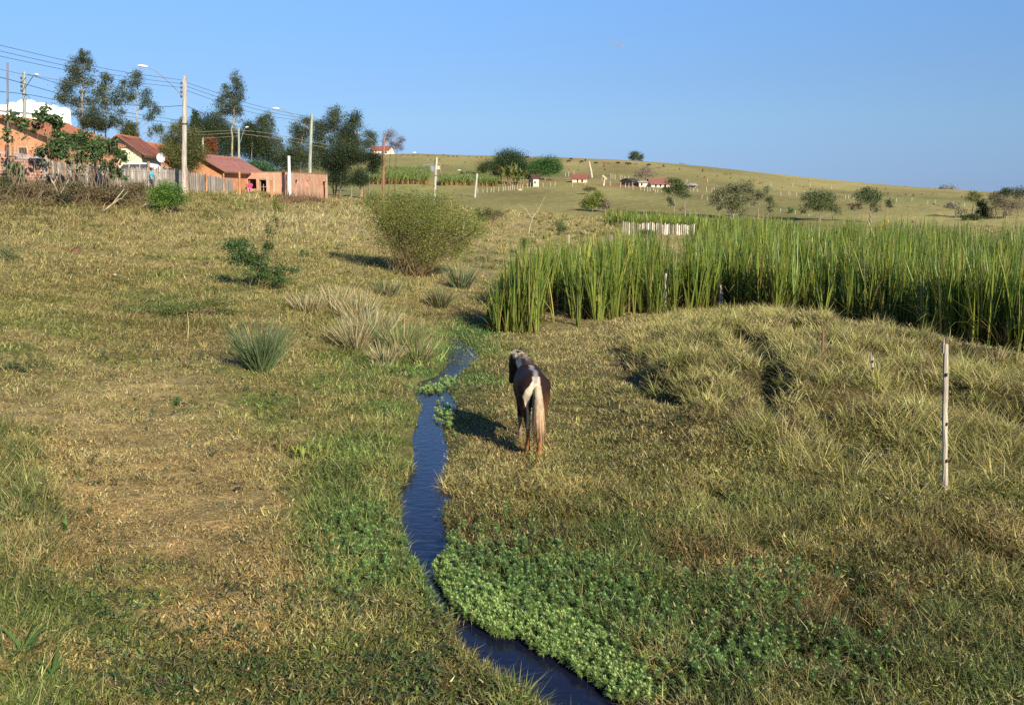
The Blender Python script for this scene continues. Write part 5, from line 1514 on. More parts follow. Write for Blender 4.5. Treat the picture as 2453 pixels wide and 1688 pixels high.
for lab, px, row, cl, co, ls in [('small shrub of broad leaves at the foot of the second grey lamp pole', 1160, 528, [(1150, 508, 14, 9), (1172, 505, 14, 9), (1160, 518, 20, 8), (1190, 512, 12, 8)], (.10, .13, .04), .1),
                                ('grey twiggy shrub right of the short paling fence', 1185, 535, [(1185, 518, 20, 9, .5), (1170, 525, 18, 8, .5)], (.17, .13, .07), .07),
                                ('green bush on the straw mound left of the board fence', 1342, 562, [(1340, 538, 10, 12, 1.1), (1345, 550, 10, 10, 1.1)], (.085, .13, .04), .07),
                                ('green bush standing before the middle of the board fence', 1548, 568, [(1545, 556, 18, 7, 1.3), (1560, 560, 14, 6, 1.2)], (.10, .15, .045), .07),
                                ('small leafy bush right of the large fan-shaped bush', 1258, 608, [(1255, 588, 12, 12, 1.0), (1262, 578, 10, 8, .9)], (.10, .14, .045), .06),
                                ('yellow-green seedling on the bank below the brick shell', 662, 508, [(660, 488, 8, 10, 1.0), (668, 500, 10, 8, .9)], (.15, .19, .04), .06),
                                ('dark tuft of weeds at the left picture edge on the slope', 35, 625, [(28, 608, 20, 14, 1.0), (45, 618, 14, 10, .8)], (.10, .12, .05), .06),
                                ('dark weed clump at the left edge lower down', 35, 895, [(30, 878, 20, 12, 1.0), (48, 885, 14, 8, .8)], (.07, .09, .04), .05),
                                ('green creeper patch on the left slope beside the twig', 470, 760, [(440, 735, 40, 10, .8), (500, 725, 44, 9, .9), (540, 745, 30, 9, .7), (405, 745, 30, 8, .6)], (.095, .125, .03), .045),
                                ('small dark green weed on the dry lawn above the stalks', 435, 970, [(435, 960, 13, 9, 1.2)], (.06, .12, .035), .035),
                                ('small green weeds on the slope left of the fan-shaped bush', 728, 615, [(728, 605, 9, 7, 1.1), (740, 622, 10, 6, 1.0), (762, 638, 8, 5, 1.0)], (.065, .13, .035), .05),
                                ('low blue-green plants shaded at the left foot of the fan-shaped bush', 905, 640, [(900, 628, 22, 9, 1.1), (885, 632, 12, 6, 1.0)], (.075, .13, .06), .05)]:
    p = gnd(px, row)
    shrub('leafy_bush', lab, p, None, cl, p[1], ls, co, rt, n_stem=16, r=.012, spread=.15, dens=.9, cat='bush')


for i, (a, b, w_) in enumerate(((20, 470, 40), (75, 478, 45), (140, 484, 50), (205, 482, 50), (265, 486, 45), (320, 478, 35))):
    p = gnd(a, b)
    shrub('weedy_bush', ['dark scrubby weeds at the far left foot of the garden wall', 'scrubby brown-green weeds under the garden wall', 'scrubby weeds below the tallest castor shrub', 'scrubby weeds below the middle castor shrub', 'scrubby weeds below the right castor shrub', 'scrubby weeds below the white car'][i], p, None,
          [(a + rt.normal(0, w_ * .5), b - rt.uniform(8, 34), w_ * .45, 12, .8) for _ in range(5)], p[1], .10, [(.085, .09, .04), (.13, .10, .05)][i % 2], rt, n_stem=40, stemc=(.2, .15, .09), r=.012, spread=.8, dens=1.1, cat='bush', group='scrubby weeds along the garden wall')


# dead branches and brush along the top of the bank
def brush(label, px0, px1, row0, row1, n, Lr, col, rg, name='dry_brush'):
    g = Geo(); c0 = gnd((px0 + px1) / 2, (row0 + row1) / 2)
    for _ in range(n):
        a = gnd(rg.uniform(px0, px1), rg.uniform(row0, row1))
        L = rg.uniform(*Lr); az = rg.random() * 6.28; el = rg.uniform(.05, 1.2)
        e = a + L * np.array([math.cos(az) * math.cos(el), math.sin(az) * math.cos(el), math.sin(el)])
        branch(g, a - c0, e - c0, .008 + .014 * L, .006, np.array(col) * np.exp(rg.normal(0, .3)), rg, n=4)
    o = g.build(name, M_BARK, origin=c0)
    return tag(o, label, 'brush', kind='stuff')


brush('tangle of dry brown stems under the castor shrubs', -30, 345, 440, 495, 700, (.4, 1.5), (.13, .10, .06), rt)
brush('heap of dark brown dead twigs in front of the brick shell', 672, 775, 476, 486, 380, (.3, 1.1), (.12, .075, .05), rt)
for lab, px, row, segs in [('pale dead branch leaning under the castor shrubs', 135, 478, [(150, 455), (165, 430)]), ('forked pale dead branch right under the castor shrubs', 145, 470, [(128, 440), (118, 420)]), ('pale fallen branch on the bank left of the round bush', 245, 505, [(270, 488), (298, 452)]), ('thin pale stick lying below the round bush', 335, 498, [(350, 488), (362, 484)])]:
    p = gnd(px, row); g = Geo()
    path = [np.zeros(3) - (0, 0, .05)] + [pt(a, b, p[1] + .2 * i) - p for i, (a, b) in enumerate(segs)]
    g.tube(path, [.05, .04, .02], (.42, .34, .24), n=6, jit=.2)
    br = np.array(path[1]); branch(g, br, br + (np.array(path[2]) - br) * .7 + (.35, .1, .1), .03, .01, (.42, .34, .24), rt)
    o = g.build('dead_branch', M_WOOD, origin=p); tag(o, lab, 'branch', 'dead branches on the bank')
# dead forked sapling
p = gnd(1266, 560)
g = Geo(); q = lambda a, b: pt(a, b, p[1]) - p
g.tube([q(1266, 562), q(1270, 540), q(1275, 522)], [.05, .04, .035], (.42, .34, .22), n=6)
g.tube([q(1275, 522), q(1290, 503), q(1302, 478), q(1308, 470)], [.035, .025, .015, .008], (.42, .34, .22), n=6)
g.tube([q(1275, 522), q(1262, 506), q(1243, 488)], [.03, .018, .008], (.42, .34, .22), n=6)
g.tube([q(1290, 503), q(1284, 488)], [.015, .006], (.42, .34, .22), n=5)
g.tube([q(1262, 506), q(1258, 492)], [.012, .005], (.42, .34, .22), n=5)
tag(g.build('dead_sapling', M_WOOD, origin=p), 'leafless forked pale sapling on the straw bank', 'sapling')


# --- clumps of rushes and cane by the water
def clump(label, px, row, hpx, wpx, n, cols, rg, name='rush_clump', stiff=.5, cat='grass clump', group='tall grass clumps near the stream', wide=1.0):
    p = gnd(px, row); Y = p[1]; k = Y / F
    h = hpx * k; r = wpx * k * .3
    a = rg.random(n) * 6.28; rr = np.sqrt(rg.random(n)) * r
    B = np.stack([np.cos(a) * rr, np.sin(a) * rr, np.full(n, -.05)], 1)
    ci = rg.integers(0, len(cols), n)
    c = np.array(cols)[ci] * np.exp(rg.normal(0, .2, n))[:, None]
    L = h * rg.uniform(.55, 1.12, n)
    lean = rg.uniform(.0, .5, n) * stiff + rr / (r + 1e-6) * .35 * stiff
    n_ = n
    V, T, C = blades(B, L, np.maximum(.016 * wide, Y * .0009), a + rg.normal(0, .4, n), lean, rg.uniform(0, .7, n) * (1.6 - stiff), rg.random(n) * 3.1, np.clip(c * .85, 0, .7), np.clip(c * 1.1, 0, .75), 4)
    o = Geo().add(V, T, C).build(name, M_REED, origin=p)
    tag(o, label, cat, group)


GB = [(.14, .19, .085), (.17, .22, .10), (.10, .15, .06)]
ST = [(.56, .47, .29), (.46, .36, .19), (.26, .25, .10), (.17, .20, .08)]
clump('upright blue-green rush clump alone on the left lawn', 625, 888, 150, 80, 620, GB, rt, stiff=.75)
clump('blue-green rush clump right of the large fan-shaped bush', 1108, 690, 70, 60, 240, GB + [(.30, .26, .15)], rt, stiff=.8)
clump('grey-green rush clump below the large fan-shaped bush', 1055, 735, 58, 60, 260, [(.12, .14, .06), (.09, .11, .045), (.28, .23, .12)], rt, stiff=.9)
clump('grey-green rush tuft above the straw cane', 925, 710, 50, 80, 240, [(.12, .14, .06), (.30, .25, .13)], rt, stiff=.9)
for lab, a, b, hh, ww, nn in [('straw-coloured cane clump highest on the slope', 800, 740, 75, 110, 300), ('straw cane clump left of the middle with pale plumes', 735, 745, 60, 90, 260), ('straw cane clump in the middle of the bank', 860, 770, 95, 90, 320), ('tall pale cane clump leaning right above the green bank', 890, 830, 120, 100, 420), ('dense cane clump over the dark hollow', 850, 835, 100, 80, 320), ('greener cane clump nearest the stream', 960, 850, 110, 110, 420), ('cane clump with drooping leaves at the stream bend', 1000, 868, 80, 90, 320), ('low cane tuft left of the drooping cane', 925, 872, 70, 80, 240)]:
    clump(lab, a, b, hh, ww, nn, ST if a < 940 else ST[1:] + [(.15, .22, .07), (.13, .2, .06)], rt, name='cane_clump', stiff=1.0, wide=1.4)
clump('fallen pale cane leaves drooping over the green bank', 905, 878, 30, 80, 60, [(.46, .38, .24)], rt, name='cane_clump', stiff=2.6, wide=1.6)
WEEDS = [('yellow-green broad-leaved weed in the cluster on the green left bank', 735 + dx, 1102 + dy) for dx, dy in ((-28, 0), (-14, -9), (-8, 6), (4, -4), (14, 5), (26, -7), (34, 2))] + [('single yellow-green weed stalk left of the weed cluster', 672, 1085), ('short yellow-green weed right of the weed cluster', 785, 1085), ('thin tall weed stalk above the weed cluster', 625, 1000)]
for lab, a, b in WEEDS:
    p = gnd(a, b); n = 9; hs = rt.uniform(.14, .26)
    az = rt.random(n) * 6.28; zz_ = rt.uniform(.02, hs, n); B = np.stack([np.zeros(n), np.zeros(n), zz_], 1)
    c = np.array([.22, .27, .055])[None] * np.exp(rt.normal(0, .2, n))[:, None]
    g = Geo(); g.add(*blades(B, rt.uniform(.12, .24, n), np.full(n, .032), az, rt.uniform(.2, .8, n), rt.uniform(.3, 1.1, n), az + 1.57, c * .9, c * 1.1, 3))
    g.tube([(0, 0, -.05), (0, 0, hs)], .011, (.28, .29, .09), n=5)
    tag(g.build('weed_plant', M_LEAF, origin=p), lab, 'weed', 'weeds on the green left bank')
# corn-like weeds in the bottom left corner
for lab, a, b, s in [('broad-bladed dark green weed at the left picture edge', 60, 1585, 1.0), ('broad-bladed green weed in the bottom left corner', 130, 1655, .8), ('leafy green weed low down at the left edge', 60, 1260, .7), ('upright green weed beside the dry stalks at the left', 160, 1285, .6)]:
    p = gnd(a, b); n = 12
    az = rt.random(n) * 6.28
    c = np.array([.085, .16, .04])[None] * np.exp(rt.normal(0, .2, n))[:, None]
    g = Geo(); g.add(*blades(np.stack([np.zeros(n), np.zeros(n), rt.uniform(0, .15, n)], 1), rt.uniform(.2, .42, n) * s, np.full(n, .05 * s), az, rt.uniform(.3, .9, n), rt.uniform(.4, 1.2, n), az + 1.57, c * .9, c * 1.15, 5))
    g.tube([(0, 0, -.05), (0, 0, .2 * s)], .012, (.14, .2, .06), n=5)
    tag(g.build('weed_plant', M_LEAF, origin=p), lab, 'weed', 'weeds at the left edge')
# dry stick on the left slope, yellow flowers over the reeds
p = gnd(440, 880); g = Geo()
g.tube([(0, 0, -.05), pt(447, 845, p[1]) - p, pt(450, 808, p[1]) - p], [.014, .014, .012], (.22, .14, .07), n=5)
g.tube([pt(450, 808, p[1]) - p, pt(452, 780, p[1]) - p, pt(449, 748, p[1]) - p], [.012, .012, .006], (.45, .40, .2), n=5)
tag(g.build('dry_stalk', M_WOOD, origin=p), 'single dry stalk standing on the left slope', 'stalk')
p = onY(2118, 60); g = Geo(); P_ = []
for a, b, rx, ry, n in ((2112, 541, 5, 4, 46), (2118, 536, 4, 3, 24), (2128, 530, 5, 2, 12), (2123, 536, 3, 2, 8)):
    c = pt(a, b, 60.0)
    P_.append(c + rt.normal(0, 1, (n, 3)) * np.array([rx, (rx + ry) / 2, ry]) * 60 / F * .6)
P_ = np.concatenate(P_) - p
for a, b in ((2112, 541), (2118, 536), (2128, 530)):
    branch(g, (0, 0, 0), pt(a, b, 60.0) - p, .02, .006, (.16, .2, .06), rt)
rootf = empty('flowering_plant', p); tag(rootf, 'tall stem with bright yellow flowers sticking out of the cattail bed', 'flower')
g.build('stem', M_LEAF, rootf)
Geo().add(*leaf_cards(P_, .09, .8, np.repeat(np.array([[.75, .55, .03]]), len(P_), 0), rt)).build('blossoms', M_LEAF, rootf)
# ------------------------------------------------------------------ buildings, poles, wires, fences
def mat_brick(name, c1, c2, mortar, w=.29, h=.19, ms=.014):
    m, nt, out = new_mat(name)
    L = nt.links.new
    tc = nd(nt, 'ShaderNodeTexCoord')
    sp = nd(nt, 'ShaderNodeSeparateXYZ'); L(tc.outputs['Object'], sp.inputs[0])
    ad = nd(nt, 'ShaderNodeMath', operation='ADD'); L(sp.outputs[0], ad.inputs[0]); L(sp.outputs[1], ad.inputs[1])
    cb = nd(nt, 'ShaderNodeCombineXYZ'); L(ad.outputs[0], cb.inputs[0]); L(sp.outputs[2], cb.inputs[1])
    br = nd(nt, 'ShaderNodeTexBrick'); br.inputs['Scale'].default_value = 1
    br.inputs['Brick Width'].default_value = w; br.inputs['Row Height'].default_value = h; br.inputs['Mortar Size'].default_value = ms
    br.inputs['Color1'].default_value = (*c1, 1); br.inputs['Color2'].default_value = (*c2, 1); br.inputs['Mortar'].default_value = (*mortar, 1)
    L(cb.outputs[0], br.inputs['Vector'])
    no = nd(nt, 'ShaderNodeTexNoise'); no.inputs['Scale'].default_value = 1.3; no.inputs['Detail'].default_value = 6; L(tc.outputs['Object'], no.inputs[0])
    mr = nd(nt, 'ShaderNodeMapRange'); mr.inputs[1].default_value = .3; mr.inputs[2].default_value = .7; mr.inputs[3].default_value = .78; mr.inputs[4].default_value = 1.18
    L(no.outputs[0], mr.inputs[0])
    mu = nd(nt, 'ShaderNodeVectorMath', operation='SCALE'); L(br.outputs['Color'], mu.inputs[0]); L(mr.outputs[0], mu.inputs['Scale'])
    pr = nd(nt, 'ShaderNodeBsdfPrincipled'); pr.inputs['Roughness'].default_value = .9; pr.inputs['Specular IOR Level'].default_value = .15
    bp = nd(nt, 'ShaderNodeBump'); bp.inputs['Strength'].default_value = .5; bp.inputs['Distance'].default_value = .01; bp.invert = True
    L(br.outputs['Fac'], bp.inputs['Height']); L(bp.outputs[0], pr.inputs['Normal'])
    L(mu.outputs[0], pr.inputs['Base Color']); L(pr.outputs[0], out.inputs[0])
    return m


def mat_tiles(name, c1, c2, step=.25):
    """clay roof tiles: ridges running down the slope, a little mottled"""
    m, nt, out = new_mat(name)
    L = nt.links.new
    tc = nd(nt, 'ShaderNodeTexCoord')
    wv = nd(nt, 'ShaderNodeTexWave'); wv.wave_type = 'BANDS'; wv.bands_direction = 'Y'; wv.inputs['Scale'].default_value = .314 / step; wv.inputs['Distortion'].default_value = .25
    L(tc.outputs['Object'], wv.inputs[0])
    no = nd(nt, 'ShaderNodeTexNoise'); no.inputs['Scale'].default_value = 2.2; no.inputs['Detail'].default_value = 6; L(tc.outputs['Object'], no.inputs[0])
    cr_ = nd(nt, 'ShaderNodeMix'); cr_.data_type = 'RGBA'; cr_.inputs['A'].default_value = (*c1, 1); cr_.inputs['B'].default_value = (*c2, 1)
    mr = nd(nt, 'ShaderNodeMapRange'); mr.inputs[1].default_value = .35; mr.inputs[2].default_value = .65; L(no.outputs[0], mr.inputs[0])
    L(mr.outputs[0], cr_.inputs['Factor'])
    pr = nd(nt, 'ShaderNodeBsdfPrincipled'); pr.inputs['Roughness'].default_value = .85; pr.inputs['Specular IOR Level'].default_value = .2
    bp = nd(nt, 'ShaderNodeBump'); bp.inputs['Strength'].default_value = .8; bp.inputs['Distance'].default_value = .06
    L(wv.outputs['Fac'], bp.inputs['Height']); L(bp.outputs[0], pr.inputs['Normal'])
    L(cr_.outputs['Result'], pr.inputs['Base Color']); L(pr.outputs[0], out.inputs[0])
    return m


M_BRICK = mat_brick('hollow_brick', (.54, .285, .18), (.47, .24, .15), (.44, .34, .26))
M_BRICK_OR = mat_brick('orange_brick', (.55, .265, .14), (.49, .225, .12), (.48, .28, .17))
M_BRICK_DK = mat_brick('garden_brick', (.34, .15, .105), (.29, .13, .095), (.42, .33, .28), .29, .19, .022)
M_TILE_OR = mat_tiles('orange_tiles', (.50, .20, .10), (.38, .14, .075))
M_TILE_BR = mat_tiles('brown_tiles', (.27, .105, .075), (.20, .08, .06))
M_TILE_PK = mat_tiles('dusty_red_tiles', (.36, .17, .14), (.29, .13, .11))
M_DARK = mat_col('dark_interior', .9, .1, 3, .1)
RU = np.random.default_rng(77)


def wall_panel(g, x0, x1, z0, z1, y, holes, c, t=.15, axis='x', sgn=1):
    """upright wall with real openings; axis x: runs along x at depth y; axis y: runs along y at x=y"""
    xs = sorted({x0, x1, *[h[0] for h in holes], *[h[1] for h in holes]})
    zs = sorted({z0, z1, *[h[2] for h in holes], *[h[3] for h in holes]})
    for a, b in zip(xs[:-1], xs[1:]):
        run = None
        for lo, hi in zip(zs[:-1], zs[1:]):
            mx, mz = (a + b) / 2, (lo + hi) / 2
            if any(h[0] < mx < h[1] and h[2] < mz < h[3] for h in holes):
                if run: _wbox(g, a, b, run[0], run[1], y, t, c, axis, sgn); run = None
            else:
                run = (run[0] if run else lo, hi)
        if run: _wbox(g, a, b, run[0], run[1], y, t, c, axis, sgn)


def _wbox(g, a, b, lo, hi, y, t, c, axis, sgn):
    y0, y1 = sorted((y, y + t * sgn))
    if axis == 'x': g.box((a, y0, lo), (b, y1, hi), c)
    else: g.box((y0, a, lo), (y1, b, hi), c)


def gable_house(name, label, corner, yaw, W, Ln, H, rise, mwall, mroof, oh=.35, fholes=(), sholes=(), sink=1.2, ridge_back=None, tilecap=(.45, .2, .1), hip=0.0):
    """corner: front right foot. local x to the right (house spans -W..0), y backward (0..Ln)"""
    root = empty(name, corner, yaw); tag(root, label, 'house')
    g = Geo(); c = (1, 1, 1); t = .15
    wall_panel(g, -W, 0, -sink, H, 0, list(fholes), c, t, 'x', 1)
    wall_panel(g, -W, 0, -sink, H, Ln, [], c, t, 'x', -1)
    wall_panel(g, t, Ln - t, -sink, H, 0, list(sholes), c, t, 'y', -1)
    wall_panel(g, t, Ln - t, -sink, H, -W, [], c, t, 'y', 1)
    for y0, y1 in ((0, t), (Ln - t, Ln)):
        hh = rise - .03
        v = [(-W, y0, H), (0, y0, H), (-W / 2, y0, H + hh), (-W, y1, H), (0, y1, H), (-W / 2, y1, H + hh)]
        g.add(v, [(0, 1, 2), (3, 5, 4), (0, 2, 5), (0, 5, 3), (1, 4, 5), (1, 5, 2)], np.array(c, float))
    g.build('wall', mwall, root)
    g = Geo(); th = .09
    sl = rise / (W / 2)
    for s in (1, -1):
        xe = oh if s > 0 else -W - oh
        ze = H - oh * sl
        ya, yb = -oh, Ln + oh
        yr0, yr1 = ya, yb - hip
        v = [(xe, ya, ze), (xe, yb, ze), (-W / 2, yr1, H + rise), (-W / 2, yr0, H + rise)]
        v2 = [(x, y, z + th) for x, y, z in v]
        V = v + v2
        T = [(0, 1, 2), (0, 2, 3), (4, 6, 5), (4, 7, 6), (0, 4, 5), (0, 5, 1), (0, 3, 7), (0, 7, 4), (1, 5, 6), (1, 6, 2)]
        g.add(V, T, np.array(c, float))
    r = g.build('roof', mroof, root)
    gc = Geo()
    gc.tube([(-W / 2, -oh - .02, H + rise + th), (-W / 2, Ln + oh - hip, H + rise + th)], .09, tilecap, n=6)
    gc.build('ridge_cap', M_CONC, r)
    # barge boards and rafter ends under the eaves
    gb = Geo()
    gb.tube([(oh, -oh - .03, H - oh * sl + .02), (-W / 2, -oh - .03, H + rise + .02), (-W - oh, -oh - .03, H - oh * sl + .02)], .055, (.16, .09, .05), n=4)
    gb.build('barge_board', M_WOOD, r)
    gb = Geo(); gb.box((oh - .06, -oh, H - oh * sl - .10), (oh - .02, Ln + oh, H - oh * sl - .015), (.13, .08, .05))
    gb.build('fascia_board', M_WOOD, r)
    return root


def opening(root, kind, x0, x1, z0, z1, y, glass=None, frame=(.45, .34, .22), axis='x', deep=.9):
    """frame and pane (or dark room) of a window or door set in its hole"""
    f = Geo(); w = .06
    def bx(a, b, lo, hi, ya, yb, g, c):
        if axis == 'x': g.box((a, ya, lo), (b, yb, hi), c)
        else: g.box((ya, a, lo), (yb, b, hi), c)
    ya, yb = (y - .02, y + .10) if axis == 'x' else (y - .10, y + .02)
    bx(x0, x0 + w, z0, z1, ya, yb, f, frame); bx(x1 - w, x1, z0, z1, ya, yb, f, frame)
    bx(x0 + w, x1 - w, z1 - w, z1, ya, yb, f, frame)
    if kind == 'window':
        bx(x0 + w, x1 - w, z0, z0 + w, ya, yb, f, frame)
    fo = f.build(kind, M_WOOD, root)
    g = Geo()
    yi = (y + .05, y + .07) if axis == 'x' else (y - .07, y - .05)
    bx(x0 + w, x1 - w, z0 + (w if kind == 'window' else 0), z1 - w, yi[0], yi[1], g, glass or (.02, .018, .02))
    g.build('pane' if kind == 'window' else 'door_leaf', M_PAINT, fo)
    return fo


def house_at(px, row_eave, Y, H):
    """foot point of a house whose front right eave corner shows at this photo position"""
    e = pt(px, row_eave, Y)
    return np.array([e[0], e[1], e[2] - H])


YAW = R(-5.5)
# big house with the orange tiled roof at far left
c0 = house_at(118, 329, 65, 2.6)
h = gable_house('brick_house', 'brick house with a bright orange tiled roof at the far left', c0, YAW, 6.4, 9.0, 2.6, 1.3, M_BRICK_OR, M_TILE_OR, oh=.45, fholes=[(-2.25, -1.55, 1.25, 2.0), (-1.0, -.25, 1.3, 1.95)], hip=1.2)
opening(h, 'window', -2.25, -1.55, 1.25, 2.0, 0, glass=(.05, .03, .03)); opening(h, 'window', -1.0, -.25, 1.3, 1.95, 0, glass=(.10, .12, .13), frame=(.35, .4, .36))
# house with brown roof and cream wall
c1 = house_at(338, 364, 75, 2.3)
h = gable_house('cream_house', 'house with a dark reddish brown roof and a plain cream wall', c1, R(2), 3.2, 4.5, 2.3, 1.15, mat_col('cream_plaster', .9, .1, 2, .08), M_TILE_BR, oh=.45)
for ch in h.children:
    if ch.name.startswith('wall'):
        n = len(ch.data.vertices); a = np.ones((n, 4), np.float32); a[:, :3] = (.60, .52, .38); ch.data.attributes['col'].data.foreach_set('color', a.ravel())
# long low house with orange roof, porch and dish
c2 = house_at(402, 383, 82, 2.2)
h = gable_house('tiled_house', 'low orange-roofed house with a dark open porch left of the bushy tree', c2, R(-8), 4.2, 6.5, 2.2, 1.3, M_BRICK_OR, M_TILE_OR, oh=.3, fholes=[(-2.6, -.4, -.2, 1.35)])
g = Geo(); g.box((-2.6, .35, -.2), (-.4, .40, 1.35), (.015, .013, .016)); g.build('porch_shade_sheet', M_DARK, h)  # near-black sheet paints the shade inside the open porch
g = Geo(); g.box((-3.0, -1.3, 1.50), (.3, -.02, 1.58), (.42, .40, .34)); g.box((.12, -1.28, -.9), (.24, -1.16, 1.50), (.2, .12, .09)); g.box((-2.95, -1.28, -.9), (-2.83, -1.16, 1.50), (.3, .22, .15)); g.build('porch_roof', M_CONC, h)
# satellite dish
dp = pt(388, 391, 76.5); root = empty('satellite_dish', dp); tag(root, 'small white satellite dish above the dark porch', 'satellite dish')
g = Geo()
n = 16; V = [(0, .0, 0)]; T = []
for rr, yy in ((.2, -.03), (.36, -.10)):
    for k in range(n):
        a = k * 2 * math.pi / n; V.append((math.cos(a) * rr, yy, .42 + math.sin(a) * rr))
V[0] = (0, 0, .42)
for k in range(n):
    T += [(0, 1 + k, 1 + (k + 1) % n), (1 + k, 1 + n + k, 1 + n + (k + 1) % n), (1 + k, 1 + n + (k + 1) % n, 1 + (k + 1) % n)]
g.add(V, T, np.array((.72, .72, .70))); g.build('reflector', M_PAINT, root)
g = Geo(); g.tube([(0, .02, .42), (0, .05, .0), (0, .05, -.25)], .03, (.4, .4, .4), n=6); g.tube([(0, -.08, .08), (0, -.38, .36)], .012, (.4, .4, .4), n=5); g.build('bracket', M_METAL, root)
# brick house with dusty red roof
c3 = house_at(530, 405, 86, 2.35)
h = gable_house('brick_house', 'rust-coloured brick house with a dusty red roof beside the unfinished brick shell', c3, YAW, 4.0, 9.5, 2.35, 1.15, M_BRICK_OR, M_TILE_PK, oh=.45, fholes=[(-1.15, -.6, .75, 1.35)])
opening(h, 'window', -1.15, -.6, .75, 1.35, 0, glass=(.24, .11, .07), frame=(.25, .13, .08))
# unfinished brick shell
A = pt(582, 462, 91.5); B = pt(700, 462, 91.5)
zA = pt(640, 413, 91.5)[2]; zf = gz((A[0] + B[0]) / 2, 91.5) - .1
Hs = zA - zf; Wf = B[0] - A[0]; Ls = 10.8
root = empty('brick_shell', (B[0], 91.5, zf), R(-7)); tag(root, 'unfinished roofless building of bare hollow brick with empty openings', 'building')
sc_ = 91.5 / F
wx = lambda px: (px - 700) * sc_
zz = lambda row: Hs - (row - 413) * sc_
g = Geo(); c = (1, 1, 1)
fh = [(wx(591), wx(612.5), zz(451), zz(428)), (wx(620), wx(637), -.6, zz(428))]
sh = [(1.0, 1.75, zz(438), zz(430)), (3.6, 4.7, zz(446), zz(430.5)), (9.2, 10.3, -.5, zz(431))]
wall_panel(g, -Wf, 0, -.9, Hs, 0, fh, c, .15, 'x', 1)
wall_panel(g, .15, Ls, -.9, Hs, 0, sh, c, .15, 'y', -1)
wall_panel(g, .15, Ls, -.9, Hs, -Wf, [], c, .15, 'y', 1)
wall_panel(g, -Wf + .15, -.15, -.9, Hs, Ls, [], c, .15, 'x', -1)
g.build('wall', M_BRICK, root)
for x in (-Wf + .1, wx(640), wx(657), -.12):
    Geo().box((x - .1, -.012, -.8), (x + .1, .1, Hs - .02), (.42, .33, .26)).build('concrete_pillar', M_CONC, root)
for y in (.35, 2.6, 6.4, 10.5):
    Geo().box((-.1, y - .1, -.8), (.012, y + .1, Hs - .02), (.42, .35, .28)).build('concrete_pillar', M_CONC, root)
g = Geo(); g.box((-Wf + .16, 2.3, -.5), (-.16, 2.4, Hs - .3), (.05, .04, .035)); g.build('inner_shade_sheet', M_DARK, root)  # dark sheet behind the openings, painted as the unlit interior
g = Geo(); g.box((-Wf - .05, -.03, Hs), (.05, .2, Hs + .05), (.40, .20, .13)); g.box((-.2, .2, Hs), (.04, Ls, Hs + .05), (.36, .17, .11)); g.box((-Wf + .16, .3, Hs - .12), (-.2, 2.2, Hs - .05), (.1, .07, .05)); g.build('top_course', M_CONC, root)
g = Geo()
for i, y in enumerate((1.375, 4.15)):
    w = .75 if i == 0 else 1.1
g.box((wx(620) + .02, .02, zz(428) - .10), (wx(637) - .02, .1, zz(428) - .02), (.3, .2, .12)); g.box((wx(620) + .05, .04, -.6), (wx(620) + .12, .1, zz(434)), (.35, .26, .16)); g.box((wx(629), .04, -.6), (wx(629) + .05, .1, zz(440)), (.35, .26, .16)); g.box((wx(621), .05, zz(447)), (wx(637), .09, zz(446)), (.35, .26, .16))
g.build('door_frame', M_WOOD, root)
# white warehouse
Yw = 98.0
P2 = pt(168, 263, Yw); YWH = R(27)


def on_front(px, row):
    s_ = xslope(px, row); t_ = (P2[0] - s_ * P2[1]) / (math.cos(YWH) - s_ * math.sin(YWH))
    return t_, pt(px, row, P2[1] - t_ * math.sin(YWH))


tw0, P0 = on_front(-60, 268); tw1, P1 = on_front(62, 239)
root = empty('warehouse', (P2[0], Yw, gz(P2[0], Yw) - .5), YWH); tag(root, 'plain white warehouse with a low gable rising behind the orange roof', 'warehouse')
zb = gz(P2[0], Yw) - .5
g = Geo(); W2 = tw0; xm = -tw1
prof = [(-W2, 0), (0, 0), (0, P2[2] - zb), (xm, P1[2] - zb), (-W2, P0[2] - zb)]
V = [(x, 0, z) for x, z in prof] + [(x, 14, z) for x, z in prof]
T = [(0, 1, 2), (0, 2, 3), (0, 3, 4), (5, 7, 6), (5, 8, 7), (5, 9, 8)]
for k in range(5):
    a, b = k, (k + 1) % 5
    T += [(a, a + 5, b + 5), (a, b + 5, b)]
g.add(V, T, np.array((.80, .81, .78))); g.build('wall', M_PAINT, root)
g = Geo()
for (xa, za), (xb, zb2) in (((-W2, prof[4][1]), (xm, prof[3][1])), ((xm, prof[3][1]), (0.08, prof[2][1]))):
    nn = max(4, int(abs(xb - xa) / .8))
    for k in range(nn):
        t0, t1 = k / nn, (k + 1) / nn
        x0, x1 = xa + (xb - xa) * t0, xa + (xb - xa) * t1; z0, z1 = za + (zb2 - za) * t0, za + (zb2 - za) * t1
        V = [(x0, -.08, z0 + .01), (x1, -.08, z1 + .01), ((x0 + x1) / 2, -.08, (z0 + z1) / 2 + .09), (x0, 14.1, z0 + .01), (x1, 14.1, z1 + .01), ((x0 + x1) / 2, 14.1, (z0 + z1) / 2 + .09)]
        g.add(V, [(0, 1, 2), (3, 5, 4), (0, 2, 5), (0, 5, 3), (1, 4, 5), (1, 5, 2)], np.array((.72, .73, .72)))
g.build('roof_sheets', M_PAINT, root)
g = Geo(); zg = pt(60, 270, Yw)[2] - zb
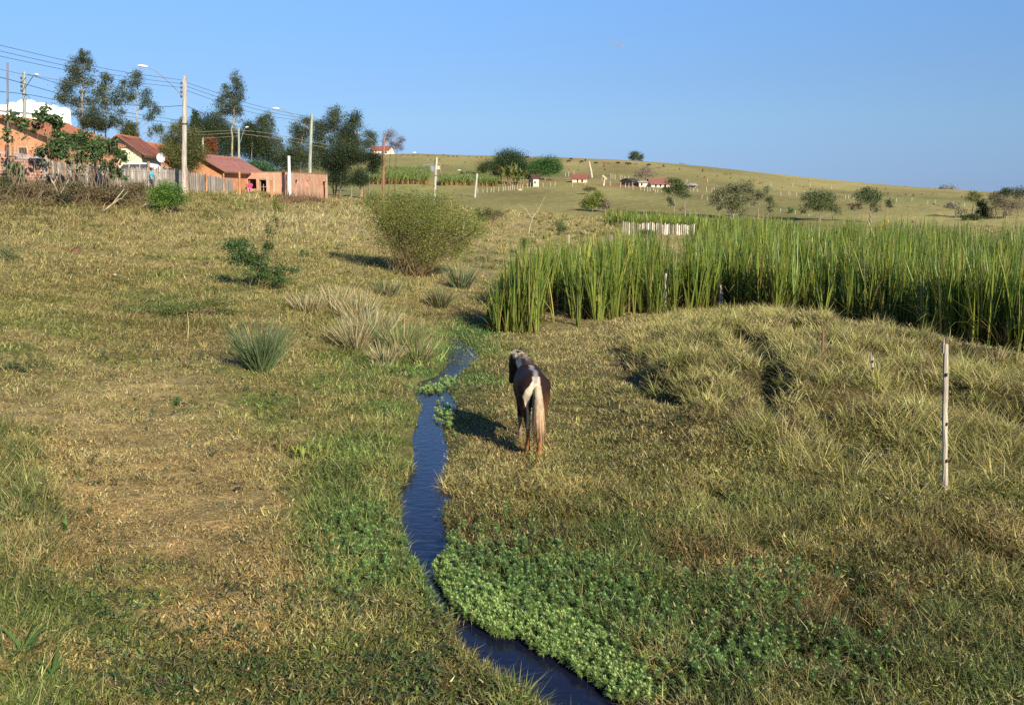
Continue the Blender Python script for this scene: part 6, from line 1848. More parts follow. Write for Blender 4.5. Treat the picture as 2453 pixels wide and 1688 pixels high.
g.add([(-W2, -.06, zg + .12), (xm + 1.9, -.06, zg - .22), (xm + 1.9, -.003, zg - .22), (-W2, -.003, zg + .12), (-W2, -.06, zg), (xm + 1.9, -.06, zg - .34), (xm + 1.9, -.003, zg - .34), (-W2, -.003, zg)],
      [(0, 1, 2), (0, 2, 3), (4, 6, 5), (4, 7, 6), (0, 4, 5), (0, 5, 1), (1, 5, 6), (1, 6, 2), (0, 3, 7), (0, 7, 4)], np.array((.10, .10, .11))); g.build('gutter', M_METAL, root)

# far houses on the pasture
def far_house(name, label, px0, px1, row_base, row_eave, row_ridge, Y, wall, roofm, depth=5.0, holes=(), yaw=0.0, base=None):
    k = Y / F
    W = (px1 - px0) * k; H = (row_base - row_eave) * k; rise = (row_eave - row_ridge) * k
    b = pt((px0 + px1) / 2, row_base, Y)
    root = empty(name, (b[0], Y, b[2] - .2), yaw); tag(root, label, 'house')
    g = Geo()
    hl = [(W * (a - .5), W * (bb - .5), H * lo + .2, H * hi + .2) for a, bb, lo, hi in holes]
    wall_panel(g, -W / 2, W / 2, -1.5, H + .2, 0, hl, wall, .18, 'x', 1)
    wall_panel(g, -W / 2, W / 2, -1.5, H + .2, depth, [], wall, .18, 'x', -1)
    wall_panel(g, .18, depth - .18, -1.5, H + .2, W / 2, [], wall, .18, 'y', -1)
    wall_panel(g, .18, depth - .18, -1.5, H + .2, -W / 2, [], wall, .18, 'y', 1)
    for s in (-1, 1):
        x0, x1 = sorted((s * W / 2, s * (W / 2 - .18)))
        g.add([(x0, 0, H + .2), (x0, depth, H + .2), (x0, depth / 2, H + .2 + rise * .95), (x1, 0, H + .2), (x1, depth, H + .2), (x1, depth / 2, H + .2 + rise * .95)], [(0, 2, 1), (3, 4, 5), (0, 3, 5), (0, 5, 2), (1, 2, 5), (1, 5, 4)], np.array(wall))
    g.build('wall', M_CONC, root)
    g = Geo(); o = .35; e = H + .2 - o * rise / (depth / 2)
    for s in (0, 1):
        ye = -o if s == 0 else depth + o
        v = [(-W / 2 - o, ye, e), (W / 2 + o, ye, e), (W / 2 + o, depth / 2, H + .2 + rise), (-W / 2 - o, depth / 2, H + .2 + rise)]
        v2 = [(x, y, z + .12) for x, y, z in v]
        g.add(v + v2, [(0, 1, 2), (0, 2, 3), (4, 6, 5), (4, 7, 6), (0, 4, 5), (0, 5, 1), (1, 5, 6), (1, 6, 2), (0, 3, 7), (0, 7, 4)], np.array((1., 1, 1)))
    g.build('roof', roofm, root)
    for a, bb, lo, hi in hl:
        g = Geo(); g.box((a, .10, lo), (bb, .14, hi), (.03, .028, .03)); g.build('door' if lo < .5 else 'window', M_DARK, root)
    return root


M_TILE_RD = mat_tiles('red_tiles', (.29, .10, .08), (.24, .085, .065), .3)
M_TILE_FB = mat_tiles('old_farm_tiles', (.29, .13, .09), (.23, .10, .075), .3)
yb = onY(908, 470)[1]
far_house('hill_house', 'white house with a red tiled roof on the hilltop behind the reddish wooden pole', 886, 932, 378, 361, 350.5, 470, (.72, .68, .58), M_TILE_RD, 8, [(.62, .70, .55, .85), (.8, .9, .55, .85)], R(-12))
pb_ = gnd(1389, 437)
far_house('field_barn', 'small cream barn with a red roof standing alone in the pasture', 1371, 1405, 437, 428, 419, pb_[1], (.60, .54, .42), M_TILE_RD, 5, [(.33, .42, 0, .85), (.62, .75, 0, .7)], R(-6))
pf = gnd(1580, 449)
far_house('farm_house', 'old farm house with a long reddish tiled roof and white wall', 1560, 1604, 449, 440.5, 429, pf[1], (.62, .56, .48), M_TILE_FB, 6, [(.2, .3, .1, .8), (.45, .55, .1, .8), (.7, .82, 0, .8)], R(4))
far_house('farm_annex', 'low white and cream annex joining the old farm house on its left', 1531, 1558, 447.5, 437, 434, pf[1] + 1, (.62, .57, .44), mat_col('grey_sheet', .8, .2, 2, .2), 4, [(.15, .3, .2, .8)], R(4))
far_house('farm_shed', 'dark-roofed shed at the left end of the old farm house', 1513, 1530, 445, 434, 428.5, pf[1] + 2, (.30, .22, .15), mat_col('charred_sheet', .9, .1, 2, .2), 5, [(.1, .6, 0, .75)], R(25))
far_house('cattle_shed', 'low grey sheeted cattle shed right of the old farm house', 1636, 1668, 450, 444, 440, pf[1] + 4, (.24, .17, .13), mat_col('old_sheet', .8, .2, 2, .2), 5, [(.1, .4, 0, .8), (.5, .9, 0, .8)], R(4))
for rn, cc in (('farm_annex', (.36, .33, .30)), ('farm_shed', (.07, .06, .065)), ('cattle_shed', (.33, .33, .33))):
    for ch in bpy.data.objects[rn].children:
        if ch.name.startswith('roof'):
            n = len(ch.data.vertices); a = np.ones((n, 4), np.float32); a[:, :3] = cc; ch.data.attributes['col'].data.foreach_set('color', a.ravel())
ps = gnd(1284, 447)
far_house('wood_shack', 'whitewashed wooden shack with a dark sloping roof beside the banana plants', 1277, 1291, 447, 427, 420, ps[1], (.48, .44, .38), mat_col('dark_sheet', .9, .1, 2, .2), 4, [(.2, .45, .35, .6)], R(14))
for ch in bpy.data.objects['wood_shack'].children:
    if ch.name.startswith('roof'):
        n = len(ch.data.vertices); a = np.ones((n, 4), np.float32); a[:, :3] = (.10, .05, .05); ch.data.attributes['col'].data.foreach_set('color', a.ravel())
ph = gnd(1035, 411)
root = empty('field_shelter', ph, R(6)); tag(root, 'open field shelter with green and grey panels behind the first grey lamp pole', 'shed')
k = ph[1] / F
g = Geo()
for x in (-21, -4, 10, 20):
    g.box((x * k - .08, 0, -.5), (x * k + .08, .16, 15 * k), (.30, .22, .16))
g.build('posts', M_WOOD, root)
g = Geo(); g.add([(-22 * k, -.4, 15 * k), (21 * k, -.4, 17 * k), (21 * k, 4, 19 * k), (-22 * k, 4, 17 * k), (-22 * k, -.4, 15.8 * k), (21 * k, -.4, 17.8 * k), (21 * k, 4, 19.8 * k), (-22 * k, 4, 17.8 * k)], [(0, 2, 1), (0, 3, 2), (4, 5, 6), (4, 6, 7), (0, 1, 5), (0, 5, 4), (1, 2, 6), (1, 6, 5), (2, 3, 7), (2, 7, 6), (3, 0, 4), (3, 4, 7)], np.array((.36, .30, .27))); g.build('roof', M_METAL, root)
for a, b, lo, hi, cc, nm in ((-18, -5, 0, 11, (.045, .11, .075), 'green_panel'), (-3.5, 6, 0, 13, (.20, .22, .28), 'grey_panel'), (10.5, 19.5, 5, 15, (.5, .42, .36), 'pale_panel')):
    g = Geo(); g.box((a * k, .3, lo * k - .3 * (lo == 0)), (b * k, .36, hi * k), cc); g.build(nm, M_CONC, root)


# ------------------------------------------------------------------ poles with street lamps
def pole(label, base, top, r0, r1, colr, lamp=None, ins=0, name='utility_pole', Y=None, insx=-1, bands=()):
    """base: world point; top: photo position at the same distance; lamp: list of photo positions out to the lamp head"""
    Yp = base[1]
    root = empty(name, base); tag(root, label, 'pole')
    b = np.asarray(base, float); t = pt(top[0], top[1], Yp) - b
    g = Geo(); tt = np.linspace(0, 1, 9)[:, None]
    path = (1 - tt) * np.array([0, 0, -.4]) + tt * t + RU.normal(0, .012, (9, 3)) * (1, 1, 0)
    g.tube(path, np.linspace(r0, r1, 9), colr, n=10, jit=.06, c2=tuple(np.array(colr) * 1.08))
    sh = g.build('shaft', M_WOOD, root)
    if ins:
        g = Geo(); k = Yp / F
        for i in range(ins):
            z = t[2] - .45 - i * .30
            f = z / t[2]
            g.tube([(t[0] * f + insx * (r1 + .02), -.0, z), (t[0] * f + insx * (r1 + .10), 0, z)], .015, (.12, .12, .12), n=5)
            g.tube([(t[0] * f + insx * (r1 + .10), 0, z - .10), (t[0] * f + insx * (r1 + .10), 0, z - .03), (t[0] * f + insx * (r1 + .10), 0, z + .03), (t[0] * f + insx * (r1 + .10), 0, z + .10)], [.05, .075, .075, .05], (.055, .045, .05), n=8)
        g.build('insulators', M_PAINT, root)
    for f in bands:
        g = Geo(); p = t * f; g.tube([p - (0, 0, .05), p + (0, 0, .05)], r0 * (1 - f) + r1 * f + .02, (.08, .08, .08), n=10); g.tube([p, p + (.30, 0, -.12), p + (.36, 0, -.3)], .02, (.06, .06, .06), n=5)
        g.build('clamp', M_METAL, root)
    if lamp:
        pts = [pt(a, c, Yp + dy) - b for a, c, dy in lamp]
        pts = np.array(pts); n = len(pts)
        s = np.linspace(0, n - 1, 14)
        path = np.stack([np.interp(s, np.arange(n), pts[:, i]) for i in range(3)], 1)
        for _ in range(2): path[1:-1] = (path[:-2] + path[1:-1] * 2 + path[2:]) / 4
        g = Geo(); g.tube(path, .028, (.34, .34, .33), n=7); arm = g.build('lamp_arm', M_METAL, root)
        d = path[-1] - path[-3]; d[2] *= .3; d /= np.linalg.norm(d)
        h0 = path[-1] - d * .05
        up = np.array([0, 0, 1.0])
        st = [(h0, .05, .05), (h0 + d * .12, .10, .075), (h0 + d * .34 - up * .01, .15, .095), (h0 + d * .56 - up * .03, .13, .07), (h0 + d * .68 - up * .04, .05, .03)]
        v, tr = loft(st, 14); g = Geo(); g.add(v, tr, np.array((.74, .74, .72))); hd = g.build('lamp_head', M_PAINT, arm, smooth=True)
    return root


CONC_C = (.36, .34, .30); GRN_C = (.27, .30, .245)
PB = onY(440, 70)
pole('tall white-grey wooden power pole with a long lamp arm to the left', PB, (443, 183), .20, .14, (.36, .335, .29), [(437, 231, 0), (420, 212, -.4), (400, 193, -.8), (380, 175, -1.2), (364, 165, -1.4), (352, 160, -1.5)], 4, bands=(.60,))
p2 = onY(60, 74)
pole('power pole at the far left in front of the white warehouse', (p2[0], 74, p2[2]), (58, 172), .16, .12, GRN_C, [(60, 212, 0), (70, 196, -1.0), (79, 183, -1.8), (84, 180, -2.2)], 4, bands=(.78, .45))
p3 = onY(738, 98)
pole('leaning grey-green pole rising in front of the brick shell', p3, (747, 274), .19, .14, GRN_C, [(741, 311, 0), (722, 294, -.6), (700, 275, -1.2), (682, 263, -1.6), (668, 260, -1.8)], 4)
p4 = onY(573, 122)
pole('slim greenish lamp pole behind the dusty red roof', p4, (572, 306), .16, .12, GRN_C, [(576, 340, 0), (580, 325, .6), (585, 310, 1.0), (589, 305, 1.4)], 3)
p5 = onY(917, 148)
pole('reddish brown wooden pole with a lamp arm, left of the open hill', p5, (920, 330), .19, .15, (.26, .125, .085), [(916, 360, 0), (900, 342, -.8), (880, 326, -1.6), (866, 319, -2.0), (860, 318, -2.2)], 3)
p6 = pt(1039, 491, 152); p6[2] = gz(p6[0], 152)
pole('first grey lamp pole in front of the open hill', p6, (1046, 377), .22, .17, (.37, .36, .30), [(1042, 398, 0), (1022, 380, -1), (1005, 369, -1.8), (997, 366, -2.2)], 3, bands=(.62,))
p7 = pt(1137, 499, 186); p7[2] = gz(p7[0], 186)
pole('second grey lamp pole, nearer the mango trees and shorter', p7, (1143, 416), .24, .18, (.37, .36, .30), [(1140, 438, 0), (1125, 423, -1), (1110, 411, -1.8), (1103, 408, -2.2)], 0)
for lab, px, top, Y in (('thin far pole partly hidden by the bushy yellow-green tree', 408, 312, 110), ('thin short pole right of the tall white pole among the trees', 486, 329, 118)):
    pole(lab, onY(px, Y), (px, top), .14, .11, (.40, .38, .32), None, 0)
pg = onY(18, 58); pole('slim dark pole at the left picture edge', pg, (18, 150), .06, .05, (.18, .16, .13), None, 0)
wp = gnd(694, 466); wp = onY(694, 90)
root = empty('white_post', wp); tag(root, 'bright white pipe post standing in front of the brick shell', 'post')
g = Geo(); tp_ = pt(692, 376, 90) - wp; g.tube([(0, 0, -.3), tp_ * .55, tp_], [.13, .125, .125], (.80, .80, .80), n=12); g.build('pipe', M_PAINT, root)
g = Geo(); g.tube([tp_ - (0, 0, .02), tp_ + (0, 0, .08)], [.15, .13], (.6, .6, .6), n=12); g.build('cap', M_PAINT, root)


# ------------------------------------------------------------------ wires
def wire(label, pts, r=.012, col=(.05, .05, .055)):
    P = np.array([pt(a, b, Y) for a, b, Y in pts])
    if pts[0][0] <= 20:      # runs on to the next pole out of sight
        P = np.concatenate([[P[0] + (P[0] - P[1]) * 2.5 + (0, 0, .4)], P])
    o = P[0].copy()
    n = len(P)
    d = np.r_[0, np.cumsum(np.linalg.norm(np.diff(P, axis=0), axis=1))]
    s = np.linspace(0, d[-1], 36)
    path = np.stack([np.interp(s, d, P[:, i]) for i in range(3)], 1)
    for _ in range(6): path[1:-1] = (path[:-2] + path[1:-1] * 2 + path[2:]) / 4
    g = Geo(); g.tube(path - o, r, col, n=5, cap=False)
    tag(g.build('power_line', M_PAINT, origin=o), label, 'power line', 'power lines between the poles')


GW = (.30, .28, .20)
wire('topmost of three wires running off the picture left of the tall white pole', [(-60, 94, 50), (18, 113, 54), (166, 148, 60), (300, 174, 65), (436, 192, 70)], .013)
wire('middle of three wires running off the picture left of the tall white pole', [(-60, 108, 50), (18, 127, 54), (166, 160, 60), (300, 185, 65), (436, 201, 70)], .013)
wire('lowest of three wires running off the picture left of the tall white pole', [(-60, 121, 50), (18, 139, 54), (166, 170, 60), (300, 196, 65), (436, 210, 70)], .013)
wire('topmost wire from the tall white pole to the leaning grey-green pole', [(446, 198, 70), (530, 226, 79), (600, 250, 86), (680, 269, 92), (742, 280, 98)], .015)
wire('middle wire from the tall white pole to the leaning grey-green pole', [(446, 207, 70), (530, 236, 79), (600, 259, 86), (680, 276, 92), (742, 285, 98)], .015)
wire('lowest wire from the tall white pole to the leaning grey-green pole', [(446, 217, 70), (520, 243, 78), (600, 270, 86), (680, 284, 92), (742, 292, 98)], .015)
wire('slack cable dropping right from the clamp of the tall white pole', [(444, 253, 70), (480, 269, 76), (505, 280, 80), (560, 300, 92), (620, 318, 105)], .022)
wire('cable running left from the clamp of the tall white pole', [(438, 253, 70), (400, 256, 72), (345, 254, 76), (250, 248, 84)], .02)
wire('upper dark cable from the far left pole across the gum trees', [(66, 178, 74), (150, 204, 80), (220, 225, 90), (330, 252, 98)], .018)
wire('yellowish cable crossing the gum trees', [(20, 172, 70), (66, 180, 74), (155, 194, 84), (240, 210, 94), (330, 222, 104)], .02, GW)
wire('thick lower cable left of the far left pole', [(-40, 178, 60), (18, 188, 66), (56, 201, 74), (134, 222, 86), (250, 262, 104), (440, 290, 122)], .024)
wire('lowest sagging cable behind the far left pole', [(-40, 216, 60), (20, 222, 66), (56, 224, 74), (134, 239, 86), (250, 272, 104), (430, 297, 122)], .022)
wire('top cable in front of the dark belt of trees', [(408, 314, 110), (486, 316, 116), (572, 312, 122)], .018, GW)
wire('middle cable in front of the dark belt of trees', [(408, 321, 110), (486, 323, 116), (572, 318, 122)], .018, GW)
wire('lowest cable in front of the dark belt of trees', [(408, 329, 110), (486, 332, 116), (572, 326, 122)], .018, GW)
wire('upper pale cable from the slim greenish pole to the reddish wooden pole', [(572, 312, 122), (640, 318, 126), (736, 338, 134), (830, 355, 142), (917, 370, 148)], .02, GW)
wire('lower pale cable from the slim greenish pole to the reddish wooden pole', [(572, 320, 122), (640, 328, 126), (736, 346, 134), (830, 363, 142), (917, 377, 148)], .02, GW)
wire('wire falling right from the top of the leaning grey-green pole', [(748, 280, 98), (775, 293, 104), (830, 315, 122), (917, 340, 148)], .015)
wire('faint wire from the reddish wooden pole to the first grey lamp pole', [(920, 350, 148), (960, 372, 150), (1044, 398, 152)], .016, (.2, .19, .15))


# ------------------------------------------------------------------ garden wall, paling fence, car, people
Yg = 60.0
W0 = onY(-10, 60); W1 = onY(104, 62)
g = Geo(); Lw = np.linalg.norm(W1 - W0); zt = pt(60, 380, 61)[2]
root = empty('garden_wall', W0, math.atan2(W1[1] - W0[1], W1[0] - W0[0])); tag(root, 'low brick garden wall with pale mortar joints at the far left', 'wall')
g.box((-2, 0, -1.0), (Lw, .15, zt - W0[2]), (1, 1, 1)); g.build('brickwork', M_BRICK_DK, root)
g = Geo(); g.box((Lw, -.03, -1.0), (Lw + .28, .19, zt - W0[2] + .04), (.36, .32, .29)); g.box((-2, -.02, zt - W0[2]), (Lw, .17, zt - W0[2] + .05), (.4, .34, .3)); g.build('pillar_and_coping', M_CONC, root)
# curved grey sheet roof of a lean-to just over the wall
g = Geo(); o = pt(40, 372, 63)
for i in range(8):
    a, b = i / 8, (i + 1) / 8
    xa, xb = -1.4 + 2.8 * a, -1.4 + 2.8 * b; za, zb3 = .25 - .5 * a - .15 * a * a, .25 - .5 * b - .15 * b * b
    g.add([(xa, 0, za), (xb, 0, zb3), (xb, 1.8, zb3 + .1), (xa, 1.8, za + .1), (xa, 0, za - .05), (xb, 0, zb3 - .05), (xb, 1.8, zb3 + .05), (xa, 1.8, za + .05)], [(0, 1, 2), (0, 2, 3), (4, 6, 5), (4, 7, 6), (0, 4, 5), (0, 5, 1), (3, 2, 6), (3, 6, 7)], np.array((.56, .58, .62)))
g.box((-1.2, .1, -2.2), (-1.1, .2, .1), (.3, .22, .15)); g.box((1.1, .1, -2.4), (1.2, .2, -.45), (.3, .22, .15))
tag(g.build('lean_to', M_METAL, origin=o), 'curved grey sheet roof just above the brick garden wall', 'roof')


def paling(label, pts, wboard=.10, col=(.34, .30, .26), name='paling_fence', var=.25, gap=.012, hvar=.05, cat='fence'):
    """pts: (px, row_top, Y, row_bottom)"""
    P = [(pt(a, t, Y), pt(a, b, Y)) for a, t, Y, b in pts]
    o = P[0][1].copy()
    root = empty(name, o); tag(root, label, cat)
    g = Geo(); gr = Geo(); gp = Geo()
    for (t0, b0), (t1, b1) in zip(P[:-1], P[1:]):
        L = np.linalg.norm((b1 - b0)[:2]); n = max(2, int(L / wboard))
        d = (b1 - b0)[:2] / L; nrm = np.array([d[1], -d[0]])
        for i in range(n):
            f = (i + .5) / n
            b = b0 * (1 - f) + b1 * f - o; t = t0 * (1 - f) + t1 * f - o
            zt_ = t[2] + RU.normal(0, hvar); zb_ = min(b[2], gz(b[0] + o[0], b[1] + o[1]) - o[2]) - .12
            w = wboard * .5 * (1 - gap / wboard) * RU.uniform(.8, 1.0)
            sk = RU.normal(0, .02)
            cc = np.array(col) * math.exp(RU.normal(0, var))
            off = RU.uniform(0, .02)
            v = []
            for z, s2 in ((zb_, 0), (zt_, sk)):
                for sx in (-1, 1):
                    for sy in (0, 1):
                        v.append((b[0] + d[0] * (sx * w + s2) + nrm[0] * (off + sy * .022), b[1] + d[1] * (sx * w + s2) + nrm[1] * (off + sy * .022), z + (RU.uniform(-.02, .02) if z == zt_ else 0)))
            T = [(0, 2, 3), (0, 3, 1), (4, 5, 7), (4, 7, 6), (0, 4, 6), (0, 6, 2), (1, 3, 7), (1, 7, 5), (0, 1, 5), (0, 5, 4), (2, 6, 7), (2, 7, 3)]
            g.add(v, T, np.clip(cc, .02, .8))
        for hf in (.25, .75):
            a = (b0 * (1 - hf) + t0 * hf) - o; c = (b1 * (1 - hf) + t1 * hf) - o
            a[:2] -= nrm * .03; c[:2] -= nrm * .03
            gr.tube([a, c], .025, (.22, .18, .14), n=4)
    g.build('boards', M_WOOD, root); gr.build('rails', M_WOOD, root)
    return root


paling('grey weathered paling fence running along the houses', [(105, 384, 63.5, 422), (180, 390, 65, 430), (290, 400, 67.5, 436), (330, 402, 69, 440), (400, 404, 71, 444), (450, 412, 74, 446), (500, 420, 78, 449), (557, 432, 84, 452)], .11, (.26, .235, .205))
paling('row of bleached white boards standing in the marsh grass', [(1490, 531, 80, 556), (1530, 533, 80, 559), (1600, 536, 80, 563), (1664, 539, 80, 566)], .16, (.37, .335, .28), name='board_fence', var=.55, gap=.05, hvar=.06)
paling('short white paling fence at the foot of the second grey lamp pole', [(1105, 501, 120, 518), (1120, 503, 121, 519), (1142, 505, 122, 521)], .16, (.34, .31, .26), name='board_fence', var=.4, gap=.04, hvar=.08)
paling('small square of dark boards left of the cattails', [(1451, 562, 66, 572), (1470, 562, 66, 572)], .14, (.14, .12, .10), name='board_crate', hvar=.01, cat='crate')


def posts(specs, group, name='fence_post', r=.06):
    for lab, px, top, bot, col, w in specs:
        b = gnd(px, bot); Y = b[1]
        t = pt(px + RU.normal(0, .8), top, Y) - b
        rad = max(w * .5 * Y / F, .03)
        n = 16 if w > 8 else 7; s = np.linspace(0, 1, n)[:, None]
        path = (1 - s) * np.array([0, 0, -.25]) + s * t + RU.normal(0, rad * .12, (n, 3)) * (1, 1, 0)
        g = Geo(); g.tube(path, np.linspace(rad, rad * .80, n) * RU.uniform(.92, 1.08, n), np.array(col), n=9, jit=.1)
        if 'round post' in lab:      # the top has split into two unequal ends
            g.tube([path[-1] + (-.02, 0, -.12), path[-1] + (-.028, 0, .02), path[-1] + (-.030, 0, .09)], [rad * .6, rad * .45, rad * .2], np.array(col) * .8, n=6, jit=.2)
            for kz in (.22, .47, .8):
                g.tube([t * kz + (-rad * .2, -rad * .93, -.02), t * kz + (-rad * .15, -rad * .97, .02)], .016, (.05, .04, .03), n=6)
        o = g.build(name, M_POST if w > 8 else M_WOOD, origin=b, smooth=False)
        tag(o, lab, 'fence post', group)


OR = (.40, .20, .10); BR = (.24, .14, .09); WH = (.52, .48, .40); GY = (.36, .31, .26)
posts([('orange-brown post by the brick garden wall at the far left', 30, 326, 440, (.42, .23, .12), 5.5),
       ('orange-brown post just right of the tall white pole', 448, 402, 466, OR, 5.5), ('first orange post right of that, before the palings', 494, 412, 462, OR, 5), ('orange post before the end of the palings', 535, 416, 465, OR, 5), ('thick orange post in line with the slim greenish pole', 574, 412, 470, OR, 6),
       ('brown post between the two openings of the brick shell', 614, 412, 459, BR, 4.5), ('knobbly orange post right of the brick shell doorway', 650, 432, 473, OR, 6), ('pale brown post left of the bright white pipe post', 685, 418, 472, (.40, .26, .18), 4.5), ('grey-brown post right of the bright white pipe post', 719, 424, 468, (.36, .27, .22), 4), ('dark brown post at the foot of the leaning grey-green pole', 749, 436, 470, BR, 4.5),
       ('leaning orange post right of the brick shell', 804, 446, 472, (.48, .24, .10), 5), ('short red-brown post behind the left edge of the fan-shaped bush', 867, 452, 472, (.42, .20, .10), 4),
       ('thick brown post beside the person in blue', 356, 387, 446, (.28, .19, .13), 7), ('brown post supporting the porch right of the person in blue', 404, 393, 442, (.26, .15, .11), 5.5), ('white post in front of the dark porch', 397, 403, 446, (.72, .70, .66), 3.2), ('pale grey post left of the person in blue', 326, 398, 440, (.52, .47, .42), 4),
       ('short orange post right of the fan-shaped bush top', 1055, 480, 502, (.44, .22, .12), 4), ('second short orange post by the sparse saplings', 1080, 484, 504, (.44, .22, .12), 4),
       ('pale thin post behind the left cattail clump', 1362, 562, 592, WH, 3.4), ('orange thin post behind the left cattail clump', 1421, 558, 594, (.52, .24, .10), 3.4)], 'posts of the wire fence along the bank')
posts([('weathered pale round post alone in the tussocks at right', 2267, 824, 1178, (.40, .355, .28), 14.5), ('tapered grey stump at the edge of the tall cattails', 1727, 682, 742, (.36, .31, .25), 12), ('thin reddish brown stake in the long straw grass', 1972, 790, 850, (.22, .12, .08), 6), ('slim grey stick in the long straw grass left of the round post', 2090, 855, 905, (.36, .32, .25), 4), ('pale broken stake standing inside the left cattail clump', 1593, 655, 745, (.5, .46, .38), 6), ('short split stump at the foot of the left cattail clump', 1482, 732, 762, (.36, .26, .18), 9)], 'single posts by the marsh')


# person at the fence and person in the empty window
pp_ = onY(363, 66.5)
make_person('person', 'person in a bright blue shirt walking along the paling fence', tuple(pp_), R(-70), WALK, (.06, .42, .60), (.05, .05, .06))
make_person('person', 'person in pink sitting in the opening of the brick shell', (A[0] + (603 - 582) * sc_, 91.0, zz(452) + zf - .42), R(185), SIT, (.62, .06, .20), (.60, .20, .32))
g = Geo(); o = np.array([A[0] + (603 - 582) * sc_, 91.0, zz(452) + zf - .42]); g.box((-.45, -.15, -.5), (.45, .45, .40), (.38, .2, .12)); tag(g.build('brick_stack', M_BRICK, origin=o), 'low stack of bricks under the person in pink', 'bricks')


def car(label, loc, yaw, col):
    root = empty('parked_car', loc, yaw); tag(root, label, 'car')
    prof = [(-2.1, .30), (-2.12, .62), (-2.0, .86), (-1.55, .93), (-1.05, 1.38), (-.6, 1.47), (.55, 1.47), (1.35, 1.30), (1.75, .95), (2.02, .88), (2.08, .55), (2.05, .30)]
    g = Geo(); n = len(prof); w = .80
    sec = []
    for s, k in ((-1, 1.0), (-.92, 1.0), (.92, 1.0), (1, 1.0)):
        sec.append([(x * (1 if abs(s) < 1 else .985), s * (w - (max(0, z - .9) * .25)), z - (0 if abs(s) < 1 else .03)) for x, z in prof])
    V = [p for q in sec for p in q]; T = []
    for a in range(3):
        for i in range(n):
            j = (i + 1) % n
            T += [(a * n + i, (a + 1) * n + i, (a + 1) * n + j), (a * n + i, (a + 1) * n + j, a * n + j)]
    for base in (0, 3 * n):
        for i in range(1, n - 1): T.append((base, base + i, base + i + 1))
    g.add(V, T, np.array(col)); g.build('body', M_PAINT, root)
    for s in (-1, 1):
        for a, b in ((-1.22, -.35), (-.28, .5), (.57, 1.35)):
            g = Geo(); y = s * (w - .085); z0, z1 = .95, 1.36
            sl_ = .2 if a < -1 else 0; sr = .32 if b > 1 else 0
            g.add([(a, y + s * .06, z0), (b, y + s * .06, z0), (b - sr, y, z1 - .06 * (sr > 0)), (a + sl_, y, z1), (a, y - s * .05, z0), (b, y - s * .05, z0), (b - sr, y - s * .05, z1), (a + sl_, y - s * .05, z1)], [(0, 1, 2), (0, 2, 3), (4, 6, 5), (4, 7, 6), (0, 4, 5), (0, 5, 1), (2, 6, 7), (2, 7, 3), (0, 3, 7), (0, 7, 4), (1, 5, 6), (1, 6, 2)], np.array((.06, .07, .08)))
            g.build('side_window', M_PAINT, root)
        for x in (-1.3, 1.3):
            g = Geo(); g.tube([(x, s * .66, .3), (x, s * .82, .3)], .30, (.02, .02, .02), n=18); wh = g.build('wheel', M_CLOTH, root)
            g = Geo(); g.tube([(x, s * .80, .3), (x, s * .835, .3)], .17, (.45, .45, .45), n=14); g.build('rim', M_METAL, wh)
    return root


cp = onY(340, 74.0)
car('white car parked behind the paling fence left of the person in blue', (cp[0], cp[1], cp[2] + .15), R(172), (.70, .70, .68))

# ------------------------------------------------------------------ far fences, mounds, odds and ends
FP = []
for a, b in ((1137, 463), (1145, 462), (1157, 461.5), (1167, 461), (1176, 461), (1183, 460.5), (1194, 459), (1205, 458), (1210, 457), (1217, 456.5), (1222, 456), (1228, 455), (1232, 454), (1239, 453.5), (1246, 453), (1252, 452), (1264, 451), (1270, 450), (1277, 449.5), (1301, 447), (1319, 446.5), (1329, 446.5), (1371, 446), (1402, 446)):
    FP.append((a, b, 11.5))
FAR2 = [(1462, 446), (1486, 449), (1498, 450), (1506, 451), (1516, 454), (1535, 456), (1543, 458), (1551, 459), (1557, 459), (1564, 461), (1570, 462), (1575, 462), (1584, 461), (1654, 458), (1661, 459), (1671, 460), (1692, 459), (1705, 459), (1711, 456), (1463, 428), (1468, 428), (1473, 430), (1486, 430), (1491, 431), (1497, 432), (1505, 432), (1680, 477), (1694, 479), (1442, 434), (1447, 431), (1355, 423), (1362, 423), (1375, 418)]
FAR3 = [(1695, 437), (1847, 446), (1899, 447), (1941, 449), (1992, 453), (1870, 468), (1888, 467.5), (1892, 468.5), (1908, 470), (1926, 466), (2004, 474), (2025, 476), (2033, 476), (2044, 478), (2135, 481), (2147, 484), (2184, 482), (2222, 489), (2240, 487), (2283, 491), (2310, 495), (1869, 507), (1905, 513), (1923, 516), (1938, 519), (1994, 526), (2062, 538), (2082, 540), (1646, 437)]
fp0 = None
i_ = 0
for lst, grp, lab in ((FP, 'pale posts of the fence along the cane field', 'pale thin fence post in the row along the cane field'), ([(a, b, 10.5) for a, b in FAR2], 'crooked posts round the farm yard', 'crooked pale fence post around the farm yard'), ([(a, b, 8.5) for a, b in FAR3], 'white posts crossing the far hill', 'thin white fence post on the far grassy hill')):
    for a, b, hp in lst:
        p = gnd(a, b)
        if p[1] > 700: continue
        Y = p[1]
        if fp0 is None:
            g = Geo(); g.tube([(0, 0, -.3), (.02, 0, .5), (0, .01, 1.0)], [.5, .48, .42], (.45, .41, .33), n=7, jit=.12)
            fp0 = g.build('fence_post', M_WOOD); o = fp0
        else:
            o = fp0.copy(); COL.objects.link(o)
        w = 1.5 * Y / F * .5
        o.location = p; o.scale = (w * 2, w * 2, hp * Y / F * RU.uniform(.8, 1.15)); o.rotation_euler = (RU.normal(0, .06), RU.normal(0, .1), RU.random() * 6)
        tag(o, lab, 'fence post', grp)

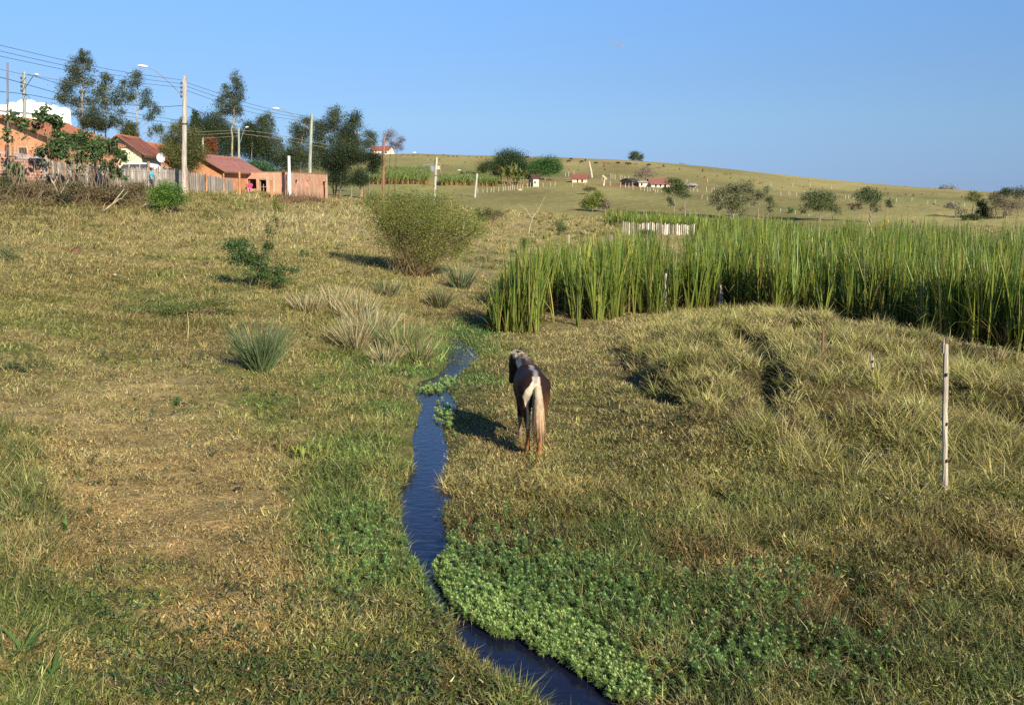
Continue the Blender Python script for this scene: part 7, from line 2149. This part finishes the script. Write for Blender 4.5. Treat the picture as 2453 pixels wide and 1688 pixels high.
MS = []
for sc1, ox, oy, L in ((4.218, 900, 320, [(250, 225), (330, 216), (530, 222), (690, 218), (735, 225), (785, 228), (825, 228), (940, 232), (1020, 236), (1070, 238), (1120, 240), (555, 262), (645, 262), (685, 322), (730, 322), (755, 368), (905, 287), (1030, 290), (1115, 262), (1875, 350), (1955, 360), (2045, 362), (2050, 325), (270, 212), (380, 217)]),
                       (7.6, 1440, 350, [(60, 312), (145, 320), (60, 360), (255, 372), (75, 420), (95, 492), (305, 492), (145, 535), (1020, 384), (1065, 390), (1210, 425), (1340, 430), (1430, 414), (1230, 570), (630, 445), (1765, 550), (1890, 565), (2120, 545), (2260, 500)]),
                       (6.105, 1680, 400, [(350, 101), (380, 103), (430, 100), (235, 130), (50, 150), (430, 158), (860, 235), (895, 220), (1180, 295), (1605, 322), (1825, 352), (1905, 348), (2085, 378), (2285, 340), (1280, 180), (1570, 202), (1495, 290), (1770, 305)]),
                       (6.105, 2040, 420, [(90, 215), (430, 455), (540, 262), (690, 300), (730, 298), (795, 278), (905, 290), (1030, 267), (1170, 283), (1200, 258), (1250, 280), (1205, 415), (1240, 428), (1270, 440), (1495, 448), (1585, 412), (1620, 310), (830, 458), (500, 192), (250, 165), (375, 180)])):
    for a, b in L:
        MS.append((ox + a / sc1, oy + b / sc1 + 2.0))
m0 = None


def mound_mesh(rg, name):
    n, m = 14, 7; V = []; T = []
    for j in range(m):
        z = j / (m - 1); r = (1 - z) ** .62 * .5
        for i in range(n):
            a = i * 2 * math.pi / n
            rr = r * (1 + .22 * math.sin(a * 2 + 1) + rg.normal(0, .10)) if j < m - 1 else 0.02
            V.append((math.cos(a) * rr, math.sin(a) * rr, z * (.92 + rg.random() * .1) - .03))
    for j in range(m - 1):
        for i in range(n):
            a, b = j * n + i, j * n + (i + 1) % n
            T += [(a, b, b + n), (a, b + n, a + n)]
    c = np.array([.15, .075, .052])[None] * np.exp(rg.normal(0, .15, len(V)))[:, None]
    return Geo().add(V, T, c).build(name, M_EARTH, smooth=True)


rm = np.random.default_rng(4)
for a, b in MS:
    p = gnd(a, b); Y = p[1]
    if m0 is None:
        m0 = mound_mesh(rm, 'termite_mound'); o = m0
    else:
        o = m0.copy(); COL.objects.link(o)
    w = rm.uniform(4, 7) * Y / F
    o.location = p; o.scale = (w, w, w * rm.uniform(.55, .85)); o.rotation_euler = (0, 0, rm.random() * 6)
    tag(o, 'small red termite mound on the far grassy hill', 'termite mound', 'red termite mounds on the far hill')
for lab, a, b, w, hh in [('larger red mound on the ridge between the lone tree and the grey bush', 1590, 400.5, 9, 7), ('tall narrow red mound on the ridge right of the grey bush', 1684, 411.5, 7, 8), ('large red mound just beyond the cattails right of the yellow flowers', 2188, 534, 9, 7), ('red mound in the lower pasture right of the yellowing green tree', 1487, 504, 9, 5), ('flat bare mound of reddish earth on the left slope', 181, 606, 36, 13), ('heap of red earth by the twig pile below the brick shell', 688, 486, 30, 10)]:
    p = gnd(a, b); o = m0.copy(); COL.objects.link(o); Y = p[1]
    o.location = p; o.scale = (w * Y / F, w * Y / F, hh * Y / F); tag(o, lab, 'earth mound')
# bare leaning trunk and crooked frame near the farm
for lab, a, b, pts_, r in [('bare leaning pale tree trunk behind the little barn', 1418, 425, [(1416, 410), (1413, 397), (1411, 386)], .35), ('crooked pale branch frame left of the farm house', 1445, 445, [(1447, 436), (1449, 428)], .28)]:
    p = gnd(a, b); g = Geo(); Y = p[1]
    g.tube([(0, 0, -.3)] + [pt(x, y, Y) - p for x, y in pts_], np.linspace(r, r * .6, len(pts_) + 1), (.46, .40, .32), n=7, jit=.2)
    if 'frame' in lab:
        g.tube([pt(1443, 421, Y) - p, pt(1450, 427, Y) - p, pt(1453, 430, Y) - p], .25, (.5, .42, .28), n=6)
    if 'frame' in lab:
        tag(g.build('crooked_frame', M_WOOD, origin=p), lab, 'wooden frame')
    else:
        rr_ = empty('dead_tree', p); tag(rr_, lab, 'tree'); g.build('trunk', M_WOOD, rr_)
p = gnd(1246, 457)
# small pale animal / sacks / litter
g = Geo(); k = p[1] / F
v, t = loft([((-5 * k, 0, 1.6 * k), .5 * k, .6 * k), ((-4 * k, 0, 2 * k), 1.6 * k, 1.9 * k), ((0, 0, 2 * k), 1.8 * k, 2 * k), ((4 * k, 0, 2.1 * k), 1.6 * k, 1.8 * k), ((5 * k, 0, 2.2 * k), .4 * k, .5 * k)], 10)
g.add(v, t, np.array((.56, .44, .30))); tag(g.build('sack', M_CLOTH, origin=p), 'pale tan sack lying before the cane field fence', 'sack')
for lab, a, b, s, col in [('white plastic scrap in the straw right of the fan-shaped bush', 1229, 539, 5, (.75, .75, .75)), ('scrap of white litter near the upper left edge', 52, 543, 4, (.7, .7, .7)), ('pale litter scrap below the castor shrubs', 92, 480, 5, (.66, .64, .6)), ('orange plastic scrap on the upper left slope', 187, 533, 5, (.6, .17, .04)), ('white rubble beside the twig pile below the brick shell', 668, 477, 8, (.55, .52, .48)), ('pale bone-like stick on the left slope', 275, 662, 14, (.52, .46, .34)), ('white scrap left of the shadow of the fan-shaped bush', 771, 588, 4, (.7, .7, .66)), ('white scrap right of the twig pile', 778, 482, 4, (.62, .6, .56)), ('dark lump of dung on the dry lawn', 571, 1180, 26, (.05, .04, .035)), ('small dry leaf lying on the dry lawn', 513, 1014, 8, (.5, .4, .2))]:
    p = gnd(a, b); k = p[1] / F; g = Geo()
    n = 12; V = RU.normal(0, 1, (n, 3)); V /= np.linalg.norm(V, axis=1)[:, None]; V *= np.array([s * .5, s * .35, s * .22]) * k * RU.uniform(.7, 1.1, (n, 1)); V[:, 2] += s * .12 * k + .05
    bm = bmesh.new(); [bm.verts.new(tuple(q_)) for q_ in V]; bmesh.ops.convex_hull(bm, input=bm.verts[:]); bmesh.ops.triangulate(bm, faces=bm.faces[:]); bm.verts.index_update()
    keep = [v for v in bm.verts if v.link_faces]; ix = {v: i for i, v in enumerate(keep)}
    g.add([tuple(v.co) for v in keep], [[ix[v] for v in f.verts] for f in bm.faces], np.array(col)); bm.free()
    nm = 'dung' if 'dung' in lab else 'dry_leaf' if 'leaf' in lab else 'stick' if 'stick' in lab else 'rubble' if 'rubble' in lab else 'litter_scrap'
    tag(g.build(nm, M_EARTH if 'dung' in lab else M_CLOTH, origin=p), lab, nm.replace('_', ' '))
# faint little cloud
g = Geo(); cpos = pt(1478, 106, 1800.0)
rc = np.random.default_rng(6); pc = []
for _ in range(9):
    c = rc.normal(0, 1, 3) * np.array([6, 4, 1.4]); pc.append(loft([(c + (-4, 0, 0), .4, .3), (c + (-2.6, 0, .3), 2.6, 1.6), (c + (0, 0, .4), 3.4, 2.2), (c + (2.6, 0, .3), 2.6, 1.6), (c + (4, 0, 0), .4, .3)], 12))
cm, nt_, out_ = new_mat('cloud_vapour')
pv = nd(nt_, 'ShaderNodeVolumePrincipled'); pv.inputs['Color'].default_value = (1, .95, .95, 1); pv.inputs['Density'].default_value = .03; pv.inputs['Anisotropy'].default_value = .2
nt_.links.new(pv.outputs[0], out_.inputs['Volume'])
fuse('cloud', pc, .8, 4, lambda v: np.ones((len(v), 3)), cm, None)
co_ = bpy.data.objects['cloud']; co_.location = cpos; co_.scale = (1.7, 1.5, 1.4); tag(co_, 'tiny faint white cloud high in the blue sky', 'cloud')
